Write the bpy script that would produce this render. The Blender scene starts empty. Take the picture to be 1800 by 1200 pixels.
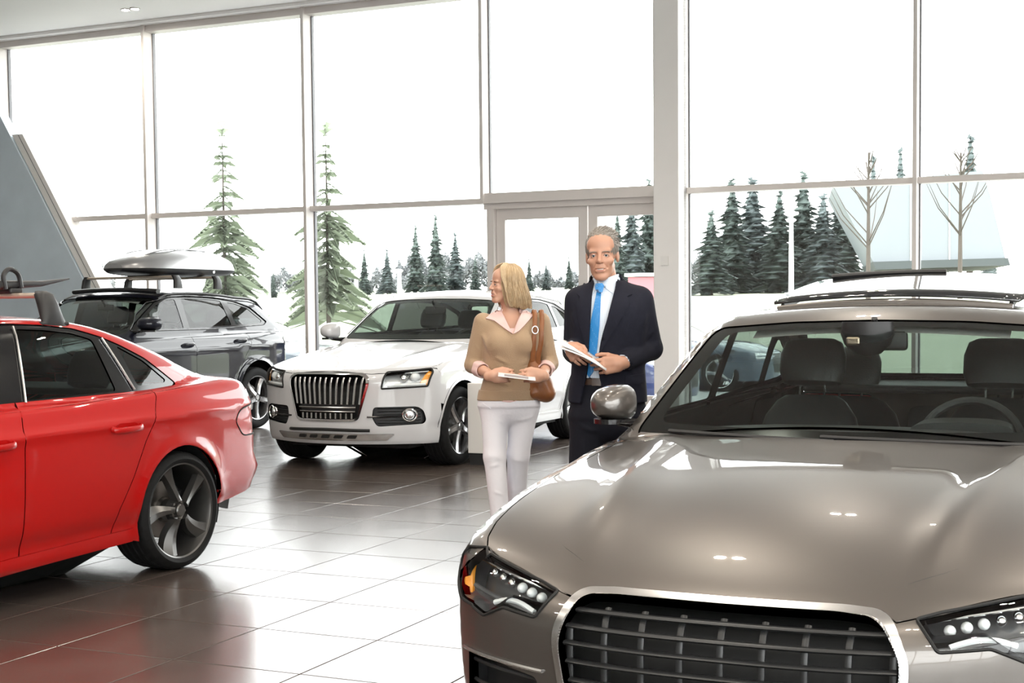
import bpy, bmesh, math, random
import numpy as np
from mathutils import Vector, Matrix
from mathutils.geometry import delaunay_2d_cdt

# ---------------------------------------------------------------- camera
F_PX = 2480.0; CAM_H = 1.44; PITCH = math.radians(3.0); ROLL = 0.0095; YH = 543.0
SHIFT_Y = (YH - 600 + F_PX * math.tan(PITCH)) / 1800.0
scene = bpy.context.scene
COL = scene.collection
cam_data = bpy.data.cameras.new('camera')
cam = bpy.data.objects.new('camera', cam_data)
COL.objects.link(cam)
cam_data.sensor_width = 36.0
cam_data.lens = F_PX / 1800.0 * 36.0
cam_data.shift_y = SHIFT_Y
cam_data.clip_start = 0.05
cam_data.clip_end = 2000
CAM_R = (Matrix.Rotation(math.pi / 2 - PITCH, 4, 'X') @ Matrix.Rotation(-ROLL, 4, 'Z'))
cam.matrix_world = Matrix.Translation((0, 0, CAM_H)) @ CAM_R
scene.camera = cam
CR = np.array(CAM_R.to_3x3())
def ray_px(x, y):
    """world direction of a pixel of the 1800x1200 frame"""
    d = np.stack([np.asarray(x, float) - 900.0, 600.0 - np.asarray(y, float) + SHIFT_Y * 1800.0,
                  np.full(np.shape(x), -F_PX)], -1)
    return d @ CR.T
def at_depth(x, y, Y):
    d = ray_px(x, y); t = Y / d[..., 1]
    return d * t[..., None] + np.array([0, 0, CAM_H])
def at_height(x, y, z):
    d = ray_px(x, y); t = (z - CAM_H) / d[..., 2]
    return d * t[..., None] + np.array([0, 0, CAM_H])
def to_px(P):
    q = (np.asarray(P, float) - np.array([0, 0, CAM_H])) @ CR
    return np.stack([900 + F_PX * q[..., 0] / -q[..., 2], 600 + SHIFT_Y * 1800 - F_PX * q[..., 1] / -q[..., 2]], -1)

# ---------------------------------------------------------------- world, exposure
world = bpy.data.worlds.new('overcast_sky'); scene.world = world
world.use_nodes = True
_bg = world.node_tree.nodes['Background']
_bg.inputs[0].default_value = (1.0, 1.0, 1.0, 1); _bg.inputs[1].default_value = 7.0
vs = scene.view_settings
vs.view_transform = 'Standard'; vs.look = 'None'; vs.gamma = 1.0; vs.exposure = 0.25
vs.use_curve_mapping = False
scene.cycles.max_bounces = 10
scene.cycles.transparent_max_bounces = 24
scene.cycles.diffuse_bounces = 4
scene.cycles.glossy_bounces = 5
scene.cycles.sample_clamp_indirect = 6.0
scene.cycles.caustics_reflective = False
scene.cycles.caustics_refractive = False

# ---------------------------------------------------------------- materials
MATS = {}
def nodes_of(m):
    return m.node_tree.nodes, m.node_tree.links
def pbr(name, col, rough=0.5, metal=0.0, coat=0.0, coat_rough=0.03, spec=0.5, noise=None, bump=None,
        emit=None, emit_s=0.0, sheen=0.0, sss=0.0, trans=0.0, ior=1.5):
    """procedural Principled material; noise=(scale, amount) varies the colour, bump=(scale, strength)"""
    if name in MATS: return MATS[name]
    m = bpy.data.materials.new(name); m.use_nodes = True
    N, L = nodes_of(m); b = N['Principled BSDF']
    b.inputs['Base Color'].default_value = (*col, 1)
    b.inputs['Roughness'].default_value = rough
    b.inputs['Metallic'].default_value = metal
    b.inputs['Specular IOR Level'].default_value = spec
    b.inputs['Coat Weight'].default_value = coat
    b.inputs['Coat Roughness'].default_value = coat_rough
    b.inputs['Sheen Weight'].default_value = sheen
    b.inputs['Transmission Weight'].default_value = trans
    b.inputs['IOR'].default_value = ior
    if sss:
        b.inputs['Subsurface Weight'].default_value = sss
        b.inputs['Subsurface Radius'].default_value = (0.012, 0.005, 0.003)
        b.inputs['Subsurface Scale'].default_value = 0.6
    if emit:
        b.inputs['Emission Color'].default_value = (*emit, 1); b.inputs['Emission Strength'].default_value = emit_s
    if noise or bump:
        tc = N.new('ShaderNodeTexCoord')
    if noise:
        n = N.new('ShaderNodeTexNoise'); n.inputs['Scale'].default_value = noise[0]; n.inputs['Detail'].default_value = 4
        L.new(tc.outputs['Object'], n.inputs['Vector'])
        mx = N.new('ShaderNodeMix'); mx.data_type = 'RGBA'
        a = noise[1]
        mx.inputs[6].default_value = (*[c * (1 - a) for c in col], 1)
        mx.inputs[7].default_value = (*[min(1, c * (1 + a)) for c in col], 1)
        L.new(n.outputs['Fac'], mx.inputs[0]); L.new(mx.outputs[2], b.inputs['Base Color'])
    if bump:
        n2 = N.new('ShaderNodeTexNoise'); n2.inputs['Scale'].default_value = bump[0]; n2.inputs['Detail'].default_value = 3
        L.new(tc.outputs['Object'], n2.inputs['Vector'])
        bp = N.new('ShaderNodeBump'); bp.inputs['Strength'].default_value = bump[1]; bp.inputs['Distance'].default_value = 0.01
        L.new(n2.outputs['Fac'], bp.inputs['Height']); L.new(bp.outputs['Normal'], b.inputs['Normal'])
    MATS[name] = m
    return m
def thin_glass(name, tint, refl=1.0, rough=0.0, ior=1.5):
    if name in MATS: return MATS[name]
    m = bpy.data.materials.new(name); m.use_nodes = True
    N, L = nodes_of(m); N.remove(N['Principled BSDF']); out = N['Material Output']
    tr = N.new('ShaderNodeBsdfTransparent'); tr.inputs[0].default_value = (*tint, 1)
    gl = N.new('ShaderNodeBsdfGlossy'); gl.inputs['Roughness'].default_value = rough
    gl.inputs['Color'].default_value = (refl, refl, refl, 1)
    lw = N.new('ShaderNodeLayerWeight'); lw.inputs['Blend'].default_value = .5     # Schlick fresnel, same from both sides
    pw = N.new('ShaderNodeMath'); pw.operation = 'POWER'; pw.inputs[1].default_value = 5.0
    fr = N.new('ShaderNodeMath'); fr.operation = 'MULTIPLY_ADD'; f0 = ((ior - 1) / (ior + 1)) ** 2
    fr.inputs[1].default_value = 1 - f0; fr.inputs[2].default_value = f0
    L.new(lw.outputs['Facing'], pw.inputs[0]); L.new(pw.outputs[0], fr.inputs[0])
    mx = N.new('ShaderNodeMixShader')
    L.new(fr.outputs[0], mx.inputs[0]); L.new(tr.outputs[0], mx.inputs[1]); L.new(gl.outputs[0], mx.inputs[2])
    L.new(mx.outputs[0], out.inputs['Surface'])
    MATS[name] = m
    return m

# ---------------------------------------------------------------- mesh helpers
def link_mesh(name, V, F, mat=None, parent=None, smooth=False, normals=None, auto=None):
    me = bpy.data.meshes.new(name)
    me.from_pydata([tuple(v) for v in V], [], [tuple(int(i) for i in f) for f in F])
    me.update()
    if smooth:
        me.polygons.foreach_set('use_smooth', [True] * len(me.polygons))
        if auto is not None: me.set_sharp_from_angle(angle=math.radians(auto))
    if normals is not None:
        me.normals_split_custom_set_from_vertices([tuple(n) for n in normals])
    o = bpy.data.objects.new(name, me); COL.objects.link(o)
    if mat is not None:
        for q in (mat if isinstance(mat, (list, tuple)) else [mat]): me.materials.append(q)
    if parent is not None: o.parent = parent
    return o
def tag(o, label=None, cat=None, group=None, kind=None):
    if label: o['label'] = label
    if cat: o['category'] = cat
    if group: o['group'] = group
    if kind: o['kind'] = kind
    return o
def thing(name, label, cat, loc=(0, 0, 0), rz=0.0, group=None):
    o = bpy.data.objects.new(name, None); COL.objects.link(o)
    o.location = loc; o.rotation_euler = (0, 0, rz); o.empty_display_size = 0.2
    return tag(o, label, cat, group)
class MB:
    """collects simple shapes into one mesh"""
    def __init__(s): s.V = []; s.F = []
    def add(s, V, F):
        b = len(s.V); s.V += [tuple(v) for v in V]; s.F += [tuple(i + b for i in f) for f in F]; return s
    def box(s, c, d, R=None):
        V = np.array([[x, y, z] for x in (-.5, .5) for y in (-.5, .5) for z in (-.5, .5)]) * np.array(d)
        if R is not None: V = V @ np.array(R).T
        return s.add(V + np.array(c), [(0, 1, 3, 2), (4, 6, 7, 5), (0, 4, 5, 1), (2, 3, 7, 6), (0, 2, 6, 4), (1, 5, 7, 3)])
    def rbox(s, c, d, r=0.01, R=None, n=2):
        """box with rounded edges (spherical corners pushed out)"""
        bm = bmesh.new(); bmesh.ops.create_cube(bm, size=1)
        for v in bm.verts: v.co = Vector([v.co[i] * d[i] for i in range(3)])
        bmesh.ops.bevel(bm, geom=bm.edges[:], offset=min(r, min(d) * .49), segments=n, affect='EDGES', profile=.5)
        V = np.array([v.co[:] for v in bm.verts]); F = [[v.index for v in f.verts] for f in bm.faces]
        bm.free()
        if R is not None: V = V @ np.array(R).T
        return s.add(V + np.array(c), F)
    def tube(s, pts, r, n=8, caps=True, ry=None, up=(0, 0, 1), closed=False):
        V, F = sweep(pts, r, n, caps, ry, up, closed); return s.add(V, F)
    def prism(s, poly, z0, z1):
        n = len(poly)
        V = [(*p, z0) for p in poly] + [(*p, z1) for p in poly]
        F = [tuple(range(n))[::-1], tuple(range(n, 2 * n))] + [(i, (i + 1) % n, n + (i + 1) % n, n + i) for i in range(n)]
        return s.add(V, F)
    def lathe(s, prof, n=32, M=None):
        V, F = lathe(prof, n)
        if M is not None: V = V @ np.array(M)[:3, :3].T + np.array(M)[:3, 3]
        return s.add(V, F)
    def build(s, name, mat, parent=None, smooth=False, auto=40):
        return link_mesh(name, s.V, s.F, mat, parent, smooth, None, auto if smooth else None)
def unit(v):
    v = np.asarray(v, float); return v / (np.linalg.norm(v, axis=-1, keepdims=True) + 1e-12)
def sweep(pts, r, n=8, caps=True, ry=None, up=(0, 0, 1), closed=False):
    """elliptic tube along pts; r (across) and ry (along up) scalar or per point"""
    P = np.asarray(pts, float); m = len(P)
    if closed: T = np.roll(P, -1, 0) - np.roll(P, 1, 0)
    else: T = np.gradient(P, axis=0)
    T = unit(T)
    r = np.broadcast_to(np.asarray(r, float), (m,)); ry = r if ry is None else np.broadcast_to(np.asarray(ry, float), (m,))
    U = np.broadcast_to(np.asarray(up, float), P.shape)
    S = np.cross(T, U); bad = np.linalg.norm(S, axis=1) < 1e-4
    if bad.any(): S[bad] = np.cross(T[bad], np.array([0, 1, .01]))
    S = unit(S); W = np.cross(S, T)
    a = np.arange(n) * 2 * math.pi / n
    V = (P[:, None] + S[:, None] * (np.cos(a)[None, :, None] * r[:, None, None]) + W[:, None] * (np.sin(a)[None, :, None] * ry[:, None, None])).reshape(-1, 3)
    F = []
    for i in range(m if closed else m - 1):
        j = (i + 1) % m
        F += [(i * n + k, i * n + (k + 1) % n, j * n + (k + 1) % n, j * n + k) for k in range(n)]
    if caps and not closed:
        F += [tuple(range(n))[::-1], tuple((m - 1) * n + k for k in range(n))]
    return V, F
def lathe(prof, n=32):
    """profile (r, z) around the z axis"""
    prof = np.asarray(prof, float); m = len(prof); a = np.arange(n) * 2 * math.pi / n
    V = np.stack([prof[:, 0, None] * np.cos(a), prof[:, 0, None] * np.sin(a), np.repeat(prof[:, 1, None], n, 1)], -1).reshape(-1, 3)
    F = [(i * n + k, i * n + (k + 1) % n, (i + 1) * n + (k + 1) % n, (i + 1) * n + k) for i in range(m - 1) for k in range(n)]
    return V, F
def copy_tree(o, parent=None):
    c = o.copy(); COL.objects.link(c); c.parent = parent
    for ch in list(o.children): copy_tree(ch, c)
    return c
def crom(pts, n=8, closed=False):
    """Catmull-Rom curve through points"""
    P = np.asarray(pts, float)
    if closed: Q = np.vstack([P[-1], P, P[0], P[1]])
    else: Q = np.vstack([2 * P[0] - P[1], P, 2 * P[-1] - P[-2]])
    out = []
    for i in range(1, len(Q) - 2):
        p0, p1, p2, p3 = Q[i - 1:i + 3]
        for t in np.arange(n) / n:
            out.append(.5 * (2 * p1 + (p2 - p0) * t + (2 * p0 - 5 * p1 + 4 * p2 - p3) * t * t + (3 * p1 - p0 - 3 * p2 + p3) * t ** 3))
    if not closed: out.append(P[-1])
    return np.array(out)
def fillet(pts, r=0.0, n=5):
    """polygon with rounded corners; a third value in a point is its own radius"""
    P = [np.array(p[:2], float) for p in pts]; R = [p[2] if len(p) > 2 else r for p in pts]
    out = []
    m = len(P)
    for i in range(m):
        a, b, c = P[i - 1], P[i], P[(i + 1) % m]
        u, v = a - b, c - b; lu, lv = np.linalg.norm(u), np.linalg.norm(v)
        if R[i] <= 1e-6 or lu < 1e-6 or lv < 1e-6: out.append(b); continue
        u /= lu; v /= lv
        t = min(R[i], lu * .49, lv * .49)
        p0, p2 = b + u * t, b + v * t
        for k in range(n + 1):
            s = k / n; out.append((1 - s) ** 2 * p0 + 2 * s * (1 - s) * b + s * s * p2)
    return np.array(out)
def resample(poly, step, closed=True):
    P = np.asarray(poly, float); Q = np.vstack([P, P[:1]]) if closed else P
    out = []
    for a, b in zip(Q[:-1], Q[1:]):
        d = np.linalg.norm(b - a)
        if d < 1e-7: continue
        k = max(1, int(math.ceil(d / step)))
        out += [a + (b - a) * j / k for j in range(k)]
    if not closed: out.append(Q[-1])
    return np.array(out)
def inside(pts, poly):
    x, y = pts[:, 0], pts[:, 1]; r = np.zeros(len(pts), bool)
    A = np.asarray(poly); B = np.roll(A, -1, 0)
    for (x1, y1), (x2, y2) in zip(A, B):
        if y1 == y2: continue
        c = ((y1 > y) != (y2 > y)) & (x < (x2 - x1) * (y - y1) / (y2 - y1) + x1); r ^= c
    return r
def seg_dist(pts, poly):
    A = np.asarray(poly); B = np.roll(A, -1, 0); d = np.full(len(pts), 1e9)
    for a, b in zip(A, B):
        ab = b - a; t = np.clip(((pts - a) @ ab) / (ab @ ab + 1e-12), 0, 1)
        d = np.minimum(d, np.linalg.norm(pts - a - t[:, None] * ab, axis=1))
    return d
def fill2d(outline, holes=(), g=0.03):
    """dense triangulation of a polygon with holes; returns points, triangles, boundary loops"""
    loops = [resample(outline, g)] + [resample(h, g * .8) for h in holes]
    lo, hi = loops[0].min(0), loops[0].max(0)
    nx, ny = max(1, int((hi[0] - lo[0]) / g)), max(1, int((hi[1] - lo[1]) / (g * .9)))
    gx, gy = np.meshgrid(np.arange(nx + 2), np.arange(ny + 2))
    pts = np.stack([lo[0] + (gx + (gy % 2) * .5 - .25) * g, lo[1] + gy * g * .9], -1).reshape(-1, 2)
    keep = inside(pts, loops[0])
    for h in loops[1:]: keep &= ~inside(pts, h)
    pts = pts[keep]
    if len(pts):
        k2 = np.ones(len(pts), bool)
        for l in loops: k2 &= seg_dist(pts, l) > g * .45
        pts = pts[k2]
    P = np.vstack(loops + [pts]) if len(pts) else np.vstack(loops)
    E = []; idx = []; b = 0
    for l in loops:
        n = len(l); E += [(b + i, b + (i + 1) % n) for i in range(n)]; idx.append(list(range(b, b + n))); b += n
    vo, eo, fo, ov, oe, of = delaunay_2d_cdt([Vector(p) for p in P], E, [], 0, 1e-7)
    V2 = np.array([v[:] for v in vo]); T = np.array([f[:3] for f in fo if len(f) == 3])
    c = V2[T].mean(1); k = inside(c, loops[0])
    for h in loops[1:]: k &= ~inside(c, h)
    T = T[k]
    a, b2, c2 = V2[T[:, 0]], V2[T[:, 1]], V2[T[:, 2]]
    s = (b2[:, 0] - a[:, 0]) * (c2[:, 1] - a[:, 1]) - (b2[:, 1] - a[:, 1]) * (c2[:, 0] - a[:, 0])
    T[s < 0] = T[s < 0][:, ::-1]
    T = T[np.abs(s) > 1e-10]
    inv = {}
    for i, o in enumerate(ov):
        for q in o: inv[q] = i
    idx = [[inv.get(i, i) for i in l] for l in idx]
    return V2, T, idx
def spl(xs, ys):
    """natural cubic spline, clamped flat outside"""
    xs = np.asarray(xs, float); ys = np.asarray(ys, float); n = len(xs); h = np.diff(xs)
    A = np.eye(n); r = np.zeros(n)
    for i in range(1, n - 1):
        A[i, i - 1] = h[i - 1]; A[i, i] = 2 * (h[i - 1] + h[i]); A[i, i + 1] = h[i]
        r[i] = 6 * ((ys[i + 1] - ys[i]) / h[i] - (ys[i] - ys[i - 1]) / h[i - 1])
    M = np.linalg.solve(A, r)
    def f(x):
        x = np.clip(np.asarray(x, float), xs[0], xs[-1]); i = np.clip(np.searchsorted(xs, x) - 1, 0, n - 2)
        t0 = x - xs[i]; t1 = xs[i + 1] - x; hh = h[i]
        return (M[i] * t1 ** 3 + M[i + 1] * t0 ** 3) / (6 * hh) + (ys[i] / hh - M[i] * hh / 6) * t1 + (ys[i + 1] / hh - M[i + 1] * hh / 6) * t0
    return f
def lin(xs, ys): return lambda x: np.interp(x, xs, ys)
def smax(a, b, k):
    h = np.maximum(k - np.abs(a - b), 0) / k
    return np.maximum(a, b) + h * h * h * k / 6
def smin(a, b, k): return -smax(-a, -b, k)
def sstep(a, b, x):
    t = np.clip((x - a) / (b - a), 0, 1); return t * t * (3 - 2 * t)
def surface_nets(f, lo, hi, h):
    """mesh of f=0 (f<0 inside) on a grid, with gradient normals"""
    lo = np.array(lo, float); hi = np.array(hi, float)
    n = np.ceil((hi - lo) / h).astype(int) + 1
    ax = [lo[i] + np.arange(n[i]) * h for i in range(3)]
    G = np.stack(np.meshgrid(*ax, indexing='ij'), -1).reshape(-1, 3)
    q = 5; nc = (n + q - 1) // q                       # coarse pass: only blocks near the surface are sampled finely
    cen = np.stack(np.meshgrid(*[lo[i] + (np.arange(nc[i]) * q + (q - 1) / 2) * h for i in range(3)], indexing='ij'), -1)
    Dc = f(cen.reshape(-1, 3)).reshape(nc)
    near = np.abs(Dc) < q * h * 1.45 + .012
    up = lambda A: A.repeat(q, 0).repeat(q, 1).repeat(q, 2)[:n[0], :n[1], :n[2]]
    D = up(Dc).copy().reshape(-1); k = up(near).reshape(-1)
    D[k] = f(G[k]); D = D.reshape(n)
    s = D < 0
    c = np.zeros(n - 1, int)
    corners = [(i, j, k) for i in (0, 1) for j in (0, 1) for k in (0, 1)]
    sl = lambda i, j, k: (slice(i, n[0] - 1 + i), slice(j, n[1] - 1 + j), slice(k, n[2] - 1 + k))
    for q in corners: c += s[sl(*q)]
    act = (c > 0) & (c < 8); ids = np.full(act.shape, -1); A = np.argwhere(act); ids[act] = np.arange(len(A))
    acc = np.zeros((len(A), 3)); cnt = np.zeros(len(A))
    for q in corners:
        for a in range(3):
            if q[a]: continue
            r = list(q); r[a] = 1
            d0 = D[tuple((A + q).T)]; d1 = D[tuple((A + r).T)]
            m = (d0 < 0) != (d1 < 0)
            t = d0[m] / (d0[m] - d1[m])
            p = (A[m] + np.array(q)).astype(float); p[:, a] += t
            acc[m] += p; cnt[m] += 1
    V = lo + acc / cnt[:, None] * h
    F = []
    for a in range(3):
        b, c2 = (a + 1) % 3, (a + 2) % 3
        m = [slice(0, n[i]) for i in range(3)]
        s0 = np.take(s, range(0, n[a] - 1), a); s1 = np.take(s, range(1, n[a]), a)
        E = np.argwhere(s0 != s1)
        E = E[(E[:, b] > 0) & (E[:, c2] > 0) & (E[:, b] < n[b] - 1) & (E[:, c2] < n[c2] - 1)]
        eb = np.zeros(3, int); eb[b] = 1; ec = np.zeros(3, int); ec[c2] = 1
        q = np.stack([ids[tuple((E - eb - ec).T)], ids[tuple((E - ec).T)], ids[tuple(E.T)], ids[tuple((E - eb).T)]], -1)
        fl = ~s[tuple(E.T)]
        q[fl] = q[fl][:, ::-1]
        F.append(q)
    F = np.vstack(F); F = F[(F >= 0).all(1)]
    for _ in range(2):   # pull onto the surface
        e = h * .25
        g = np.stack([f(V + np.eye(3)[i] * e) - f(V - np.eye(3)[i] * e) for i in range(3)], -1) / (2 * e)
        gl = (g * g).sum(1); st = f(V) / np.maximum(gl, .25); V = V - g * np.clip(st, -h * .5, h * .5)[:, None]
    return V, F
# ================================================================ the showroom
PHI = math.radians(24.3)
EU = np.array([math.cos(PHI), -math.sin(PHI), 0]); EV = np.array([math.sin(PHI), math.cos(PHI), 0]); EZ = np.array([0, 0, 1.])
RZ_GRID = -PHI                                   # rotation of the u,v frame about z
V_WALL = 18.04; CEIL = 5.92; TRANS = 2.95
U_L, U_R, V_B = -21.0, 11.5, -9.0
def uvz(u, v, z=0.0): return EU * u + EV * v + EZ * z
def px_on_v(x, y, v=V_WALL):
    """pixel -> (u, z) on the vertical plane at distance v"""
    d = ray_px(np.asarray(x, float), np.asarray(y, float)); t = v / (d @ EV)
    P = d * t[..., None]
    return np.stack([P @ EU, P[..., 2] + CAM_H], -1)
RG = np.stack([EU, EV, EZ], 1)                    # columns: u, v, z axes

m_frame = pbr('window_frame_paint', (.66, .615, .585), .45, noise=(3, .03))
m_wall = pbr('warm_white_paint', (.76, .74, .71), .75, noise=(2, .02))
m_ceil = pbr('ceiling_paint', (.86, .85, .83), .85, noise=(1.5, .015))
m_column = pbr('column_paint', (.80, .775, .75), .6, noise=(2.5, .03))
m_plaster = pbr('grey_blue_plaster', (.56, .64, .70), .6, noise=(2.2, .14), bump=(6, .25))
m_gasket = pbr('dark_gasket', (.16, .16, .17), .5)
m_pane = thin_glass('window_glass', (.975, .99, .985), 1.0)
m_grout = pbr('tile_grout', (.24, .22, .205), .7, noise=(20, .1))

def tile_mat():
    m = bpy.data.materials.new('brown_stone_tile'); m.use_nodes = True
    N, L = nodes_of(m); b = N['Principled BSDF']
    tc = N.new('ShaderNodeTexCoord'); oi = N.new('ShaderNodeObjectInfo')
    ad = N.new('ShaderNodeVectorMath'); ad.operation = 'ADD'
    L.new(tc.outputs['Object'], ad.inputs[0]); L.new(oi.outputs['Location'], ad.inputs[1])
    n = N.new('ShaderNodeTexNoise'); n.inputs['Scale'].default_value = 2.2; n.inputs['Detail'].default_value = 6; n.inputs['Roughness'].default_value = .6
    L.new(ad.outputs[0], n.inputs['Vector'])
    r = N.new('ShaderNodeValToRGB'); r.color_ramp.elements[0].position = .3; r.color_ramp.elements[1].position = .75
    r.color_ramp.elements[0].color = (.060, .047, .041, 1); r.color_ramp.elements[1].color = (.088, .071, .062, 1)
    L.new(n.outputs['Fac'], r.inputs[0]); L.new(r.outputs[0], b.inputs['Base Color'])
    mr = N.new('ShaderNodeMapRange'); mr.inputs['To Min'].default_value = .19; mr.inputs['To Max'].default_value = .28
    L.new(n.outputs['Fac'], mr.inputs['Value']); L.new(mr.outputs[0], b.inputs['Roughness'])
    n2 = N.new('ShaderNodeTexNoise'); n2.inputs['Scale'].default_value = 9; n2.inputs['Detail'].default_value = 2
    L.new(ad.outputs[0], n2.inputs['Vector'])
    bp = N.new('ShaderNodeBump'); bp.inputs['Strength'].default_value = .05; bp.inputs['Distance'].default_value = .004
    L.new(n2.outputs['Fac'], bp.inputs['Height']); L.new(bp.outputs['Normal'], b.inputs['Normal'])
    b.inputs['Specular IOR Level'].default_value = 1.0
    return m
m_tile = tile_mat()

# ---- floor: slab and tiles
TS = 0.618; A0 = -2.9814 * CAM_H; B0 = 4.9781 * CAM_H
fl = MB().box(uvz((U_L + U_R) / 2, (V_B + V_WALL) / 2, -.156), (U_R - U_L + .5, V_WALL - V_B + .5, .3), RG).build('floor', m_grout)
tag(fl, 'dark brown stone tiled showroom floor reflecting the windows', 'floor', kind='structure')
def tile_geo(c):
    h = TS / 2 - .0022; ch = .0025
    V = [(sx * a, sy * a, z) for a, z in ((h, -.007), (h, -ch * .6), (h - ch, 0)) for sx, sy in ((-1, -1), (1, -1), (1, 1), (-1, 1))]
    F = [(8, 9, 10, 11)] + [(r * 4 + k, r * 4 + (k + 1) % 4, r * 4 + 4 + (k + 1) % 4, r * 4 + 4 + k) for r in (0, 1) for k in range(4)]
    return np.array(V), F
tv, tf = tile_geo(0)
tme = bpy.data.meshes.new('tile'); tme.from_pydata([tuple(v) for v in tv], [], tf); tme.materials.append(m_tile)
cells = []
for i in range(-40, 60):
    for j in range(-60, 60):
        u = A0 + (i + .5) * TS; v = B0 + (j + .5) * TS
        if U_L < u - TS / 2 and u + TS / 2 < U_R and V_B < v - TS / 2 and v + TS / 2 < V_WALL - .05: cells.append((u, v))
def tile_show(c):
    P = uvz(*c); p = to_px(P)
    if P[1] < 3 or not (-60 < p[0] < 1080 and p[1] < 1260): return 1e9
    return P[1]
order = sorted(cells, key=tile_show)
for u, v in order[:300]:
    o = bpy.data.objects.new('tile', tme); COL.objects.link(o); o.parent = fl
    o.location = uvz(u, v, 0); o.rotation_euler = (0, 0, RZ_GRID)
mb = MB()
for u, v in order[300:]: mb.add(tv @ RG.T + uvz(u, v, 0), tf)
tag(mb.build('tile', m_tile, fl), kind='stuff')

# ---- ceiling, side walls (room continues behind the camera)
o = MB().box(uvz((U_L + U_R) / 2, (V_B + V_WALL) / 2, CEIL + .15), (U_R - U_L + .6, V_WALL - V_B + .6, .3), RG).build('ceiling', m_ceil)
tag(o, 'smooth off-white showroom ceiling', 'ceiling', kind='structure')
# ---- glazing helpers
def glazing(name, u0, u1, v, zs, label, axis='v', depth=.25, cap=.05, jamb=True):
    """one bay: post at its left edge, transoms, and panes; axis v = facing the camera wall"""
    def P(u, w, z): return uvz(u, w, z) if axis == 'v' else uvz(w, u, z)
    def B(mb, a, b, z0, z1, d0, d1):
        c = P((a + b) / 2, (d0 + d1) / 2, (z0 + z1) / 2)
        D = (b - a, d1 - d0, z1 - z0) if axis == 'v' else (d1 - d0, b - a, z1 - z0)
        mb.box(c, D, RG)
    s = -1 if axis == 'v' else -1
    f = MB()
    if jamb: B(f, u0, u0 + cap, zs[0], zs[-1], v - depth, v + .03)
    for k, z in enumerate(zs):
        hh = .075 if 0 < k < len(zs) - 1 else .14
        z0 = z - hh / 2 if 0 < k < len(zs) - 1 else (z if k == 0 else z - hh)
        dd = depth * (.55 if 0 < k < len(zs) - 1 else .8)
        B(f, u0 + (cap if jamb else 0), u1, z0, z0 + hh, v - dd, v + .03)
    fo = f.build(name, m_frame); tag(fo, label, 'window', kind='structure')
    for k in range(len(zs) - 1):
        p = MB(); B(p, u0 + .01, u1 + .01, zs[k] + .03, zs[k + 1] - .03, v - .006, v + .006)
        p.build('pane', m_pane, fo)
        g = MB(); B(g, u0 + cap, u0 + cap + .018, zs[k] + .02, zs[k + 1] - .03, v - .04, v + .02)
        g.build('gasket', m_gasket, fo)
    return fo
UM = [float(px_on_v(x, y)[0]) for x, y in ((16, 240), (272.5, 385), (549, 370), (857, 355))]
U_COL0 = float(px_on_v(1168, 340)[0]); U_COL1 = float(px_on_v(1212, 338)[0]); U_M5 = float(px_on_v(1609, 322)[0])
names = ['far left clerestory bay beside the slanted grey wall', 'tall window bay right of the slanted wall',
         'tall window bay with the first spruce behind it', 'tall window bay behind the white car']
UL0 = UM[0] - 3.0
glazing('window_1', UL0, UM[0], V_WALL, (0, TRANS, CEIL), 'narrow window bay at the left edge above the grey wall')
for k in range(3):
    glazing('window_%d' % (k + 2), UM[k], UM[k + 1], V_WALL, (0, TRANS, CEIL), names[k + 1])
glazing('window_5', UM[3], U_COL0 + .05, V_WALL, (TRANS - .04, CEIL), 'large fixed pane above the glass double door')
glazing('window_6', U_COL1 - .05, U_M5, V_WALL, (0, TRANS + .02, CEIL), 'wide window bay right of the white column')
glazing('window_7', U_M5, U_M5 + 3.9, V_WALL, (0, TRANS + .02, CEIL), 'window bay at the right edge behind the grey car')
o = MB().box(uvz((U_M5 + 3.95 + U_R) / 2, V_WALL, CEIL / 2), (U_R - U_M5 - 3.95, .25, CEIL - .02), RG).build('wall_front_right', m_wall)
tag(o, 'warm white wall continuing right of the glass front', 'wall', kind='structure')
for k in range(3):
    glazing('window_%d' % (k + 11), UL0 - 3 * (k + 1), UL0 - 3 * k, V_WALL, (0, TRANS, CEIL), 'window bay farther left along the glass front, %s from the slanted wall' % ['first', 'second', 'third'][k]) if UL0 - 3 * (k + 1) > U_L else None
# side walls glazed in their rear stretch, solid rear wall
words8 = ['first', 'second', 'third', 'fourth', 'fifth', 'sixth', 'seventh', 'eighth']
def side_wall(name, u, v1, n0, side):
    o = MB().box(uvz(u, (v1 + V_WALL) / 2, CEIL / 2 - .02), (.2, V_WALL - v1 + .2, CEIL - .02), RG).build(name, m_wall)
    tag(o, 'plain warm white wall at the far %s of the showroom' % side, 'wall', kind='structure')
    nb = 5; w = (v1 - V_B) / nb
    for k in range(nb): glazing('window_%d' % (k + n0), V_B + k * w, V_B + (k + 1) * w, u, (0, TRANS, CEIL), 'tall bay of the glazed %s side, %s from the rear' % (side, words8[k]), axis='u', depth=.1)
o = MB().box(uvz(U_L - .1, (V_B + V_WALL) / 2, CEIL / 2 - .02), (.2, V_WALL - V_B + .4, CEIL - .02), RG).build('wall_left', m_wall)
tag(o, 'plain warm white wall at the far left of the showroom', 'wall', kind='structure')
side_wall('wall_right', U_R, 7.5, 30, 'right')
UG0 = -1.5; nb2 = 4; w2 = (U_R - .2 - UG0) / nb2
for k in range(nb2): glazing('window_%d' % (k + 24), UG0 + k * w2, UG0 + (k + 1) * w2, V_B, (0, TRANS, CEIL), 'tall bay of the glazed rear corner, %s from the left' % words8[k], depth=.1)
o = MB().box(uvz((U_L + UG0) / 2, V_B - .1, CEIL / 2), (UG0 - U_L, .25, CEIL - .02), RG).build('wall_back', m_wall)
tag(o, 'plain warm white rear wall of the showroom', 'wall', kind='structure')

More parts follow.
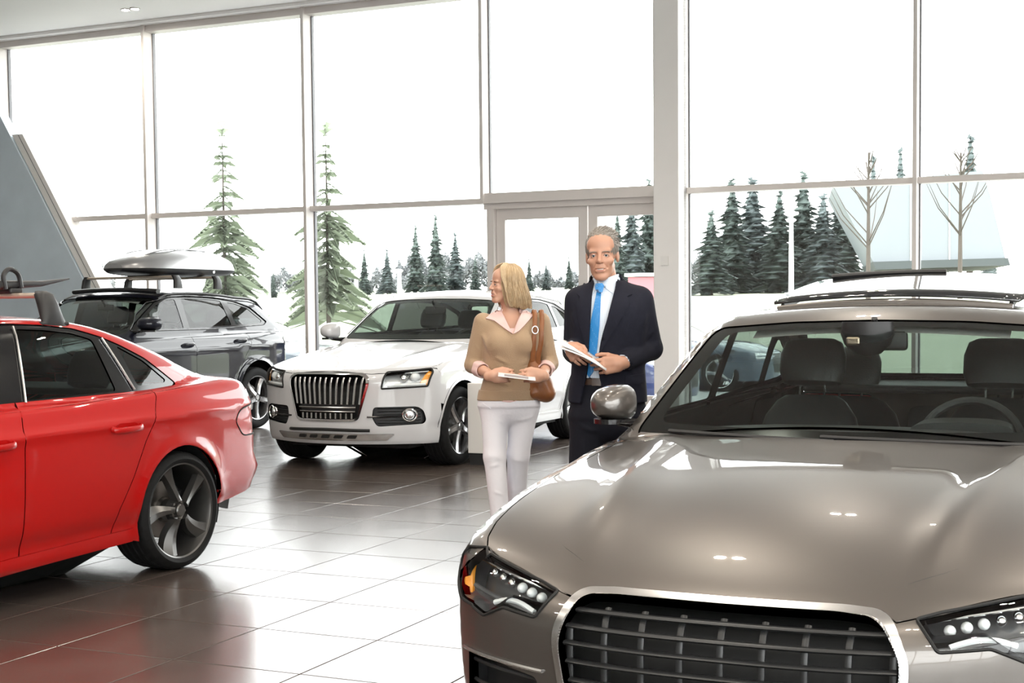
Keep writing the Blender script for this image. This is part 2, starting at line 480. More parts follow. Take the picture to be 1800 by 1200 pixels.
# ---- column
cw = U_COL1 - U_COL0
o = MB().rbox(uvz(U_COL0 + cw / 2, V_WALL - .3, CEIL / 2), (cw, cw, CEIL), .012, RG).build('trim_1', m_column)
tag(o, 'square white painted column standing between door and window', 'column', kind='structure')
cap = MB().box(uvz(U_COL0 + cw * .45, V_WALL - .31 - cw / 2, 2.05), (cw * .3, .02, .12), RG).build('cover_plate', m_wall, o)

# ---- double door between last mullion and column
def door(name, u0, u1, label):
    f = MB(); zt = TRANS - .12; s = .13
    for a, b, z0, z1 in ((u0, u0 + s, 0.012, zt), (u1 - s, u1, .012, zt), (u0 + s, u1 - s, zt - .15, zt), (u0 + s, u1 - s, .012, .26)):
        f.box(uvz((a + b) / 2, V_WALL - .03, (z0 + z1) / 2), (b - a, .07, z1 - z0), RG)
    fo = f.build(name, m_frame); tag(fo, label, 'door', kind='structure')
    MB().box(uvz((u0 + u1) / 2, V_WALL - .03, zt / 2 + .05), (u1 - u0 - 2 * s + .02, .012, zt - .4), RG).build('pane', m_pane, fo)
    MB().tube([uvz(u1 - .06, V_WALL - .13, .8), uvz(u1 - .06, V_WALL - .13, 1.4)], .016, 10).tube([uvz(u1 - .06, V_WALL - .13, .9), uvz(u1 - .06, V_WALL - .03, .9)], .01, 8).tube([uvz(u1 - .06, V_WALL - .13, 1.3), uvz(u1 - .06, V_WALL - .03, 1.3)], .01, 8).build('handle', m_chrome_soft, fo, True)
m_chrome_soft = pbr('brushed_steel', (.6, .6, .6), .3, 1.0)
ud0 = float(px_on_v(876, 380)[0]); ud1 = float(px_on_v(1036, 380)[0])
door('door_1', ud0, ud1 - .01, 'glass door leaf nearest the white car')
door('door_2', ud1 + .01, ud1 + .01 + (ud1 - ud0), 'glass door leaf beside the white column')
f = MB().box(uvz((UM[3] + U_COL0) / 2, V_WALL - .05, TRANS - .08), (U_COL0 - UM[3], .16, .08), RG)
f.box(uvz((UM[3] + .05 + ud0) / 2, V_WALL - .07, TRANS / 2 - .05), (ud0 - UM[3] - .06, .16, TRANS - .12), RG)
tag(f.build('trim_2', m_frame), 'grey beige door frame with header under the transom', 'door frame', kind='structure')

# ---- slanted grey wall and its white slanted frame
e = px_on_v([0, 19.5, 92, 150], [203, 239, 386, 497], V_WALL - .3)
sl_ = (e[3] - e[1]) / (e[3, 1] - e[1, 1])
def on_edge(z, v=0): return e[1, 0] + sl_[0] * (z - e[1, 1])
pw = [(U_L, 0), (on_edge(0), 0), (on_edge(CEIL), CEIL), (U_L, CEIL)] if on_edge(CEIL) > U_L else [(U_L, 0), (on_edge(0), 0), (U_L, 4.5)]
V = [uvz(u, V_WALL - .32, z) for u, z in pw] + [uvz(u, V_WALL - .12, z) for u, z in pw]
n = len(pw)
o = link_mesh('wall_front', V, [tuple(range(n)), tuple(range(2 * n - 1, n - 1, -1))] + [(i + n, (i + 1) % n + n, (i + 1) % n, i) for i in range(n)], m_plaster)
tag(o, 'slanted grey blue plaster wall at the left', 'wall', kind='structure')
z0s, z1s = 0.0, float(e[1, 1]) + .02
f = MB(); off = .03; wd = .22
q = [(on_edge(z0s) + off, z0s), (on_edge(z0s) + off + wd, z0s), (on_edge(z1s) + off + wd, z1s), (on_edge(z1s) + off, z1s)]
V = [uvz(u, V_WALL - .30, z) for u, z in q] + [uvz(u, V_WALL, z) for u, z in q]
f.add(V, [(0, 1, 2, 3), (7, 6, 5, 4)] + [(i + 4, (i + 1) % 4 + 4, (i + 1) % 4, i) for i in range(4)])
o = f.build('trim_3', m_column); tag(o, 'white slanted window frame along the grey wall', 'window frame', kind='structure')
g = MB(); q = [(on_edge(z) + off + wd * .55 + a, z) for z in (z0s, z1s) for a in (0, .012)]
V = [uvz(u, V_WALL - .303, z) for u, z in q] + [uvz(u, V_WALL - .298, z) for u, z in q]
g.add(V, [(0, 1, 3, 2), (4, 6, 7, 5), (0, 4, 5, 1), (2, 3, 7, 6), (0, 2, 6, 4), (1, 5, 7, 3)]).build('gasket', m_gasket, o)

# ---- ceiling soffit strip over the glass front
o = MB().box(uvz((U_L + U_R) / 2, V_WALL - .17, CEIL - .02), (U_R - U_L, .42, .05), RG).build('trim_4', m_ceil)
tag(o, 'pale soffit strip along the top of the glass front', 'trim', kind='structure')

# ---- recessed ceiling spotlights
m_lamp = pbr('lamp_lens', (1, .94, .85), .4, emit=(1, .92, .80), emit_s=1000)
m_lampring = pbr('lamp_ring', (.45, .43, .40), .4)
def downlight(P, label):
    t = thing('ceiling_spotlight', label, 'ceiling light', (P[0], P[1], CEIL), RZ_GRID, 'recessed ceiling spotlights')
    for s in (-1, 1):
        MB().lathe([(.075, 0), (.075, -.012), (.06, -.016), (.052, -.004), (.052, 0)], 20, Matrix.Translation((s * .085, 0, 0))).build('ring', m_lampring, t, True)
        MB().lathe([(.0, -.006), (.05, -.006)], 16, Matrix.Translation((s * .085, 0, 0))).build('lens', m_lamp, t)
p = at_height(np.array(229.), np.array(15.5), CEIL)
spots = [(float(p[0]), float(p[1]), 'twin recessed spotlight visible in the ceiling at the upper left')]
words = ['first', 'second', 'third', 'fourth', 'fifth', 'sixth']
for j, v in enumerate((-4.5, -1.5, 1.5, 4.5, 7.5, 11.0)):
    for i, u in enumerate((-9.5, -6, -2.8, .4, 3.6, 7.0)):
        spots.append((*uvz(u + .5 * (j % 2), v)[:2], 'twin recessed ceiling spotlight, %s in the %s row out of the picture' % (words[i], words[j])))
for x, y, l in spots: downlight((x, y), l)
# ================================================================ outside
m_ground = pbr('pale_spring_grass', (.27, .295, .215), .9, noise=(.25, .2))
m_asph = pbr('pale_asphalt', (.42, .42, .42), .85, noise=(.5, .08))
def ground_z(v):
    return np.interp(v, [V_WALL, 29, 36, 60, 110, 220], [-.12, -.12, .75, 1.7, 3.2, 5.0])
us = np.linspace(-110, 120, 47); vs_ = np.array([V_WALL + .05, 20, 23, 26, 29, 31, 33, 36, 42, 50, 60, 75, 90, 110, 150, 220])
G = np.array([[uvz(u, v, float(ground_z(v))) for u in us] for v in vs_])
nv, nu = len(vs_), len(us)
o = link_mesh('lawn', G.reshape(-1, 3), [(i * nu + j, i * nu + j + 1, (i + 1) * nu + j + 1, (i + 1) * nu + j) for i in range(nv - 1) for j in range(nu - 1)], m_ground, smooth=True)
tag(o, 'pale washed-out lawn rising behind the car park', 'lawn', kind='structure')
o = MB().box(uvz(0, 23.6, -.14), (120, 10.6, .06), RG).build('pavement', m_asph); tag(o, 'pale car park pavement outside the windows', 'pavement', kind='structure')
o = MB().box(uvz(0, (V_B - 40) / 2 + V_B / 2, -.2), (160, 40, .06), RG).build('forecourt', m_asph); tag(o, 'pale forecourt behind the showroom', 'pavement', kind='structure')
o = MB().box(uvz(U_R + 30.5, 5, -.2), (60, 60, .06), RG).build('side_yard', m_asph); tag(o, 'pale paved yard beside the showroom', 'pavement', kind='structure')

m_needle = [pbr('spruce_needles_%d' % i, c, .8, noise=(1.2, .25)) for i, c in enumerate([(.19, .225, .16), (.075, .10, .092), (.11, .13, .075), (.095, .12, .122)])]  # first tone paled, haze over the near spruces put into its colour
m_bark = pbr('spruce_bark', (.06, .05, .042), .9, noise=(4, .2))
def spruce_mesh(seed, H, R, whorls, sparse, droop, dens, bulk=1.0):
    """foliage of a conifer: whorled drooping boughs carrying needle sprays"""
    rg = np.random.default_rng(seed); V = []; F = []
    def tri(a, b, c):
        n = len(V); V.extend([a, b, c]); F.append((n, n + 1, n + 2))
    for w in range(whorls):
        t = (w + rg.uniform(-.2, .2)) / whorls
        z = H * (sparse[0] + (1 - sparse[0]) * t); L0 = R * (1 - t) ** .85 * rg.uniform(.75, 1.1) + .08 * R * .5
        nb = int(rg.integers(4, 7))
        a0 = rg.uniform(0, 6.28)
        for b in range(nb):
            if rg.random() > sparse[1]: continue
            a = a0 + b * 6.283 / nb + rg.uniform(-.25, .25); L = L0 * rg.uniform(.6, 1.1)
            d = np.array([math.cos(a), math.sin(a), 0]); s = np.array([-d[1], d[0], 0])
            m = max(5, int(dens * 3.2 * L))
            # solid bough under the needle sprays
            b0 = np.array([0, 0, z]); md_ = b0 + d * L * .55 + np.array([0, 0, (.28 * .45 - droop * .3) * L]); tp = b0 + d * L + np.array([0, 0, (-droop + .10) * L]); bw = (.10 + .05 * bulk) * L + .05
            hang = np.array([0, 0, (.10 + .07 * bulk) * L + .03])
            for sg in (-1, 1): tri(b0, md_ + s * sg * bw, tp); tri(b0 - hang * .4, md_ + s * sg * bw * .6 - hang, tp - hang * .3)
            tri(b0 + hang * .2, tp, md_ - hang); tri(b0 - hang * .8, b0 + hang * .3, md_ - hang * .5)
            for k in range(m):
                q = (k + .6) / m; up = (.28 * (1 - q) - droop * q * q) * L + .10 * L * q ** 4
                c = np.array([0, 0, z]) + d * (L * q) + np.array([0, 0, up])
                wd = (.19 * L * (1 - q * .7) * rg.uniform(.5, 1.2) + .06) * bulk
                for sg in (-1, 1):
                    e = c + s * sg * wd + d * wd * .5 - np.array([0, 0, .22 * wd * rg.uniform(0, 1.4)])
                    tri(c - d * .02 * L * bulk, c + d * (.05 * L + .02) * bulk, e)
                    e2 = c + s * sg * wd * .45 + d * wd * .3 + np.array([0, 0, rg.uniform(-.35, .12) * wd])
                    tri(c, e2, c + d * .04 * L - np.array([0, 0, .10 * wd]))
                tri(c - np.array([0, 0, .015 * L]), c + d * .12 * L, c + d * .04 * L - np.array([0, 0, .10 * L * rg.uniform(.3, 1)]))
    if bulk > 1.5:   # dense inner crown
        ns = 9; zz = np.linspace(sparse[0] * H, H * .97, 34); ring = []
        for i, z in enumerate(zz):
            t = (z - zz[0]) / (H - zz[0]); r = (.62 if i % 2 else .40) * R * (1 - t) ** .9 + .05
            ring.append([np.array([math.cos(a) * r * rg.uniform(.75, 1.2), math.sin(a) * r * rg.uniform(.75, 1.2), z]) for a in np.arange(ns) * 6.283 / ns + i * .35])
        for i in range(len(ring) - 1):
            for k in range(ns):
                a, b2, c2, d2 = ring[i][k], ring[i][(k + 1) % ns], ring[i + 1][(k + 1) % ns], ring[i + 1][k]; tri(a, b2, c2); tri(a, c2, d2)
    for k in range(10):   # leader
        a = rg.uniform(0, 6.28); z = H * (1 - .06 * rg.random()); r = .07 * R + .14 * (H - z)
        d = np.array([math.cos(a), math.sin(a), .5])
        tri(np.array([0, 0, z]), np.array([0, 0, z + .03 * H]), np.array([0, 0, z]) + d * r * 2)
    me = bpy.data.meshes.new('foliage'); me.from_pydata([tuple(v) for v in V], [], F); return me
def trunk_mesh(H, r):
    V, F = sweep([(0, 0, -.5), (0, 0, H * .5), (0, 0, H * .98)], [r, r * .6, r * .08], 7); me = bpy.data.meshes.new('trunk')
    me.from_pydata([tuple(v) for v in V], [], F); me.materials.append(m_bark); return me
KIND = {}
for key, args in {'open': (1, 1, .30, 21, (.12, .70), .35, 20), 'dense': (2, 1, .20, 26, (.05, .97), .38, 26), 'narrow': (3, 1, .11, 24, (.1, .9), .4, 34), 'dense2': (5, 1, .24, 24, (.06, .95), .34, 24)}.items():
    s, H, R, w, sp, dr, de = args
    KIND[key] = (spruce_mesh(s, 10.0, R * 10, w, sp, dr, de / 4, 1.25 if key == 'open' else 2.0), trunk_mesh(10.0, .16))
def tree(kind, xpx, top, Y, label, mat=1, base_u=None, wide=1.0, group='conifers outside the windows'):
    """conifer whose trunk stands on the lawn at depth Y under pixel column xpx, reaching up to pixel row top"""
    P = at_depth(np.array(float(xpx)), np.array(float(top)), Y); zb = float(ground_z(P @ EV)); H = P[2] - zb
    t = thing('conifer', label, 'tree', (P[0], P[1], zb), random.uniform(0, 6.28), group)
    for nm, me in zip(('foliage', 'trunk'), KIND[kind]):
        if nm == 'foliage':
            key = (kind, mat)
            if key not in KIND:
                me2 = me.copy(); me2.materials.append(m_needle[mat]); KIND[key] = me2
            me = KIND[key]
        o = bpy.data.objects.new(nm, me); COL.objects.link(o); o.parent = t
        o.scale = (H / 10 * wide, H / 10 * wide, H / 10)
    return t
random.seed(4)
tree('open', 390, 222, 40, 'tall sparse spruce with bare leader, left of the two near spruces', 0, wide=.78)
tree('open', 572, 222, 41, 'tall sparse spruce half hidden by a window mullion', 0, wide=.78)
rowL = [(75, 470, 'small hazy conifer showing past the roof box'), (180, 462, 'short conifer beside the slanted frame'), (480, 478, 'low conifer right of the tall sparse spruce'),
        (640, 440, 'hazy conifer just right of the mullion spruce'), (680, 438, 'low dense conifer above the white car roof'), (730, 398, 'tall dark conifer left of the twin pair behind the white car'),
        (765, 380, 'tallest dark conifer seen between mullions above the white car'), (800, 410, 'conifer right of the tallest dark one'), (835, 450, 'low conifer beside the door mullion'),
        (930, 455, 'faint conifer seen low in the door glass'), (960, 462, 'short faint conifer in the door glass'), (1000, 452, 'dark little conifer left of the man'),
        (1085, 372, 'conifer just right of the man in the door glass'), (1110, 345, 'big conifer in the right door glass'), (1140, 318, 'tallest conifer in the right door glass'), (1160, 330, 'conifer touching the column edge')]
for k, (x, y, l) in enumerate(rowL): tree(['dense', 'dense2', 'dense'][k % 3], x, y, 92 + (k * 37) % 17, l, [1, 3, 1][k % 3], wide=1.0)
rowR = [(1250, 372, 'pale conifer just right of the column'), (1287, 318, 'tall conifer at the left of the dark row right of the column'), (1323, 315, 'conifer second in the dark row right of the column'), (1370, 338, 'slim conifer beside the lamp post'),
        (1412, 305, 'tallest conifer in the middle of the dark row'), (1447, 343, 'conifer right of the tallest in the row'), (1478, 330, 'bushy conifer against the slanted reflection slab')]
for k, (x, y, l) in enumerate(rowR): tree(['dense2', 'dense', 'dense2'][k % 3], x, y, 74 + (k * 13) % 9, l, [1, 1, 3][k % 3], wide=1.45)
tree('narrow', 1583, 262, 108, 'thin conifer tip above the transom left of the mullion', 3, wide=1.3)
tree('narrow', 1706, 240, 104, 'tall double-tipped conifer above the pale reflection slab', 3, wide=1.6)
tree('narrow', 1535, 275, 112, 'small wispy conifer tip above the transom', 3, wide=1.2)
tree('narrow', 1740, 372, 100, 'low conifer at the right of the pale reflection slab', 3, wide=1.6)

# distant soft hedge of trees closing the horizon
m_far = pbr('far_woodland', (.13, .14, .145), .95, noise=(.15, .3))
def copse(x0, x1, ytop, Y, seed, label):
    rg = np.random.default_rng(seed); t = thing('copse', label, 'trees', at_depth(np.array((x0 + x1) / 2.), np.array(500.), Y) * [1, 1, 0], 0, 'bare copses along the horizon')
    base = np.array(t.location); f = []; V = []
    for k in range(9000):
        x = rg.uniform(x0, x1); P = at_depth(np.array(x), np.array(ytop + 9 * math.sin(x * .11) + 6 * math.sin(x * .31 + 1) + rg.uniform(0, 12)), Y + rg.uniform(-3, 3)); zb = float(ground_z(P @ EV))
        z = zb + (P[2] - zb) * math.sqrt(rg.random()); r = rg.uniform(.05, .17)
        c = np.array([P[0], P[1], z]) - base
        n = len(V)
        for q in range(3): V.append(c + rg.normal(0, r, 3))
        f.append((n, n + 1, n + 2))
    o = link_mesh('foliage', V, f, m_far, t)
    tag(o, kind='stuff')
copse(470, 730, 480, 125, 1, 'low hazy copse behind the near spruces')
copse(700, 880, 455, 128, 2, 'greyish bare copse behind the white car')
copse(880, 1060, 485, 128, 3, 'low pale copse seen through the door')
copse(1080, 1300, 450, 118, 4, 'hazy copse beside the column')
copse(0, 200, 490, 128, 5, 'low hazy copse at the far left')

# lamp posts
m_post = pbr('white_post_paint', (.85, .85, .85), .5)
def post(x, y0, Y, label):
    P = at_depth(np.array(float(x)), np.array(float(y0)), Y); zb = float(ground_z(P @ EV)); t = thing('lamp_post', label, 'lamp post', (P[0], P[1], zb), 0, 'white lamp posts outside')
    h = P[2] - zb
    MB().tube([(0, 0, -.3), (0, 0, h)], [.12, .08], 8).build('pole', m_post, t, True)
    MB().rbox((0, -.35, h), (.3, .9, .12), .04).build('lamp_head', m_post, t)
    MB().box((0, 0, .15), (.45, .45, .5)).build('base', m_post, t)
post(470, 430, 60, 'white lamp post right of the first tall spruce')
post(626, 478, 66, 'short white lamp post left above the white car roof')
post(702, 476, 62, 'white lamp post over the front of the white car roof')
post(1391, 377, 58, 'white lamp post among the dark conifers')
# pale slanted slab added in place of a window reflection, with a dark plinth
m_refl = pbr('pale_reflection_tone', (.155, .175, .19), .5, noise=(.3, .04)); m_refl_dark = pbr('dark_reflection_tone', (.03, .04, .042), .6)
Yb = 64.0
poly = [(1464, 326), (1727, 300), (1741, 345), (1768, 456), (1536, 462)]
pb = np.array([at_depth(np.array(float(x)), np.array(float(y)), Yb) for x, y in poly])
c0 = pb.mean(0) * [1, 1, 0]
t = thing('reflection_slab', 'pale slanted slab standing in for a window reflection, with dark plinth beyond the right window', 'reflection stand-in', c0)
def slab(P0, dep):
    P1 = P0 + np.array([dep * .2, dep, 0]); n = len(P0); V = np.vstack([P0, P1]) - c0
    return V, [tuple(range(n)), tuple(range(2 * n - 1, n - 1, -1))] + [(i + n, (i + 1) % n + n, (i + 1) % n, i) for i in range(n)]
V, F = slab(pb, 9.0); link_mesh('reflection_face', V, F, m_refl, t)
pl = np.array([at_depth(np.array(float(x)), np.array(float(y)), Yb - .4) for x, y in [(1534, 460), (1772, 453), (1776, 466), (1540, 474)]])
V, F = slab(pl, 9.8); link_mesh('stripe', V, F, m_refl_dark, t)
for x in (1600, 1668):
    q = np.array([at_depth(np.array(float(a)), np.array(float(b)), Yb - .05) for a, b in [(x, 318), (x + 2, 318), (x + 2, 458), (x, 458)]])
    V, F = slab(q, .2); link_mesh('reflection_line', V, F, m_frame, t)
# bare trunk in front of it
for x, y0, l in ((1527, 268, 'thin dark tree trunk before the pale reflection slab'), (1689, 268, 'second thin trunk right of the mullion before the pale reflection slab')):
    P = at_depth(np.array(float(x)), np.array(float(y0)), 57.); zb = float(ground_z(P @ EV)); t = thing('young_tree', l, 'tree', (P[0], P[1], zb), 0, 'bare young trees')
    h = P[2] - zb; MB().tube([(0, 0, -.3), (0, 0, h)], [.11, .04], 7).build('trunk', m_bark, t, True)
    rg = np.random.default_rng(int(x)); mb = MB()
    for k in range(26):
        z = h * rg.uniform(.35, .97); a = rg.uniform(0, 6.28); L = (h - z) * .45 + .5
        mb.tube([(0, 0, z), (math.cos(a) * L * .5, math.sin(a) * L * .5, z + L * .55), (math.cos(a) * L * .8, math.sin(a) * L * .8, z + L * 1.1)], [.03, .02, .006], 5)
    mb.build('branch', m_bark, t)
# maroon shed
P = at_depth(np.array(1150.), np.array(530.), 52.); zb = float(ground_z(P @ EV))
t = thing('storage_shed', 'maroon shed seen through the right door glass', 'shed', (P[0], P[1], zb), RZ_GRID)
hh = at_depth(np.array(1152.), np.array(487.), 52.)[2] - zb
MB().box((0, 0, hh / 2 - .2), (1.5, 1.5, hh + .4)).build('wall', pbr('maroon_sheet', (.32, .12, .14), .6, noise=(2, .1)), t)
MB().box((0, 0, hh + .08), (1.7, 1.7, .12)).build('roof', m_post, t)
# ================================================================ car building kit
# car frame: x rearwards from the front axle, y to the car's right, z up
m_black = pbr('satin_black', (.012, .012, .013), .45)
m_gloss_black = pbr('gloss_black_trim', (.008, .008, .009), .12)
m_rubber = pbr('tyre_rubber', (.007, .007, .0072), .7, spec=.22, bump=(90, .08))
m_under = pbr('underbody_black', (.006, .006, .006), .8)
m_chrome = pbr('chrome', (.82, .82, .82), .08, 1.0)
m_satin = pbr('satin_aluminium', (.62, .62, .62), .25, 1.0)
m_gap = pbr('shut_line_black', (.004, .004, .004), .7)
m_seat = pbr('dark_leather', (.028, .029, .030), .42, bump=(140, .12))
m_dash = pbr('dashboard_vinyl', (.030, .031, .032), .55, bump=(120, .15))
m_liner = pbr('roof_lining', (.42, .41, .39), .9)
m_disc = pbr('brake_disc_steel', (.30, .29, .28), .35, 1.0)
m_shield = thin_glass('windscreen_glass', (.66, .71, .69))
m_tint = thin_glass('tinted_side_glass', (.24, .28, .27))
m_privacy = thin_glass('privacy_glass', (.07, .08, .08))
m_lens = thin_glass('lamp_cover_glass', (.93, .95, .95))
m_amber = pbr('amber_lens', (.95, .36, .03), .2, coat=1)
m_redlens = pbr('red_lens', (.45, .010, .012), .12, coat=1)
m_lampsilver = pbr('lamp_reflector', (.75, .76, .77), .18, 1.0)
m_lampwhite = pbr('lamp_white', (.85, .87, .88), .2, coat=.5)
m_lampgrey = pbr('lamp_bowl_grey', (.10, .10, .105), .3, .3)

class Body:
    """implicit car body; every panel is cut out of this surface"""
    def __init__(s, d):
        s.d = d
        for k, v in d.items(): setattr(s, k, v)
    def W(s, x, z):
        """half width of the lower body"""
        zm = s.zmax(x); w = s.plan(x)
        up = np.maximum(z - zm, 0); dn = np.maximum(zm - z, 0)
        r = w - s.tuck_up * up ** 2 - s.tuck_dn * dn ** 2
        zc = s.crease(x); k = s.crease_k(x)
        r = r - k * np.maximum(z - zc, 0) + s.crease_b * k * np.exp(-((z - zc) / .03) ** 2)
        zl = s.low_crease(x); r = r - s.low_k * np.exp(-((z - zl + .07) / .055) ** 2)
        for cx in (0.0, s.wb):
            rr = np.hypot(x - cx, z - s.rw - .01)
            r = r + s.flare * np.exp(-((rr - s.arch) / .045) ** 2) * (z > .12)
        return r
    def low(s, P):
        x, y, z = P[:, 0], np.abs(P[:, 1]), P[:, 2]
        S = y - s.W(x, z)
        w = s.plan(x)
        T = z - (s.top(x) - s.crown(x) * (y / w) ** s.crown_p + s.hood_extra(x, y))
        Fr = (s.front(y, z) - x) * s.front_k
        Re = (x - s.rear(y, z)) * .9
        f = smax(S, T, s.k_st(x))
        f = smax(f, Fr, s.k_front)
        f = smax(f, Re, s.k_rear)
        return smax(f, (s.bottom(x) - z), .06)
    def green(s, P):
        x, y, z = P[:, 0], np.abs(P[:, 1]), P[:, 2]
        zb = s.gz0
        S = (y - (s.gplan(x) - s.glean * (z - zb) - s.gcurve * np.maximum(z - zb, 0) ** 2)) * .95
        T = z - (s.roof(x) - s.rcrown * (y / .6) ** 2)
        a = (s.wx1 - s.wx0) / (s.wz1 - s.wz0); n = 1 / math.hypot(1, a)
        Wd = (s.wx0 + s.wbow * y * y + a * (z - s.wz0) + s.wsag * (z - s.wz0) * (z - s.wz1) - x) * n
        b = (s.bx1 - s.bx0) / (s.bz1 - s.bz0); n2 = 1 / math.hypot(1, b)
        Bk = (x - (s.bx0 - s.bbow * y * y + b * (z - s.bz0) + s.bsag * (z - s.bz0) * (z - s.bz1))) * n2
        f = smax(S, T, s.k_roof)
        f = smax(f, Wd, s.k_wind); f = smax(f, Bk, s.k_back)
        return np.maximum(f, zb - .10 - z)
    def all(s, P): return smin(s.low(P), s.green(P), s.k_belt)
    def normal(s, P, fn, e=1e-3):
        g = np.stack([fn(P + np.eye(3)[i] * e) - fn(P - np.eye(3)[i] * e) for i in range(3)], -1); return unit(g)
def cast(fn, O, D, t0, t1, n=36):
    """outside (f>0) at t0, inside at t1"""
    a = np.full(len(O), t0, float); b = np.full(len(O), t1, float)
    # march to bracket the first crossing
    ts = np.linspace(t0, t1, 60); found = np.zeros(len(O), bool)
    prev = a.copy()
    for t in ts[1:]:
        f = fn(O + D * t); hit = (f < 0) & ~found
        a[hit] = prev[hit]; b[hit] = t; found |= hit; prev[:] = t
        if found.all(): break
    for _ in range(n):
        m = (a + b) / 2; f = fn(O + D * m[:, None]) > 0
        a = np.where(f, m, a); b = np.where(f, b, m)
    return O + D * ((a + b) / 2)[:, None]
class Chart:
    def __init__(s, ray, inv, t0=0, t1=3.0): s.ray, s.inv, s.t0, s.t1 = ray, inv, t0, t1
def side_chart(sg, tilt=0.0, yref=.9):
    """(x, z) seen from the side, rays falling inwards at an angle"""
    c, sn = math.cos(tilt), math.sin(tilt); tn = sn / c
    D = np.array([0, -sg * c, -sn])
    def ray(q):
        O = np.stack([q[:, 0], np.full(len(q), sg * yref), q[:, 1]], -1); return O - D * .5, np.broadcast_to(D, O.shape)
    def inv(P): return np.stack([P[:, 0], P[:, 2] + (yref - sg * P[:, 1]) * tn], -1)
    return Chart(ray, inv, 0, 1.3)
def top_chart(z=2.2):
    def ray(q):
        O = np.stack([q[:, 0], q[:, 1], np.full(len(q), z)], -1); return O, np.broadcast_to(np.array([0, 0, -1.]), O.shape)
    return Chart(ray, lambda P: P[:, :2].copy(), 0, 1.9)
def wrap_chart(xa, end=1):
    """(theta, z) around a vertical axis at xa; end=1 front, -1 rear; rays come from outside"""
    def ray(q):
        d = np.stack([-end * np.cos(q[:, 0]), np.sin(q[:, 0]), np.zeros(len(q))], -1)
        A = np.stack([np.full(len(q), xa), np.zeros(len(q)), q[:, 1]], -1)
        return A + d * 2.6, -d
    def inv(P): return np.stack([np.arctan2(P[:, 1], end * (xa - P[:, 0])), P[:, 2]], -1)
    return Chart(ray, inv, 0, 2.6)
def front_chart(end=1, x=-2.5):
    def ray(q):
        O = np.stack([np.full(len(q), x), q[:, 0], q[:, 1]], -1); return O, np.broadcast_to(np.array([1. * end, 0, 0]), O.shape)
    return Chart(ray, lambda P: P[:, 1:].copy(), 0, 4.5)

class Car:
    def __init__(s, name, label, spec, loc, yaw, paint, side_only=None):
        s.b = Body(spec); s.paint = paint
        s.root = thing(name, label, 'car', (loc[0], loc[1], 0), yaw)
        c, sn = math.cos(yaw), math.sin(yaw)
        s.R = np.array([[c, -sn, 0], [sn, c, 0], [0, 0, 1.]]); s.loc = np.array([loc[0], loc[1], 0.])
    def world(s, P): return np.asarray(P) @ s.R.T + s.loc
    def from_px(s, pts, fn=None, side=None):
        """pixels -> points on the body surface (car frame)"""
        pts = np.asarray(pts, float); fn = fn or s.b.all
        D = unit(ray_px(pts[:, 0], pts[:, 1])); O = np.broadcast_to(np.array([0, 0, CAM_H]) - s.loc, D.shape) @ s.R; D = D @ s.R
        return cast(fn, O, D, 1.0, 26.0 if s.loc[1] > 9 else 12.0)
    def panel(s, name, chart, outline, holes=(), fn=None, mat=None, parent=None, g=.035, off=0.0, rim=.014, smooth_holes=True):
        fn = fn or s.b.all; mat = mat or s.paint
        V2, T, loops = fill2d(np.asarray(outline, float), [np.asarray(h, float) for h in holes], g)
        O, D = chart.ray(V2); P = cast(fn, O, D, chart.t0, chart.t1)
        N = s.b.normal(P, fn)
        P = P + N * off
        a, b, c = P[T[:, 0]], P[T[:, 1]], P[T[:, 2]]
        gn = np.cross(b - a, c - a); fl = (gn * N[T[:, 0]]).sum(1) < 0
        if fl.mean() > .5: T = T[:, ::-1]
        F = [tuple(t) for t in T]; V = list(P); NN = list(N)
        if rim:
            for l in loops:
                b0 = len(V); n = len(l); ctr = P[l]
                tan = np.roll(ctr, -1, 0) - np.roll(ctr, 1, 0); sd = unit(np.cross(tan, N[l]))
                V += list(P[l]); NN += list(unit(N[l] * .4 + sd)); V += list(P[l] - N[l] * rim); NN += list(sd)
                for i in range(n):
                    j = (i + 1) % n; F.append((b0 + i, b0 + j, b0 + n + j, b0 + n + i))
        return link_mesh(name, V, F, mat, parent or s.root, True, NN)
    def bead(s, name, pts, r, mat, parent=None, closed=False, n=8, ry=None, up=(0, 0, 1), smooth=True):
        return MB().tube(pts, r, n, True, ry, up, closed).build(name, mat, parent or s.root, smooth, 60)
    def on(s, chart, q, fn=None, off=0.0):
        fn = fn or s.b.all; q = np.asarray(q, float); O, D = chart.ray(q); P = cast(fn, O, D, chart.t0, chart.t1)
        return P + s.b.normal(P, fn) * off
def dense(poly, step=.03, closed=False): return resample(poly, step, closed)
def both(pts): return [(x, -y) for x, y in pts]

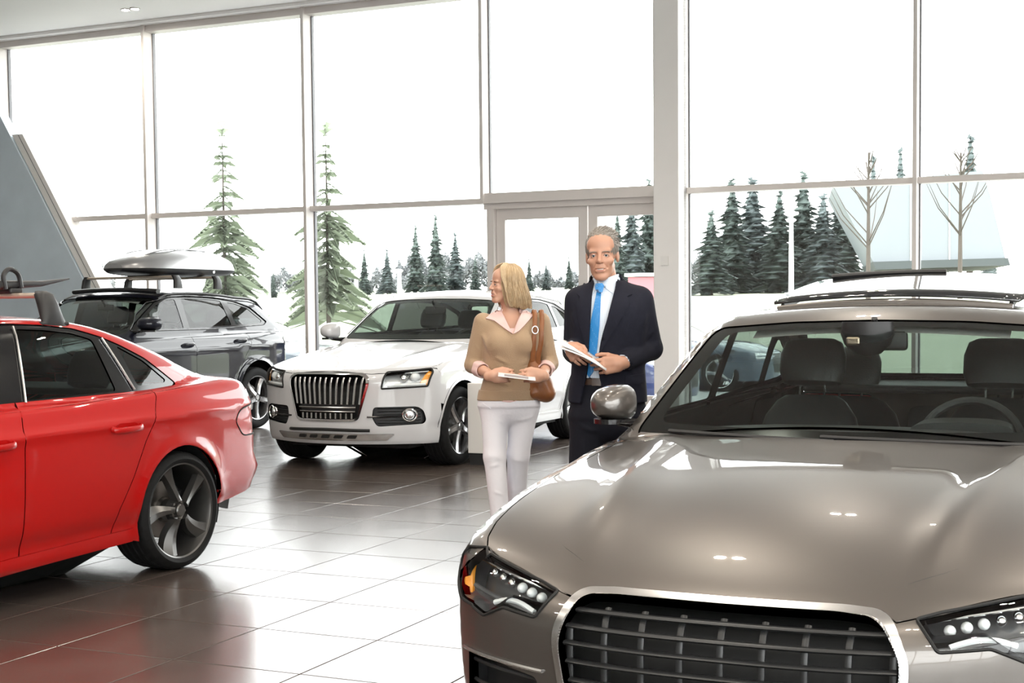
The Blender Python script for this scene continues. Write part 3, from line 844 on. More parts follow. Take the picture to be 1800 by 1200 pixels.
# ---- wheels (axis along local y, outer face at +y)
def tyre_geo(R, w, rim, nseg=96):
    """tyre with circumferential grooves and lateral blocks"""
    h = w / 2
    prof = [(rim, -h * .82), (rim + .012, -h * .93), (rim + (R - rim) * .45, -h * 1.0), (R - .030, -h * .97), (R - .010, -h * .86), (R - .003, -h * .74)]
    gro = [-.50, -.17, .17, .50]
    body = []
    for g in gro:
        body += [(R, g * h - .010), (R - .007, g * h - .006), (R - .007, g * h + .006), (R, g * h + .010)]
    prof = prof + body + [(r, -y) for r, y in prof[::-1]]
    prof = np.array(prof); m = len(prof); a = np.arange(nseg) * 2 * math.pi / nseg
    rr = np.repeat(prof[:, 0, None], nseg, 1)
    edge = (prof[:, 0] > R - .006) & (np.abs(prof[:, 1]) > h * .55)
    for k in range(nseg):
        if k % 3 == 0: rr[edge, k] -= .005
    V = np.stack([rr * np.cos(a), np.repeat(prof[:, 1, None], nseg, 1), rr * np.sin(a)], -1).reshape(-1, 3)
    F = [(i * nseg + k, (i + 1) * nseg + k, (i + 1) * nseg + (k + 1) % nseg, i * nseg + (k + 1) % nseg) for i in range(m - 1) for k in range(nseg)]
    return V, F
def ring_y(prof, n=64):
    """lathe about y; profile (r, y)"""
    V, F = lathe(prof, n); V = V[:, [0, 2, 1]]; return V, [f[::-1] for f in F]
def rotor_spoke(rim, y0):
    """twisted blade: narrow at the hub, scooped and wide at the rim"""
    ts = np.linspace(0, 1, 12); V = []; F = []
    for t in ts:
        r = .055 + t * (rim - .058); a0 = -.16 * t ** 1.3            # sweep of the blade
        wl = .017 + .026 * t + .014 * t * t; wr = .017 + .030 * t + .006 * t * t
        lean = .010 * math.sin(t * 2.6)
        yo = y0 + .012 - .006 * t - .020 * math.sin(math.pi * t) * .8
        c = np.array([math.cos(a0), 0, math.sin(a0)]); d = np.array([-math.sin(a0), 0, math.cos(a0)])
        row = [(-wl, -.050 + lean), (-wl * .92, lean * .9 - .014 * t), (0, .004), (wr * .92, -lean * 1.1 - .022 * t), (wr, -.055 - lean)]
        for q, dy in row: V.append(c * r + d * q + np.array([0, yo + dy, 0]))
    n = 5
    for i in range(len(ts) - 1):
        F += [(i * n + k, i * n + k + 1, (i + 1) * n + k + 1, (i + 1) * n + k) for k in range(n - 1)]
    F.append(tuple(range(n))); F.append(tuple((len(ts) - 1) * n + k for k in range(n))[::-1])
    return V, F
def bar_spoke(rim, y0, w0=.034, w1=.030, split=0.0):
    V = []; F = []; ts = np.linspace(0, 1, 7)
    for t in ts:
        r = .05 + t * (rim - .054); w = w0 + (w1 - w0) * t + .012 * t ** 5; yo = y0 - .016 * math.sin(math.pi * t * .9) + .010 * (1 - t)
        for q, dy in ((-w, -.05), (-w * .98, -.012), (-w * .55, .004), (w * .55, .004), (w * .98, -.012), (w, -.05)):
            V.append((r, yo + dy, q))
    n = 6
    for i in range(len(ts) - 1): F += [(i * n + k, i * n + k + 1, (i + 1) * n + k + 1, (i + 1) * n + k) for k in range(n - 1)]
    F.append(tuple(range(n))); F.append(tuple(len(V) - n + k for k in range(n))[::-1])
    return V, F
WHEELS = {}
def wheel(car, key, R, w, rim, style, mat, x, side, z=None, phase=0.0, steer=0.0, rear=False):
    """car > tyre > rim, spokes, brake disc, hub cap"""
    h = w / 2
    if key not in WHEELS:
        d = {}
        d['tyre'] = ([tyre_geo(R, w, rim - .012)], m_rubber)
        d['rim'] = ([ring_y([(rim + .008, h * .84), (rim + .010, h * .90), (rim + .002, h * .93), (rim - .010, h * .88), (rim - .020, h * .72), (rim - .026, h * .2), (rim - .045, -h * .9)], 72)], mat)
        y0 = h * .80
        fn = {'rotor': rotor_spoke, 'bar': bar_spoke}[style]
        V0, F0 = fn(rim - .010, y0)
        d['spoke'] = (V0, F0, mat)
        d['hub_cap'] = ([ring_y([(.001, y0 + .012), (.030, y0 + .012), (.036, y0 + .006), (.036, y0 - .02), (.058, y0 - .01), (.066, y0 - .05)], 32)], mat)
        d['brake_disc'] = ([ring_y([(.07, -.01), (.162, -.01), (.162, -.034), (.07, -.034)], 48), ring_y([(.001, .012), (.062, .012), (.068, -.012)], 24)], m_disc)
        bolts = MB()
        V, F = ring_y([(.001, y0 - .008), (.008, y0 - .008), (.010, y0 - .03)], 10); bolts.add(np.array(V) + np.array([.052 * math.cos(.63), 0, .052 * math.sin(.63)]), F)
        d['wheel_bolt'] = ([(bolts.V, bolts.F)], m_disc)
        d['brake_caliper'] = ([(lambda m: (m.V, m.F))(MB().rbox((-.135, -.02, .02), (.05, .06, .15), .015))], m_black)
        WHEELS[key] = {}
        for k, v in d.items():
            if k == 'spoke':
                me = bpy.data.meshes.new('spoke'); me.from_pydata([tuple(q) for q in v[0]], [], v[1]); me.materials.append(v[2])
            else:
                mb = MB()
                for V, F in v[0]: mb.add(V, F)
                me = bpy.data.meshes.new(k); me.from_pydata(mb.V, [], mb.F); me.materials.append(v[1])
            me.polygons.foreach_set('use_smooth', [True] * len(me.polygons)); me.set_sharp_from_angle(angle=math.radians(32))
            WHEELS[key][k] = me
    M = WHEELS[key]
    def add(k, parent, **kw):
        o = bpy.data.objects.new(k, M[k]); COL.objects.link(o); o.parent = parent; return o
    ty = add('tyre', car.root)
    yc = side[1]; sg = side[0]
    ty.location = (x, sg * yc, z if z is not None else R)
    ty.rotation_euler = (0, 0, (0 if sg > 0 else math.pi) + steer)
    for k in ('rim', 'hub_cap', 'brake_disc', 'brake_caliper'): add(k, ty)
    for k in range(5):
        o = add('spoke', ty); o.rotation_euler = (0, phase + k * 2 * math.pi / 5, 0)
        o = add('wheel_bolt', ty); o.rotation_euler = (0, phase + k * 2 * math.pi / 5, 0)
    return ty
def wheel_well(car, x, sg, R, ymax, zc):
    a = np.linspace(-.35, math.pi + .35, 22); V = []; F = []
    for q in a:
        for y in (ymax, ymax - .34): V.append((x + R * math.cos(q), sg * y, zc + R * math.sin(q)))
    F = [(2 * i, 2 * i + 1, 2 * i + 3, 2 * i + 2) for i in range(len(a) - 1)]
    n = len(V); V += [(x + R * math.cos(q), sg * (ymax - .34), zc + R * math.sin(q)) for q in a]; F.append(tuple(range(n, n + len(a))))
    return link_mesh('wheel_arch_liner', V, F, m_under, car.root)
# ---- seats and cabin
def lofted(sections, name, mat, parent, n=20, cap=True, p=3.0):
    """superellipse sections: (centre, half a along A, half b along B, A, B)"""
    V = []; F = []; a = np.arange(n) * 2 * math.pi / n
    ca = np.sign(np.cos(a)) * np.abs(np.cos(a)) ** (2 / p); sa = np.sign(np.sin(a)) * np.abs(np.sin(a)) ** (2 / p)
    for c, ha, hb, A, B in sections:
        V += list(np.array(c) + np.outer(ca * ha, A) + np.outer(sa * hb, B))
    for i in range(len(sections) - 1): F += [(i * n + k, i * n + (k + 1) % n, (i + 1) * n + (k + 1) % n, (i + 1) * n + k) for k in range(n)]
    if cap: F += [tuple(range(n))[::-1], tuple((len(sections) - 1) * n + k for k in range(n))]
    return link_mesh(name, V, F, mat, parent, True, None, 50)
def seat(car, x, y, z, mat, head=True, bw=.24, hh=.78, lean=.30):
    A = np.array([0, 1., 0]); L = np.array([math.sin(lean), 0, math.cos(lean)]); T = np.array([math.cos(lean), 0, -math.sin(lean)])
    base = np.array([x, y, z])
    so = lofted([(base + np.array([-.30, 0, .03]), .22, .02, A, EZ), (base + np.array([-.28, 0, .04]), .24, .06, A, EZ), (base + np.array([0, 0, .02]), .25, .07, A, EZ), (base + np.array([.22, 0, 0]), .24, .07, A, EZ)], 'seat', mat, car.root)
    bk = [(base + np.array([.20, 0, 0]) + L * t * hh, w * bw, d, A, T) for t, w, d in ((0, .92, .06), (.08, 1.0, .075), (.35, 1.04, .075), (.6, 1.0, .065), (.78, .86, .055), (.88, .66, .045), (.92, .50, .03))]
    lofted(bk, 'backrest', mat, so)
    if head:
        hb = base + np.array([.20, 0, 0]) + L * (hh * .97)
        h = [(hb + L * t - T * .02, w, d, A, T) for t, w, d in ((0.01, .10, .02), (.02, .13, .05), (.07, .148, .06), (.15, .148, .06), (.205, .13, .05), (.225, .095, .02))]
        lofted(h, 'headrest', mat, so)
        for s_ in (-1, 1): MB().tube([hb + A * s_ * .055 - L * .07, hb + A * s_ * .055 + L * .04], .006, 8).build('headrest_post', m_chrome, so, True)
    return so
def steering(car, x, y, z, r=.19, lean=.42):
    t = np.arange(40) * 2 * math.pi / 40
    A = np.array([0, 1., 0]); B = np.array([math.sin(lean), 0, math.cos(lean)]); N = np.cross(A, B)
    c = np.array([x, y, z])
    pts = c + np.outer(np.cos(t) * r, A) + np.outer(np.sin(t) * r, B)
    o = MB().tube(pts, .016, 8, closed=True, up=N).build('steering_wheel', m_dash, car.root, True)
    mb = MB()
    for a in (0, math.pi, -math.pi / 2): mb.tube([c, c + (A * math.cos(a) + B * math.sin(a)) * r], [.03, .015], 6, ry=.010, up=N)
    mb.rbox(c, (.05, .12, .10), .02); mb.build('steering_hub', m_dash, o, True)
    return o
def mirror_housing(car, P, sg, size, mat, back=True, tilt=0.0):
    """door mirror: shell rounded outwards and below, glass facing rearwards, foot to the door"""
    L, Wd, H = size
    n = 28; a = np.arange(n) * 2 * math.pi / n; V = []; F = []
    p = 2.7; ca = np.sign(np.cos(a)) * np.abs(np.cos(a)) ** (2 / p); sa = np.sign(np.sin(a)) * np.abs(np.sin(a)) ** (2 / p)
    prof = [(1 - math.cos(q) ** .85, math.sin(q) ** .8) for q in np.linspace(.02, math.pi / 2, 13)]
    C = np.array(P, float)
    for t, k in prof:
        V += list(C + np.stack([np.full(n, L * (t - 1)), sg * (ca * Wd * .5 * k + Wd * .5), sa * H * .5 * k * (1 - .16 * (ca * k + 1) / 2)], -1))
    m = len(prof)
    for i in range(m - 1): F += [(i * n + k, i * n + (k + 1) % n, (i + 1) * n + (k + 1) % n, (i + 1) * n + k) for k in range(n)]
    F.append(tuple(range(n)))
    o = link_mesh('door_mirror', V, F, mat, car.root, True, None, 60)
    g = C + np.stack([np.full(n, -.006), sg * (ca * Wd * .5 * .9 + Wd * .5), sa * H * .5 * .86], -1)
    link_mesh('mirror_glass', g, [tuple(range(n))], m_chrome, o)
    low = C + np.stack([-L * (.45 + .40 * np.cos(a) * 0) + L * .42 * np.cos(a), sg * (np.sin(a) * Wd * .40 + Wd * .48), np.full(n, -H * .505)], -1)
    link_mesh('mirror_base', np.vstack([low, low + np.array([0, 0, .018])]), [tuple(range(n)), tuple(range(n, 2 * n))[::-1]] + [(k, (k + 1) % n, n + (k + 1) % n, n + k) for k in range(n)], m_gloss_black, o)
    MB().tube([C + np.array([-L * .45, sg * Wd * .25, -H * .47]), C + np.array([-L * .45, -sg * .03, -H * .50]), C + np.array([-L * .42, -sg * .12, -H * .52])], [.045, .038, .045], 12, ry=[.016, .020, .032]).build('mirror_foot', m_gloss_black, o, True)
    return o
def door_handle(car, chart, x0, x1, z0, z1, mat):
    P = car.on(chart, [(x0, z0), (x0 + .02, z0), (x0 + (x1 - x0) * .5, (z0 + z1) / 2), (x1 - .02, z1), (x1, z1)])
    N = car.b.normal(P, car.b.all)
    pts = P + N * np.array([.0, .026, .034, .026, .0])[:, None]
    pts = crom(pts, 5)
    o = MB().tube(pts, .009, 10, ry=.016).build('door_handle', mat, car.root, True)
    c = car.on(chart, [((x0 + x1) / 2 + dx * (x1 - x0) * .42, (z0 + z1) / 2 + dz) for dx, dz in [(math.cos(t), .028 * math.sin(t)) for t in np.arange(20) * 2 * math.pi / 20]], off=.0025)
    link_mesh('handle_recess', c, [tuple(range(20))], mat, o)
    return o
# ---- body specifications (metres, side/plan/front curves of each car)
def mkspec(**k):
    d = dict(zmax=lambda x: .60 + 0 * x, tuck_up=.37, tuck_dn=.31, crease_b=.02, low_k=.010, flare=.010, crown_p=2.2,
             hood_extra=lambda x, y: 0 * x, front_k=.85, k_front=.14, k_rear=.12, k_belt=.012, gcurve=.16, glean=.40,
             rcrown=.045, wbow=.17, wsag=.25, bbow=.14, bsag=.25, k_roof=.13, k_wind=.10, k_back=.16,
             low_crease=lambda x: .36 + 0 * x, crease_k=lambda x: .22 + 0 * x, bottom=lambda x: .17 + 0 * x)
    d.update(k); return d
def nose(x0, side, w, p, zf, lean, lowz, lowlean, q=1.6):
    """front face: plan bow + leaning back above zf and tucking under below lowz"""
    def f(y, z):
        return x0 + side * (np.abs(y) / w) ** p + lean * np.maximum(z - zf, 0) ** q + lowlean * np.maximum(lowz - z, 0) ** 1.6
    return f
def tail(x0, side, w, p, zf, lean, lowz, lowlean, q=1.6):
    n = nose(0, side, w, p, zf, lean, lowz, lowlean, q)
    return lambda y, z: x0 - n(y, z)

# large grey saloon
def hood_a6(x, y):
    # two soft ridges running from the grille corners to the windscreen pillars
    yr = .44 + .20 * np.clip((x + .8) / 1.5, 0, 1)
    return .012 * np.exp(-((np.abs(y) - yr) / .06) ** 2) * sstep(-.85, -.3, x) * (1 - sstep(.5, .9, x))
SPEC_GREY = mkspec(wb=2.912, rw=.343, arch=.375, tuck_up=.13,
    plan=spl([-1.0, -.7, -.3, 0, .8, 1.6, 2.6, 3.0, 3.5, 4.1], [.83, .885, .918, .926, .926, .936, .936, .928, .89, .80]),
    crease=spl([-.8, 0, 1.5, 3.0, 4.0], [.70, .80, .85, .89, .90]), crease_k=lambda x: .12 + 0 * x,
    top=spl([-1.0, -.85, -.65, -.35, 0, .35, .65, .9, 1.3, 2.2, 2.9, 3.3, 3.6, 4.0], [.60, .685, .775, .865, .925, .965, .988, .965, .955, .985, 1.02, 1.05, 1.045, .99]),
    crown=lambda x: .055 - .02 * sstep(.5, 1.2, x), k_st=lambda x: .11 - .03 * sstep(.4, 1.0, x), hood_extra=hood_a6,
    front=nose(-.93, .30, .90, 2.7, .60, .75, .35, .5), rear=tail(3.985, .26, .88, 2.8, .70, .25, .40, .5),
    gz0=.955, gplan=spl([.2, .7, 1.2, 1.8, 2.6, 3.1, 3.5], [.80, .835, .845, .845, .83, .79, .73]),
    roof=spl([.9, 1.25, 1.5, 1.85, 2.25, 2.6, 3.0], [1.28, 1.385, 1.432, 1.456, 1.448, 1.41, 1.32]),
    glean=.31, gcurve=.12, rcrown=.032, k_roof=.10, k_wind=.07, wbow=.20, wx0=.56, wz0=.985, wx1=1.41, wz1=1.40, bx0=3.32, bz0=1.06, bx1=2.60, bz1=1.41)
_rr = tail(3.80, .24, .86, 2.6, .72, .30, .46, 1.3)
# red sports saloon
SPEC_RED = mkspec(wb=2.808, rw=.331, arch=.362, tuck_up=.05, tuck_dn=.30, crease_k=lambda x: .36 + 0 * x, crease_b=.03, flare=.014,
    plan=spl([-1.0, -.7, -.3, 0, .8, 1.6, 2.5, 2.85, 3.3, 3.9], [.80, .86, .895, .905, .905, .913, .913, .908, .87, .78]),
    crease=spl([-.8, 0, 1.5, 2.8, 3.8], [.72, .80, .835, .87, .885]), low_crease=lambda x: .33 + .02 * x, low_k=.016,
    top=spl([-1.0, -.85, -.6, -.3, 0, .35, .65, .9, 1.3, 2.2, 2.8, 3.15, 3.5, 3.85], [.60, .69, .78, .86, .905, .94, .965, .99, 1.0, 1.02, 1.045, 1.06, 1.062, .99]),
    crown=lambda x: .055 - .02 * sstep(.5, 1.2, x), k_st=lambda x: .11 - .06 * sstep(.4, 1.0, x) + .06 * sstep(2.9, 3.3, x), hood_extra=hood_a6,
    front=nose(-.885, .28, .88, 2.7, .60, .75, .35, .5), rear=lambda y, z: _rr(y, z) + .045 * np.exp(-((z - .50) / .055) ** 2),
    gz0=.94, gplan=spl([.2, .7, 1.2, 1.8, 2.5, 2.9, 3.3], [.78, .81, .825, .825, .805, .76, .69]), glean=.34, gcurve=.14, rcrown=.035, k_roof=.10, k_wind=.07, k_back=.14,
    roof=spl([.9, 1.25, 1.5, 1.8, 2.15, 2.5, 2.9], [1.26, 1.37, 1.412, 1.438, 1.436, 1.405, 1.33]),
    wbow=.20, wx0=.55, wz0=.97, wx1=1.35, wz1=1.375, bx0=3.45, bz0=1.055, bx1=2.58, bz1=1.375)
def pose_from(pxy, z, local, ph):
    """car position so that a local point (x, y) at height z projects to the given pixel"""
    P = at_height(np.array(float(pxy[0])), np.array(float(pxy[1])), z); yaw = math.pi / 2 - math.radians(ph); c_, s_ = math.cos(yaw), math.sin(yaw)
    return (float(P[0] - c_ * local[0] + s_ * local[1]), float(P[1] - s_ * local[0] - c_ * local[1])), yaw

# white compact SUV
SPEC_WHITE = mkspec(wb=2.807, rw=.365, arch=.405, tuck_up=.14, tuck_dn=.22, zmax=lambda x: .68 + 0 * x, crease_k=lambda x: .16 + 0 * x, crease_b=.03, flare=.016,
    plan=spl([-1.0, -.7, -.3, 0, .8, 1.6, 2.5, 2.85, 3.3, 3.9], [.85, .905, .935, .942, .940, .949, .949, .943, .91, .82]),
    crease=spl([-.8, 0, 1.5, 2.8, 3.8], [.86, .90, .935, .96, .97]), low_crease=lambda x: .46 + .0 * x, low_k=.014,
    top=spl([-1.0, -.88, -.65, -.35, 0, .35, .62, .9, 1.3, 2.2, 2.8, 3.2, 3.8], [.80, .865, .93, .995, 1.05, 1.10, 1.13, 1.11, 1.10, 1.12, 1.14, 1.15, 1.14]),
    crown=lambda x: .06 - .02 * sstep(.5, 1.2, x), k_st=lambda x: .11 - .03 * sstep(.4, 1.0, x), hood_extra=hood_a6, bottom=lambda x: .22 + 0 * x,
    front=nose(-.885, .40, .92, 2.1, .80, .9, .42, .55), rear=tail(3.74, .22, .90, 2.6, .85, .20, .50, .5),
    gz0=1.09, gplan=spl([.2, .7, 1.2, 1.8, 2.5, 3.0, 3.7], [.81, .845, .86, .86, .84, .80, .72]), glean=.30, gcurve=.14, rcrown=.035, k_roof=.10, k_wind=.07, k_back=.12,
    roof=spl([.9, 1.2, 1.45, 1.8, 2.3, 2.9, 3.5], [1.45, 1.555, 1.615, 1.645, 1.64, 1.60, 1.52]),
    wbow=.20, wx0=.58, wz0=1.13, wx1=1.28, wz1=1.56, bx0=3.66, bz0=1.16, bx1=3.15, bz1=1.52)
# large dark SUV
SPEC_BLACK = mkspec(wb=3.002, rw=.378, arch=.425, tuck_up=.03, tuck_dn=.22, zmax=lambda x: .70 + 0 * x, crease_k=lambda x: .42 + 0 * x, crease_b=.03, flare=.028,
    plan=spl([-1.0, -.7, -.3, 0, .8, 1.6, 2.6, 3.0, 3.5, 4.2], [.88, .94, .97, .98, .975, .985, .985, .978, .945, .86]),
    crease=spl([-.8, 0, 1.5, 2.8, 4.0], [.92, .97, 1.0, 1.03, 1.04]), low_crease=lambda x: .48 + .0 * x, low_k=.014,
    top=spl([-1.0, -.88, -.65, -.35, 0, .35, .62, .9, 1.3, 2.2, 3.0, 3.6, 4.2], [.80, .88, .97, 1.04, 1.10, 1.15, 1.185, 1.19, 1.19, 1.20, 1.21, 1.22, 1.22]),
    crown=lambda x: .06 - .02 * sstep(.5, 1.2, x), k_st=lambda x: .11 - .03 * sstep(.4, 1.0, x), hood_extra=hood_a6, bottom=lambda x: .22 + 0 * x,
    front=nose(-.95, .40, .95, 2.1, .82, .9, .42, .55), rear=tail(4.04, .36, .94, 2.4, .85, .22, .50, .5),
    gz0=1.13, gplan=spl([.2, .7, 1.2, 1.8, 2.6, 3.2, 4.1], [.84, .875, .89, .89, .875, .84, .76]), glean=.30, gcurve=.14, rcrown=.035, k_roof=.10, k_wind=.07, k_back=.14,
    roof=spl([.9, 1.2, 1.5, 1.9, 2.5, 3.1, 3.8], [1.50, 1.60, 1.67, 1.70, 1.69, 1.65, 1.56]),
    wbow=.20, wx0=.62, wz0=1.16, wx1=1.42, wz1=1.62, bx0=4.02, bz0=1.18, bx1=3.45, bz1=1.60)
# ---- panels shared by all cars
def arc(cx, cz, r, a0, a1, n=16):
    """points on a wheel arch from angle a0 to a1 (degrees, 0 = rearwards, 90 = up)"""
    a = np.radians(np.linspace(a0, a1, n)); return [(cx + r * math.cos(q), cz + r * math.sin(q)) for q in a]
def axis_chart(zc, R=.75):
    """wrap around a lengthwise axis at height zc: (x, angle*R)"""
    def ray(q):
        a = q[:, 1] / R; d = np.stack([0 * a, np.sin(a), np.cos(a)], -1)
        return np.stack([q[:, 0], 0 * a, 0 * a + zc], -1) + d * 1.3, -d
    def inv(P): return np.stack([P[:, 0], np.arctan2(P[:, 1], P[:, 2] - zc) * R], -1)
    return Chart(ray, inv, 0, 1.3)
def mirror_half(h):
    """half outline from the centre line out and back, mirrored (second value is y)"""
    h = [tuple(p) for p in h]; return h + [(a, -b) for a, b in h[::-1] if abs(b) > 1e-6]
def greenhouse(car, c):
    """painted upper shell with openings, then glass, black trims and seals"""
    b = car.b; AX = axis_chart(c.get('zc', .84)); FC = front_chart(1, -1.5); BC = front_chart(-1, 6.0)
    ws = fillet(c['ws'], .05)                       # windscreen outline, (y, z) seen from the front
    wsP = car.on(FC, resample(ws, .04), b.green)
    rwP = car.on(BC, resample(fillet(c['rw'], .06), .04), b.green)
    holes = [AX.inv(wsP), AX.inv(rwP)]; dl = {}
    for sg in (1, -1):
        SC = side_chart(sg, 0, 1.2)
        P = car.on(SC, resample(fillet(c['dlo'], .03), .03), b.green); dl[sg] = (SC, P); holes.append(AX.inv(P))
    x0, x1 = c['gx']; zb = c['gbase']; R = .75
    half = []
    for x in np.linspace(x0, x1, 26):
        z = zb(x) if callable(zb) else zb
        P = car.on(side_chart(1, 0, 1.2), [(x, z)], b.green); half.append(tuple(AX.inv(P)[0]))
    out = half + [(x, -a) for x, a in half[::-1]]
    car.panel('roof', AX, out, holes, b.all, car.paint, g=c.get('g', .045), rim=.012)
    # inner lining
    if c.get('lining', True):
        lx0, lx1 = c['lin']; lo = [(lx0, -.50), (lx1, -.50), (lx1, .50), (lx0, .50)]
        car.panel('roof_lining', top_chart(), lo, [], lambda P: b.green(P) + .035, m_liner, g=.12, rim=0)
    # windscreen
    q = fillet(c['ws'], .05); ctr = q.mean(0)
    zl, zh = q[:, 1].min(), q[:, 1].max(); lo_, hi_ = c.get('frit', (.055, .03)); inner = [(y * c.get('wsin', .945), zl + lo_ + (z - zl) / (zh - zl) * (zh - zl - lo_ - hi_)) for y, z in q]
    scr = car.panel('windscreen', FC, [(y * .992, ctr[1] + (z - ctr[1]) * .985) for y, z in q], [], b.green, c.get('ws_mat', m_shield), g=.07, off=-.004, rim=0)
    car.panel('windscreen_seal', FC, q, [inner], b.green, m_gloss_black, scr, g=.05, off=-.006, rim=0)
    q = fillet(c['rw'], .06)
    bk = car.panel('rear_window', BC, q, [], b.green, c.get('rw_mat', m_tint), g=.08, off=-.004, rim=0)
    ctr = q.mean(0); car.panel('rear_window_seal', BC, q, [[(y * .94, ctr[1] + (z - ctr[1]) * .86) for y, z in q]], b.green, m_gloss_black, bk, g=.06, off=-.006, rim=0)
    for sg in (1, -1):
        SC, P = dl[sg]
        dlo = fillet(c['dlo'], .03); wins = [fillet(w, .025) for w in c['wins']]
        tr = car.panel('window_trim', SC, dlo, wins, b.green, m_gloss_black, g=.05, off=-.005, rim=.01)
        for i, w in enumerate(wins):
            car.panel('side_window', SC, w, [], b.green, c['glass'][i] if isinstance(c['glass'], (list, tuple)) else c['glass'], g=.09, off=-.010, rim=0)
        if c.get('strip'):
            car.bead('window_strip', P + b.normal(P, b.green) * .002, .006, c['strip'], tr, closed=True, n=6)
def lower(car, c):
    """fenders, doors, quarters, sills, bonnet and lid"""
    b = car.b; T = .40; g = c.get('g', .045); gp = .0028
    rw, ar, wb = b.rw + .01, b.arch, b.wb
    zs = c['sill']; tp = c['belt']                    # sill height and belt (functions of x)
    hood = c['hood']                                  # half outline (x, y), front centre -> rear centre
    HC = top_chart()
    car.panel('bonnet', HC, mirror_half(hood), [], b.all, g=g, rim=.02)
    seam = [p for p in hood if p[1] > .2]; i0 = c['hood_side']   # indices of the long side seam
    sideline = car.on(HC, dense(hood[i0[0]:i0[1] + 1], .06), b.all)
    for sg in (1, -1):
        SC = side_chart(sg, T, .93); P = sideline * [1, sg, 1] + np.array([0, sg * .006, 0])
        up = [tuple(p) for p in SC.inv(P)]            # front -> rear
        d0, d1, d2 = c['doors']                       # shut lines: fender/door, door/door, door/quarter (lists of (x, z) top -> bottom)
        fr = c['fender_front']                        # from lamp corner down to the arch
        f = up + [(x - gp, z) for x, z in d0] + [(d0[-1][0] - gp, zs(.5))] + [(ar * .96 + .02, zs(.4))] + arc(0, rw, ar, -22, c['fa'], 22) + fr
        car.panel('front_wing', SC, f, [], b.all, g=g, rim=.03)
        def strip_top(xa, xb): return [(x, tp(x)) for x in np.linspace(xa, xb, 12)]
        f = strip_top(d0[0][0] + gp, d1[0][0] - gp) + [(x - gp, z) for x, z in d1] + [(d0[-1][0] + gp, zs(d0[-1][0]))] + [(x + gp, z) for x, z in d0[::-1]]
        car.panel('front_door', SC, f, [], b.all, g=g)
        f = strip_top(d1[0][0] + gp, d2[0][0] - gp) + [(x - gp, z) for x, z in d2] + [(x + gp, z) for x, z in d1[::-1]]
        car.panel('rear_door', SC, f, [], b.all, g=g)
        q = c['quarter']                              # from the belt round the tail to the rear arch bottom
        f = [(x + gp, z) for x, z in d2[::-1]] + q + arc(wb, rw, ar, c['ra'], 180 + 18, 24)
        car.panel('rear_wing', SC, f, [], b.all, g=g, rim=.03)
        # sill
        xs = np.linspace(ar + .03, wb - ar - .03, 14)
        f = [(x, zs(x) - gp) for x in xs] + [(x, zs(x) - c['skirt']) for x in xs[::-1]]
        car.panel('side_skirt', SC, f, [], b.all, off=c.get('skirt_off', .004), g=g, rim=.05)
        for cx in (0, wb): wheel_well(car, cx, sg, ar + .012, .90 * b.plan(1.5) + .03, rw)
    # dark shell behind the shut lines and floor pan
    for sg in (1, -1):
        SC = side_chart(sg, T, .93)
        f = [(-.25, .90), (.5, tp(.5) - .01)] + [(x, tp(x) - .01) for x in np.linspace(.7, wb + .4, 10)] + [(wb + .55, .80), (wb + .50, .32)] + arc(wb, rw, ar + .01, 0, 180, 14) + [(wb - ar - .02, .22), (ar + .02, .22)] + arc(0, rw, ar + .01, 0, 165, 14)
        car.panel('inner_shell', SC, f, [], lambda P: b.all(P) + .016, m_gap, g=.12, rim=0)
    x0, x1 = c['pan']
    MB().rbox(((x0 + x1) / 2, 0, .25), (x1 - x0, 2 * b.plan(1.5) - .56, .14), .05).build('floor_pan', m_under, car.root)
    MB().box((wb / 2, 0, .27), (wb - 2 * ar - .1, 2 * b.plan(1.5) - .16, .10)).build('floor_pan', m_under, car.root)
def cabin(car, c):
    x, z = c['dash']; w = c.get('dw', 1.36)
    A = np.array([0, 1., 0])
    lofted([((x - .36, 0, z - .03), w / 2 - .02, .02, A, EZ), ((x - .20, 0, z + .005), w / 2, .03, A, EZ), ((x, 0, z + .01), w / 2 + .02, .05, A, EZ), ((x + .10, 0, z - .03), w / 2 + .02, .09, A, EZ), ((x + .12, 0, z - .12), w / 2 + .02, .14, A, EZ)], 'dashboard', m_dash, car.root)
    lofted([((x + .02, -.37, z + .05), .18, .035, A, EZ), ((x + .14, -.37, z + .055), .17, .04, A, EZ)], 'instrument_hood', m_dash, car.root)
    steering(car, x + .30, -.37, z - .03)
    for sy in (-.40, .40): seat(car, c['fs'], sy, c.get('sz', .42), m_seat, hh=c.get('hh', .70), lean=c.get('lean', .30))
    bx = c['rs']
    for sy in (-.38, .38): seat(car, bx, sy, c.get('sz', .42) + .04, m_seat, bw=.27, hh=c.get('hh2', .60), lean=.34)
    lofted([((bx + .2, 0, .5), .10, .06, A, EZ), ((bx + .36, 0, .9), .09, .05, A, EZ)], 'centre_backrest', m_seat, car.root)
    if c.get('shelf'):
        sx, sz = c['shelf']; MB().rbox((sx, 0, sz), (.55, 1.2, .04), .015).build('parcel_shelf', m_dash, car.root)
    MB().rbox((x + .5, 0, .52), (1.0, .18, .28), .04).build('centre_console', m_dash, car.root)
    mb = MB(); mx, mz = c['rvm']; mb.rbox((mx, 0, mz), (.03, .24, .075), .015); mb.tube([(mx, 0, mz), (mx - .06, 0, mz + .09)], .012, 8)
    mb.build('rear_view_mirror', m_black, car.root, True)
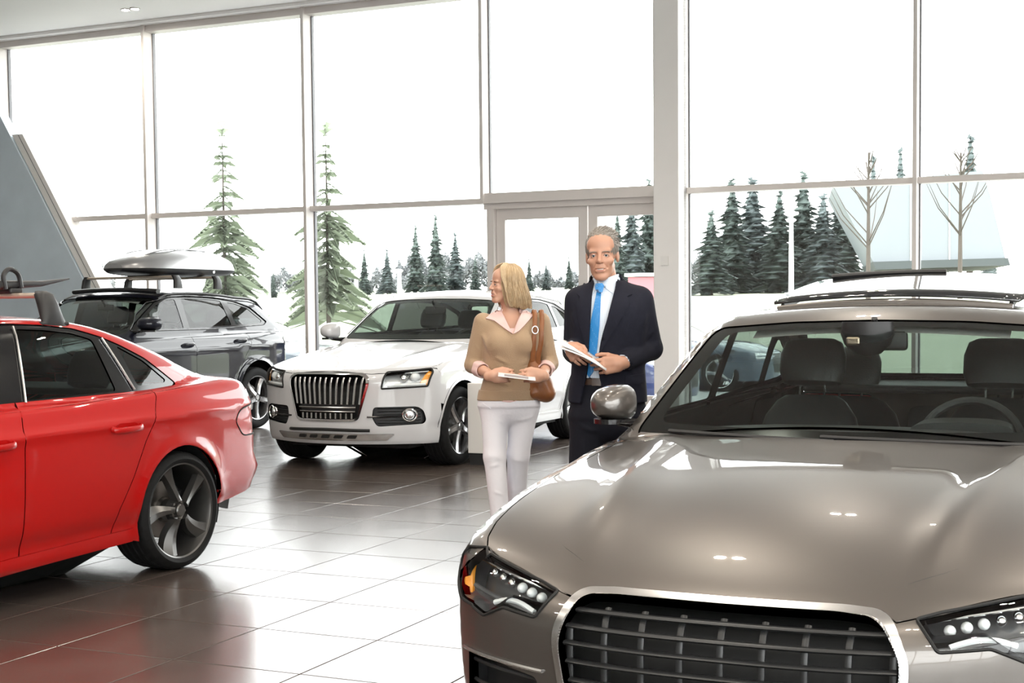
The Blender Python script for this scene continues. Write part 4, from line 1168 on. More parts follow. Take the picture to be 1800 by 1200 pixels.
# ================================================================ grey saloon (right foreground)
p_grey = pbr('taupe_metallic_paint', (.135, .122, .112), .34, .75, coat=1.0, coat_rough=.02, spec=.2)
grey = Car('grey_car', 'grey brown metallic saloon with large dark grille in the right foreground', SPEC_GREY, (.889, 4.355), math.pi / 2 - math.radians(24.3), p_grey)
def cfg_saloon(wb):
    pass
c = grey; b = c.b
hood_g = [(-.834, 0), (-.829, .119), (-.818, .312), (-.815, .391), (-.828, .413), (-.836, .427), (-.814, .475), (-.784, .533), (-.71, .652), (-.67, .715), (-.61, .782),
          (-.56, .803), (-.459, .822), (-.338, .826), (0, .815), (.35, .80), (.62, .775), (.655, .745), (.54, .36), (.50, 0)]
belt_g = lambda x: 1.045 + .020 * (x - .8)
lower(c, dict(hood=hood_g, hood_side=(10, 16), sill=lambda x: .25 + 0 * x, belt=belt_g, skirt=.075,
    doors=([(.60, 1.045), (.62, .80), (.66, .45), (.70, .25)], [(1.80, 1.06), (1.80, .7), (1.80, .25)], [(2.86, 1.085), (2.88, .86), (2.74, .68), (2.58, .45), (2.49, .25)]),
    fender_front=[(-.42, .50), (-.47, .58), (-.60, .66), (-.64, .76)], fa=150, ra=-12,
    quarter=[(2.95, 1.09), (3.12, 1.13), (3.30, 1.19), (3.50, 1.17), (3.64, 1.08), (3.72, .90), (3.62, .64), (3.55, .40), (3.32, .27)], pan=(-.55, 3.60)))
greenhouse(c, dict(ws=[(-.77, .962), (-.36, .955), (0, .952), (.36, .955), (.77, .962), (.668, 1.355), (.34, 1.378), (0, 1.385), (-.34, 1.378), (-.668, 1.355)],
    rw=[(-.70, 1.07), (.70, 1.07), (.60, 1.375), (-.60, 1.375)], gx=(.62, 3.55), gbase=lambda x: .93 + .03 * (x - .6), zc=.80,
    dlo=[(.86, 1.0), (1.15, 1.175), (1.40, 1.315), (1.65, 1.38), (2.0, 1.395), (2.35, 1.375), (2.65, 1.315), (2.95, 1.19), (3.08, 1.10), (2.9, 1.055), (1.8, 1.02)],
    wins=[[(.95, 1.025), (1.2, 1.175), (1.42, 1.295), (1.66, 1.355), (1.77, 1.365), (1.77, 1.035)], [(1.85, 1.035), (1.85, 1.37), (2.0, 1.37), (2.33, 1.35), (2.52, 1.31), (2.58, 1.06)], [(2.64, 1.065), (2.60, 1.285), (2.66, 1.275), (2.91, 1.17), (3.0, 1.105), (2.88, 1.08)]],
    glass=m_tint, strip=m_satin, lin=(1.35, 2.6), wsin=.905, frit=(.055, .022)))
WF = wrap_chart(.55)
def th(P): return [tuple(q) for q in WF.inv(np.asarray(P, float))]
grl = [(0, .690), (.30, .691), (.385, .686), (.419, .669), (.446, .623), (.462, .582), (.463, .536), (.445, .44), (.40, .33), (.36, .285), (.30, .27), (0, .268)]
gro = fillet([(z_, y_) for y_, z_ in []] or [(y, z) for y, z in grl] + [(-y, z) for y, z in grl[::-1] if y > 0], .02)
FCg = front_chart(1, -2.0)
gri = fillet([(y * .960, .475 + (z - .475) * .938) for y, z in grl] + [(-y * .960, .475 + (z - .475) * .938) for y, z in grl[::-1] if y > 0], .02)
hlY = [(.757, .731), (.645, .710), (.531, .689), (.473, .674), (.529, .603), (.570, .606), (.645, .612), (.686, .594), (.727, .574), (.781, .590)]
hlP = list(c.on(FCg, fillet(hlY, .008, 3), b.low))
outer = np.array([[-.655, .835, .600], [-.585, .865, .645], [-.545, .865, .695], [-.56, .84, .735], [-.63, .79, .742]])
def snap(P):   # move loose points to the body along the wrap rays
    return c.on(WF, th(P), b.low)
hlP = np.vstack([hlP[:-1], snap(outer)])
hl = {1: th(hlP), -1: [(-a, z) for a, z in th(hlP)]}
intake = [(.52, .44), (.80, .47), (.86, .40), (.82, .24), (.50, .22)]
inP = c.on(FCg, fillet([(y, z) for y, z in intake[:2]] + [(.80, .27), (.52, .25)], .02), b.low)
inh = {1: th(inP), -1: [(-a, z) for a, z in th(inP)]}
hf = c.on(top_chart(), hood_g[:11], b.all)
topl = [(a, z - .004) for a, z in th(hf)]
tl = topl + [(th([[-.60, .80, .66]])[0][0] + .03, .655), (th([[-.47, .88, .58]])[0][0], .575), (th([[-.42, .90, .50]])[0][0], .50), (th([[-.40, .91, .36]])[0][0], .36), (th([[-.42, .90, .2]])[0][0], .20)]
bo = tl + [(-a, z) for a, z in tl[::-1] if abs(a) > 1e-6]
c.panel('front_bumper', WF, bo, [th(c.on(FCg, gro, b.low)), hl[1], hl[-1], inh[1], inh[-1]], b.low, g=.03, rim=.03)
c.panel('front_inner_shell', WF, [(a, z) for a, z in [(-.75, .2), (.75, .2), (.75, .6), (.5, .66), (0, .66), (-.5, .66), (-.75, .6)]], [], lambda P: b.low(P) + .11, m_gap, g=.12, rim=0)
# grille
gf = c.panel('grille_frame', FCg, gro, [gri], b.low, m_satin, g=.03, off=.010, rim=.035)
def half_w(z): 
    zz = [.268, .33, .44, .536, .582, .623, .669, .69]; yy = [.34, .40, .445, .463, .462, .446, .419, .38]; return float(np.interp(z, zz, yy)) * .95
m_slat = pbr('grille_slat_grey', (.020, .021, .022), .35, .1)
for z in (.648, .598, .548, .498, .448, .398, .348, .305):
    y = np.linspace(-half_w(z), half_w(z), 24); P = c.on(FCg, [(q, z) for q in y], b.low, -.022)
    MB().tube(P, .014, 8, ry=.0075).build('grille_slat', m_slat, gf, True)
for k in range(-4, 5):
    y = k * .108 + .0; zt = .665 if abs(y) < .40 else .60
    P = c.on(FCg, [(y, z) for z in np.linspace(.29, zt, 12)], b.low, -.032); MB().tube(P, .006, 6, ry=.010, up=(0, 1, 0)).build('grille_bar', m_slat, gf, True)
# badge-less number plate carrier below the frame edge
P = c.on(FCg, [(0, .40)], b.low)[0]
MB().rbox((P[0] - .012, 0, .40), (.02, .34, .12), .008).build('plate_carrier', m_black, gf)
for sg in (1, -1):
    lamp = c.panel('headlamp', WF, hl[sg], [], b.low, m_lens, g=.04, off=-.001, rim=0)
    c.panel('lamp_bowl', WF, hl[sg], [], lambda P: b.low(P) + .075, m_lampgrey, lamp, g=.03, rim=-.07)
    ring = np.array([tuple(q) for q in resample(np.array(hl[sg]), .02)]); PR = c.on(WF, ring, b.low, .001)
    MB().tube(PR, .0045, 6, closed=True).build('lamp_seal', m_gap, lamp, True)
    for k in range(6):   # row of light-emitting cells
        y, z = .735 - k * .038, .676 - k * .0075
        P = c.on(FCg, [(sg * y, z)], lambda Q: b.low(Q) + .045)[0]
        V, F = lathe([(.0001, -.018), (.009, -.014), (.014, -.004), (.015, .006)], 14); V = V[:, [2, 0, 1]]
        MB().add(V + P, F).build('lamp_cell', m_lampwhite if k > 2 else m_lampsilver, lamp, True)
    for dz, rr, m in ((.055, .004, m_lampsilver), (-.012, .007, m_lampgrey)):
        y = np.linspace(.50, .80, 14); P = c.on(FCg, [(sg * q, float(np.interp(q, [.47, .80], [.652, .70])) + dz - .05) for q in y], lambda Q: b.low(Q) + .03)
        MB().tube(P, rr, 6).build('lamp_strip', m, lamp, True)
    # amber marker at the outer end, clear strip below
    P = snap(np.array([[-.60, sg * .845, .60], [-.585, sg * .85, .65], [-.57, sg * .85, .70]])); N = b.normal(P, b.low); P = P - N * .03
    MB().tube(crom(P, 5), .016, 8, ry=.010).build('side_marker', m_amber, lamp, True)
    P = c.on(FCg, [(sg * q, .607 + .018 * math.sin((q - .55) * 20)) for q in np.linspace(.55, .70, 8)], lambda Q: b.low(Q) + .028)
    MB().tube(P, .008, 8).build('daylight_strip', m_lampwhite, lamp, True)
    # lower intake
    it = c.panel('intake', WF, inh[sg], [], lambda P: b.low(P) + .06, m_black, g=.04, rim=-.05)
    for z in (.31, .37, .43):
        P = c.on(FCg, [(sg * y, z) for y in np.linspace(.53, .80, 10)], lambda Q: b.low(Q) + .02); MB().tube(P, .006, 6).build('intake_slat', m_slat, it, True)
    P = c.on(FCg, [(sg * y, .462) for y in np.linspace(.50, .82, 12)], b.low, .003); MB().tube(P, .006, 6).build('intake_trim', m_satin, it, True)
# boot lid, tail lamps, rear bumper
WR = wrap_chart(2.4, -1)
c.panel('boot_lid', top_chart(), mirror_half([(3.34, 0), (3.32, .66), (3.45, .70), (3.70, .68), (3.80, .60), (3.82, 0)]), [], b.all, g=.06)
lampo = fillet([(.30, .93), (.56, .95), (.585, .86), (.50, .80), (.30, .80)], .02)
rb = [(-.62, .25), (.62, .25), (.62, .62), (.56, .95), (.42, .985), (0, .985), (-.42, .985), (-.56, .95), (-.62, .62)]
c.panel('rear_bumper', WR, rb, [lampo, both(lampo)], b.low, g=.06)
for l in (lampo, np.array(both(lampo))): c.panel('tail_lamp', WR, l, [], b.low, m_redlens, g=.06, off=-.003)
for x, sg in ((0, 1), (0, -1), (2.912, 1), (2.912, -1)):
    wheel(c, 'grey', .343, .255, .25, 'bar', pbr('silver_wheel', (.42, .42, .43), .28, .9), x, (sg, .795), phase=.3)
    door = None
for sg in (1, -1):
    mirror_housing(c, (.89, sg * .842, 1.07), sg, (.17, .165, .152), p_grey)
    SC = side_chart(sg, .40, .93)
    door_handle(c, SC, 1.50, 1.70, .86, .865, p_grey); door_handle(c, SC, 2.50, 2.70, .88, .885, p_grey)
cabin(c, dict(dash=(.93, .93), fs=1.62, rs=2.42, shelf=(2.98, 1.03), rvm=(1.36, 1.30), hh=.70))
# sensor housing behind the screen top
P = c.on(front_chart(1, -1.5), [(.0, 1.33)], b.green, -.02)[0]
MB().add(*[(V * [.06, .105, .070] + P + np.array([.05, .03, -.005]), F) for V, F in [lathe([(.001, -1), (.5, -.8), (.85, -.3), (1, .3), (.95, 1)], 18)]][0]).build('sensor_housing', m_black, c.root, True)
MB().rbox(P + np.array([-.0, .075, -.010]), (.03, .055, .035), .008).build('sensor_lens', pbr('copper_sensor', (.55, .42, .33), .25, 1.0), c.root)
# wipers
for y0, y1 in ((-.62, .05), (.0, .62)):
    P = c.on(front_chart(1, -1.5), [(y0 + (y1 - y0) * t, .965 + .012 * t) for t in np.linspace(0, 1, 8)], b.green, .012)
    MB().tube(P, .008, 6).build('wiper', m_black, c.root, True)
# tilted glass sunroof lying over the rear roof
sun = []
for x, z, w in ((1.70, 1.476, .50), (1.90, 1.500, .52), (2.15, 1.529, .53), (2.40, 1.556, .52), (2.60, 1.577, .50), (2.66, 1.583, .48)):
    sun.append([(x + .02 * (y / .5) ** 2, y, z - .028 * (y / .5) ** 2) for y in np.linspace(-w, w, 15)])
V = [p for r in sun for p in r]; n = 15; m = len(sun)
F = [(i * n + k, i * n + k + 1, (i + 1) * n + k + 1, (i + 1) * n + k) for i in range(m - 1) for k in range(n - 1)]
so = link_mesh('sunroof', V, F, pbr('dark_sunroof_glass', (.02, .022, .024), .04, coat=1), c.root, True, None, 25)
md = so.modifiers.new('thick', 'SOLIDIFY'); md.thickness = .012
MB().tube([(1.70, y, 1.452 - .03 * (y / .5) ** 2) for y in np.linspace(-.48, .48, 14)], .012, 8, ry=.018).build('sunroof_lip', p_grey, so, True)
MB().tube([(2.66, y, 1.598 - .02 * (y / .5) ** 2) for y in np.linspace(-.10, .44, 12)], .016, 8, ry=.014).build('wind_deflector', m_black, so, True)
for y in (-.47, .47): MB().tube([(1.75, y, 1.44), (2.62, y, 1.545)], .010, 6, ry=.02).build('sunroof_arm', m_black, so)
# ---- shared front and rear ends
def front_end(c, xa, hood_half, grille, lamp, intake, edge, zb, inner=.945, frame_mat=None, frame_off=.010):
    """bumper skin with openings; returns helper dict"""
    b = c.b; WF = wrap_chart(xa); FC = front_chart(1, -2.0)
    th = lambda P: [tuple(q) for q in WF.inv(np.asarray(P, float))]
    full = lambda h: [(y, z) for y, z in h] + [(-y, z) for y, z in h[::-1] if y > 1e-6]
    go = fillet(full(grille), .025); cz = (grille[0][1] + grille[-1][1]) / 2
    gi = fillet([(y * inner, cz + (z - cz) * (inner - .02)) for y, z in full(grille)], .025)
    lp = {}; it = {}
    for sg in (1, -1):
        lp[sg] = th(c.on(FC, resample(fillet([(sg * y, z) for y, z in lamp], .012, 3), .03), b.low))
        it[sg] = th(c.on(FC, resample(fillet([(sg * y, z) for y, z in intake], .03, 3), .03), b.low))
    hf = c.on(top_chart(), hood_half, b.all); tl = [(a, z - .004) for a, z in th(hf)]
    tl += [th([[x, y, z]])[0] for x, y, z in edge]
    bo = tl + [(-a, z) for a, z in tl[::-1] if abs(a) > 1e-6]
    bump = c.panel('front_bumper', WF, bo, [th(c.on(FC, go, b.low)), lp[1], lp[-1], it[1], it[-1]], b.low, g=.04, rim=.03)
    c.panel('front_inner_shell', WF, [(-.7, zb), (.7, zb), (.7, cz), (0, grille[0][1] - .03), (-.7, cz)], [], lambda P: b.low(P) + .11, m_gap, g=.14, rim=0)
    gf = c.panel('grille_frame', FC, go, [gi], b.low, frame_mat or m_chrome, g=.04, off=frame_off, rim=.035)
    return dict(WF=WF, FC=FC, th=th, lp=lp, it=it, gf=gf, gi=gi, bump=bump, snap=lambda P: c.on(WF, th(P), b.low))
def head_lamp(c, e, sg, cells, strips, amber=None, bowl=m_lampgrey, depth=.07, seal=.006):
    b = c.b; WF, FC = e['WF'], e['FC']
    lamp = c.panel('headlamp', WF, e['lp'][sg], [], b.low, m_lens, g=.05, off=-.001, rim=0)
    c.panel('lamp_bowl', WF, e['lp'][sg], [], lambda P: b.low(P) + depth, bowl, lamp, g=.035, rim=-(depth - .005))
    PR = c.on(WF, resample(np.array(e['lp'][sg]), .02), b.low, .001); MB().tube(PR, seal, 6, closed=True).build('lamp_seal', m_gap, lamp, True)
    for y, z, r, m in cells:
        P = c.on(FC, [(sg * y, z)], lambda Q: b.low(Q) + .035)[0]
        V, F = lathe([(.0001, -r * .8), (r * .5, -r * .68), (r * .85, -r * .3), (r, .0), (r * 1.08, .004), (r * 1.08, .05)], 18); V = V[:, [2, 0, 1]]
        MB().add(V + P, F).build('lamp_cell', m, lamp, True)
    for pts, r, m in strips:
        P = c.on(FC, [(sg * y, z) for y, z in dense(np.array(pts), .03)], lambda Q: b.low(Q) + .022); MB().tube(P, r, 6).build('lamp_strip', m, lamp, True)
    if amber:
        c.panel('indicator', FC, [(sg * y, z) for y, z in amber], [], lambda P: b.low(P) + .018, m_amber, lamp, g=.05, rim=.02)
    return lamp
def rear_end(c, xa, bump, lamp, lid=None, lamp_mat=None):
    b = c.b; WR = wrap_chart(xa, -1)
    full = bump + [(-a, z) for a, z in bump[::-1]]
    lo = fillet(lamp, .025); holes = [lo, np.array([(-a, z) for a, z in lo])]
    c.panel('rear_bumper', WR, full, holes, b.low, g=.05)
    for h in holes:
        o = c.panel('tail_lamp', WR, h, [], b.low, lamp_mat or m_redlens, g=.05, off=-.002)
        PR = c.on(WR, resample(h, .03), b.low, .0005); MB().tube(PR, .0045, 6, closed=True).build('lamp_seal', m_gap, o, True)
        ctr = h.mean(0); c.panel('lamp_band', WR, [(ctr[0] + (a - ctr[0]) * .8, ctr[1] + (z - ctr[1]) * .28) for a, z in h], [], b.low, m_lampwhite, o, g=.05, off=-.006)
    if lid: c.panel('boot_lid', top_chart(), mirror_half(lid), [], b.all, g=.06)
    return WR

# ================================================================ red saloon (left foreground)
p_red = pbr('bright_red_paint', (.37, .004, .0035), .32, coat=.8, coat_rough=.02, spec=.15)
loc, yaw = pose_from((319, 896.7), .331, (2.808, -.885), 26.8)
red = Car('red_car', 'bright red saloon with dark five-blade alloy wheels at the left edge', SPEC_RED, loc, yaw, p_red)
c = red; b = c.b
hood_r = [(-.79, 0), (-.785, .30), (-.775, .38), (-.76, .45), (-.68, .62), (-.60, .74), (-.53, .785), (-.35, .795), (0, .79), (.35, .78), (.60, .755), (.63, .73), (.53, .36), (.49, 0)]
belt_r = lambda x: 1.045 + .014 * (x - .8) + .012 * np.maximum(x - 2.2, 0)
lower(c, dict(hood=hood_r, hood_side=(6, 10), sill=lambda x: .285 + .03 * (x - 1.5), belt=belt_r, skirt=.07, skirt_off=.008, g=.03,
    doors=([(.58, 1.045), (.60, .80), (.63, .45), (.66, .27)], [(1.69, 1.06), (1.675, 1.0), (1.645, .88), (1.635, .6), (1.625, .268)], [(2.655, 1.075), (2.645, 1.01), (2.605, .93), (2.555, .83), (2.50, .755), (2.40, .575), (2.30, .42), (2.255, .292)]),
    fender_front=[(-.40, .50), (-.45, .58), (-.52, .70), (-.53, .78)], fa=150, ra=10,
    quarter=[(2.80, 1.085), (2.95, 1.095), (3.02, 1.125), (3.10, 1.18), (3.30, 1.20), (3.44, 1.16), (3.53, 1.09), (3.52, .99), (3.42, .925), (3.345, .875), (3.33, .79), (3.305, .70), (3.27, .60), (3.22, .5)], pan=(-.58, 3.20)))
red_wins = [[(.93, 1.01), (1.15, 1.16), (1.38, 1.285), (1.56, 1.345), (1.60, 1.0)], [(1.765, 1.012), (1.855, 1.366), (2.05, 1.357), (2.23, 1.338), (2.37, 1.30), (2.43, 1.022)], [(2.62, 1.040), (2.55, 1.262), (2.585, 1.245), (2.74, 1.175), (2.90, 1.06), (2.88, 1.045)]]
greenhouse(c, dict(ws=[(-.76, .955), (-.36, .945), (0, .94), (.36, .945), (.76, .955), (.63, 1.345), (.34, 1.365), (0, 1.37), (-.34, 1.365), (-.63, 1.345)],
    rw=[(-.66, 1.075), (.66, 1.075), (.56, 1.355), (-.56, 1.355)], gx=(.60, 3.55), gbase=lambda x: .925 + .03 * (x - .6), zc=.80, g=.03,
    dlo=[(.84, .985), (1.1, 1.16), (1.35, 1.30), (1.58, 1.372), (1.80, 1.393), (2.05, 1.382), (2.25, 1.362), (2.44, 1.314), (2.58, 1.264), (2.76, 1.186), (2.99, 1.035), (2.94, 1.020), (2.42, 1.000), (1.6, .980)],
    wins=red_wins, glass=m_tint, lin=(1.3, 2.5)))
for sg in (1, -1):   # bright divider bars of the rear door
    SC = side_chart(sg, 0, 1.2)
    for q in ([(1.755, 1.0), (1.845, 1.375)], [(2.445, 1.305), (2.575, 1.02)]):
        P = c.on(SC, dense(np.array(q), .05), b.green, .002); MB().tube(P, .007, 6).build('window_bar', m_satin, c.root, True)
    # black rubber along the roof edge
    door_handle(c, side_chart(sg, .40, .93), 1.36, 1.565, .822, .824, p_red); door_handle(c, side_chart(sg, .40, .93), 2.235, 2.455, .838, .842, p_red)
e = front_end(c, .5, hood_r[:7], [(0, .70), (.34, .698), (.40, .66), (.41, .58), (.32, .32), (0, .31)], [(.49, .70), (.78, .72), (.84, .66), (.80, .59), (.52, .61)], [(.48, .44), (.78, .46), (.80, .28), (.50, .26)],
              [(-.50, .83, .62), (-.42, .87, .50), (-.38, .88, .36), (-.40, .87, .2)], .25)
for sg in (1, -1):
    head_lamp(c, e, sg, [(.60, .655, .035, m_lampsilver), (.70, .66, .03, m_lampsilver)], [([(.52, .62), (.78, .60)], .006, m_lampwhite)])
    c.panel('intake', e['WF'], e['it'][sg], [], lambda P: b.low(P) + .06, m_black, g=.06, rim=-.05)
    mirror_housing(c, (.80, sg * .865, 1.06), sg, (.16, .17, .15), p_red)
for z in np.linspace(.36, .66, 7):
    P = c.on(e['FC'], [(y, z) for y in np.linspace(-.36, .36, 16)], b.low, -.02); MB().tube(P, .010, 6).build('grille_slat', m_black, e['gf'], True)
rear_end(c, 2.4, [(0, 1.0), (.40, 1.0), (.62, .965), (.745, .88), (.775, .70), (.80, .56), (.86, .46), (.86, .32), (.74, .335), (.6, .37), (.35, .40), (0, .405)], [(.36, .885), (.60, .895), (.715, .865), (.745, .79), (.70, .70), (.36, .70)],
         [(3.46, 0), (3.42, .66), (3.55, .70), (3.70, .60), (3.74, 0)])
m_titan = pbr('titanium_wheel', (.145, .142, .138), .30, .85)
for x, sg in ((0, 1), (0, -1), (2.808, 1), (2.808, -1)):
    wheel(c, 'red', .331, .265, .268, 'rotor', m_titan, x, (sg, .768), phase=math.radians(-8) if sg < 0 else .4)
cabin(c, dict(dash=(.88, .91), fs=1.50, rs=2.24, shelf=(2.85, 1.0), rvm=(1.28, 1.27), hh=.68, hh2=.62, sz=.40))
m_rackbar = pbr('champagne_bar', (.62, .52, .43), .35, .6)
# roof rack with ski carrier
t = thing('roof_rack', 'black roof rack foot with champagne crossbar on the red car roof', 'roof rack', (*loc, 0), yaw)
for x in (1.16, 2.15):
    MB().rbox((x, 0, 1.535), (.075, 1.10, .028), .012).build('crossbar', m_rackbar, t)
    for sg in (1, -1):
        A = np.array([1., 0, 0]); Yv = np.array([0, 1., 0])
        lofted([((x, sg * .620, 1.372), .085, .012, A, Yv), ((x, sg * .616, 1.392), .08, .018, A, Yv), ((x, sg * .598, 1.43), .068, .032, A, Yv), ((x, sg * .575, 1.49), .055, .042, A, Yv), ((x, sg * .548, 1.540), .042, .046, A, Yv), ((x, sg * .53, 1.558), .02, .03, A, Yv)], 'rack_foot', m_black, t)
        MB().rbox((x, sg * .606, 1.386), (.20, .05, .022), .008).build('foot_pad', m_black, t)
t = thing('ski_carrier', 'black tapering ski carrier clamped on top of the red car rack', 'ski carrier', (*loc, 0), yaw)
A = np.array([0, 1., 0])
lofted([((1.0, -.30, 1.585), .05, .022, A, EZ), ((1.3, -.30, 1.588), .06, .026, A, EZ), ((1.7, -.30, 1.590), .06, .028, A, EZ), ((2.10, -.30, 1.592), .055, .026, A, EZ), ((2.36, -.30, 1.602), .045, .016, A, EZ), ((2.585, -.30, 1.632), .012, .004, A, EZ)], 'carrier_arm', m_black, t)
MB().tube(crom([(2.08, -.35, 1.57), (2.07, -.35, 1.64), (2.11, -.35, 1.675), (2.17, -.35, 1.65), (2.19, -.35, 1.58)], 5), .013, 8, up=(0, 1, 0)).build('clamp', m_black, t, True)
for x in (1.16, 2.15): MB().rbox((x, -.30, 1.562), (.09, .12, .03), .01).build('carrier_base', m_black, t)

# ================================================================ white SUV
p_white = pbr('white_paint', (.53, .53, .54), .35, coat=1.0, coat_rough=.02, spec=.2)
loc, yaw = pose_from((792, 815), 0.0, (0, -.81), 25)
white = Car('white_car', 'white SUV with chrome barred grille parked in the middle', SPEC_WHITE, loc, yaw, p_white)
c = white; b = c.b
hood_w = [(-.79, 0), (-.785, .30), (-.765, .42), (-.70, .555), (-.56, .73), (-.44, .85), (-.34, .875), (0, .84), (.35, .82), (.60, .80), (.66, .765), (.56, .36), (.52, 0)]
belt_w = lambda x: 1.235 + .02 * (x - .8)
lower(c, dict(hood=hood_w, hood_side=(5, 9), sill=lambda x: .36 + 0 * x, belt=belt_w, skirt=.095, skirt_off=.006, g=.045,
    doors=([(.60, 1.23), (.62, .95), (.64, .55), (.68, .36)], [(1.70, 1.25), (1.70, .8), (1.70, .36)], [(2.72, 1.27), (2.72, 1.0), (2.60, .82), (2.46, .62), (2.36, .36)]),
    fender_front=[(-.40, .60), (-.50, .64), (-.46, .73), (-.402, .755), (-.400, .93)], fa=150, ra=0,
    quarter=[(2.9, 1.275), (3.2, 1.285), (3.42, 1.29), (3.56, 1.15), (3.48, .70), (3.42, .45), (3.24, .38)], pan=(-.52, 3.45)))
greenhouse(c, dict(ws=[(-.78, 1.155), (-.36, 1.148), (0, 1.145), (.36, 1.148), (.78, 1.155), (.668, 1.515), (.60, 1.535), (.34, 1.55), (0, 1.555), (-.34, 1.55), (-.60, 1.535), (-.668, 1.515)],
    rw=[(-.66, 1.20), (.66, 1.20), (.58, 1.50), (-.58, 1.50)], gx=(.60, 3.72), gbase=lambda x: 1.08 + .02 * (x - .6), zc=.95,
    dlo=[(.84, 1.185), (1.1, 1.36), (1.30, 1.485), (1.50, 1.545), (1.9, 1.565), (2.4, 1.545), (2.8, 1.50), (3.1, 1.42), (3.32, 1.27), (3.25, 1.235), (2.0, 1.20)],
    wins=[[(.95, 1.21), (1.15, 1.355), (1.32, 1.46), (1.52, 1.52), (1.66, 1.53), (1.66, 1.215)], [(1.75, 1.22), (1.75, 1.53), (1.9, 1.535), (2.38, 1.515), (2.58, 1.49), (2.64, 1.24)], [(2.71, 1.245), (2.67, 1.475), (2.8, 1.46), (3.06, 1.385), (3.22, 1.275), (3.18, 1.26)]],
    glass=[m_tint, thin_glass('dark_privacy_glass', (.05, .055, .055), .45), thin_glass('dark_privacy_glass', (.05, .055, .055), .45)], strip=m_satin, lin=(1.3, 3.1), ws_mat=thin_glass('clear_windscreen', (.74, .80, .77))))
e = front_end(c, .5, hood_w[:6], [(0, .878), (.355, .875), (.415, .845), (.418, .78), (.325, .465), (.28, .448), (0, .445)], [(.545, .886), (.72, .898), (.865, .912), (.888, .882), (.865, .758), (.52, .740)],
              [(.452, .576), (.79, .579), (.835, .545), (.852, .457), (.835, .421), (.483, .401), (.44, .48)], [(-.392, .915, .90), (-.392, .92, .78), (-.40, .925, .62), (-.385, .925, .45), (-.41, .91, .24)], .28)
FCw = e['FC']; m_bar = pbr('grille_bar_chrome', (.66, .66, .66), .22, 1.0)
for k in range(-6, 7):   # vertical bars in the upper grille, short ones at its foot
    y0, y1 = k * .0605, k * .0555
    P = c.on(FCw, [(y0 + (y1 - y0) * t, .845 - t * .245) for t in np.linspace(0, 1, 10)], b.low, -.012); MB().tube(P, .006, 6, ry=.012, up=(0, 1, 0)).build('grille_bar', m_bar, e['gf'], True)
    if abs(k) < 6:
        P = c.on(FCw, [(k * .052, .52 - t * .05) for t in np.linspace(0, 1, 4)], b.low, -.012); MB().tube(P, .004, 6, ry=.010, up=(0, 1, 0)).build('grille_bar', m_bar, e['gf'], True)
for z, w, r in ((.572, .30, .007), (.535, .295, .005)):
    P = c.on(FCw, [(y, z) for y in np.linspace(-w, w, 16)], b.low, -.008); MB().tube(P, r, 6).build('grille_rail', m_bar, e['gf'], True)
c.panel('plate_carrier', FCw, [(-.29, .595), (.29, .595), (.28, .530), (-.28, .530)], [], lambda P: b.low(P) + .02, m_black, e['gf'], g=.06, rim=.01)
for sg in (1, -1):
    head_lamp(c, e, sg, [(.745, .836, .036, m_lampwhite), (.665, .828, .034, m_lampsilver)], [([(.555, .765), (.84, .775)], .014, m_lampwhite), ([(.57, .868), (.84, .888)], .006, m_lampwhite)],
              amber=[(.795, .762), (.842, .888), (.874, .888), (.858, .762)], bowl=pbr('white_lamp_bowl', (.82, .83, .84), .25, .3), seal=.009)
    it = c.panel('intake', e['WF'], e['it'][sg], [], lambda P: b.low(P) + .045, m_black, g=.05, rim=-.035)
    P = c.on(FCw, [(sg * y, .49 + .02 * (y - .45)) for y in np.linspace(.40, .675, 10)], b.low, .004); MB().tube(P, .008, 6).build('intake_trim', m_gloss_black, it, True)
    P0 = c.on(FCw, [(sg * .735, .503)], b.low)[0]; N0 = b.normal(P0[None], b.low)[0]
    ax = unit(N0 * [1, 1, 0]); X = np.cross([0, 0, 1.], ax); a = np.arange(24) * 2 * math.pi / 24
    ringp = P0 + ax * .004 + np.outer(np.cos(a) * .066, X) + np.outer(np.sin(a) * .055, [0, 0, 1.])
    fl_ = MB().tube(ringp, .007, 8, closed=True, up=ax).build('fog_lamp', m_chrome, it, True)
    V, F = lathe([(.0001, .012), (.03, .008), (.05, -.004), (.058, -.02)], 18); Rm = np.stack([X, np.array([0, 0, 1.]), ax], 1); MB().add(V @ Rm.T + P0 - ax * .006, F).build('fog_lens', m_lampsilver, it, True)
    for z in np.linspace(.43, .56, 6):
        P = c.on(FCw, [(sg * y, z) for y in np.linspace(.47, .80, 8)], lambda Q: b.low(Q) + .03); MB().tube(P, .005, 5).build('intake_slat', m_slat, it, True)
    mirror_housing(c, (.86, sg * .905, 1.235), sg, (.17, .19, .18), p_white)
    door_handle(c, side_chart(sg, .40, .93), 1.42, 1.62, .99, .995, p_white); door_handle(c, side_chart(sg, .40, .93), 2.44, 2.64, 1.01, 1.015, p_white)
    y = .60; P = np.array([[x, sg * (.66 - .05 * sstep(2.6, 3.4, x)), 0] for x in np.linspace(1.55, 3.2, 14)]); Q = c.on(top_chart(), P[:, :2], b.all)
    Q[:, 2] += .035 * np.sin(np.linspace(0, math.pi, 14)) ** .35; MB().tube(Q, .014, 8).build('roof_rail', m_satin, c.root, True)
    c.panel('wheel_arch_trim', side_chart(sg, .40, .93), arc(0, .375, .425, -8, 178, 24) + arc(0, .375, .402, 178, -8, 24), [], b.all, p_white, g=.04, off=.004, rim=.02)
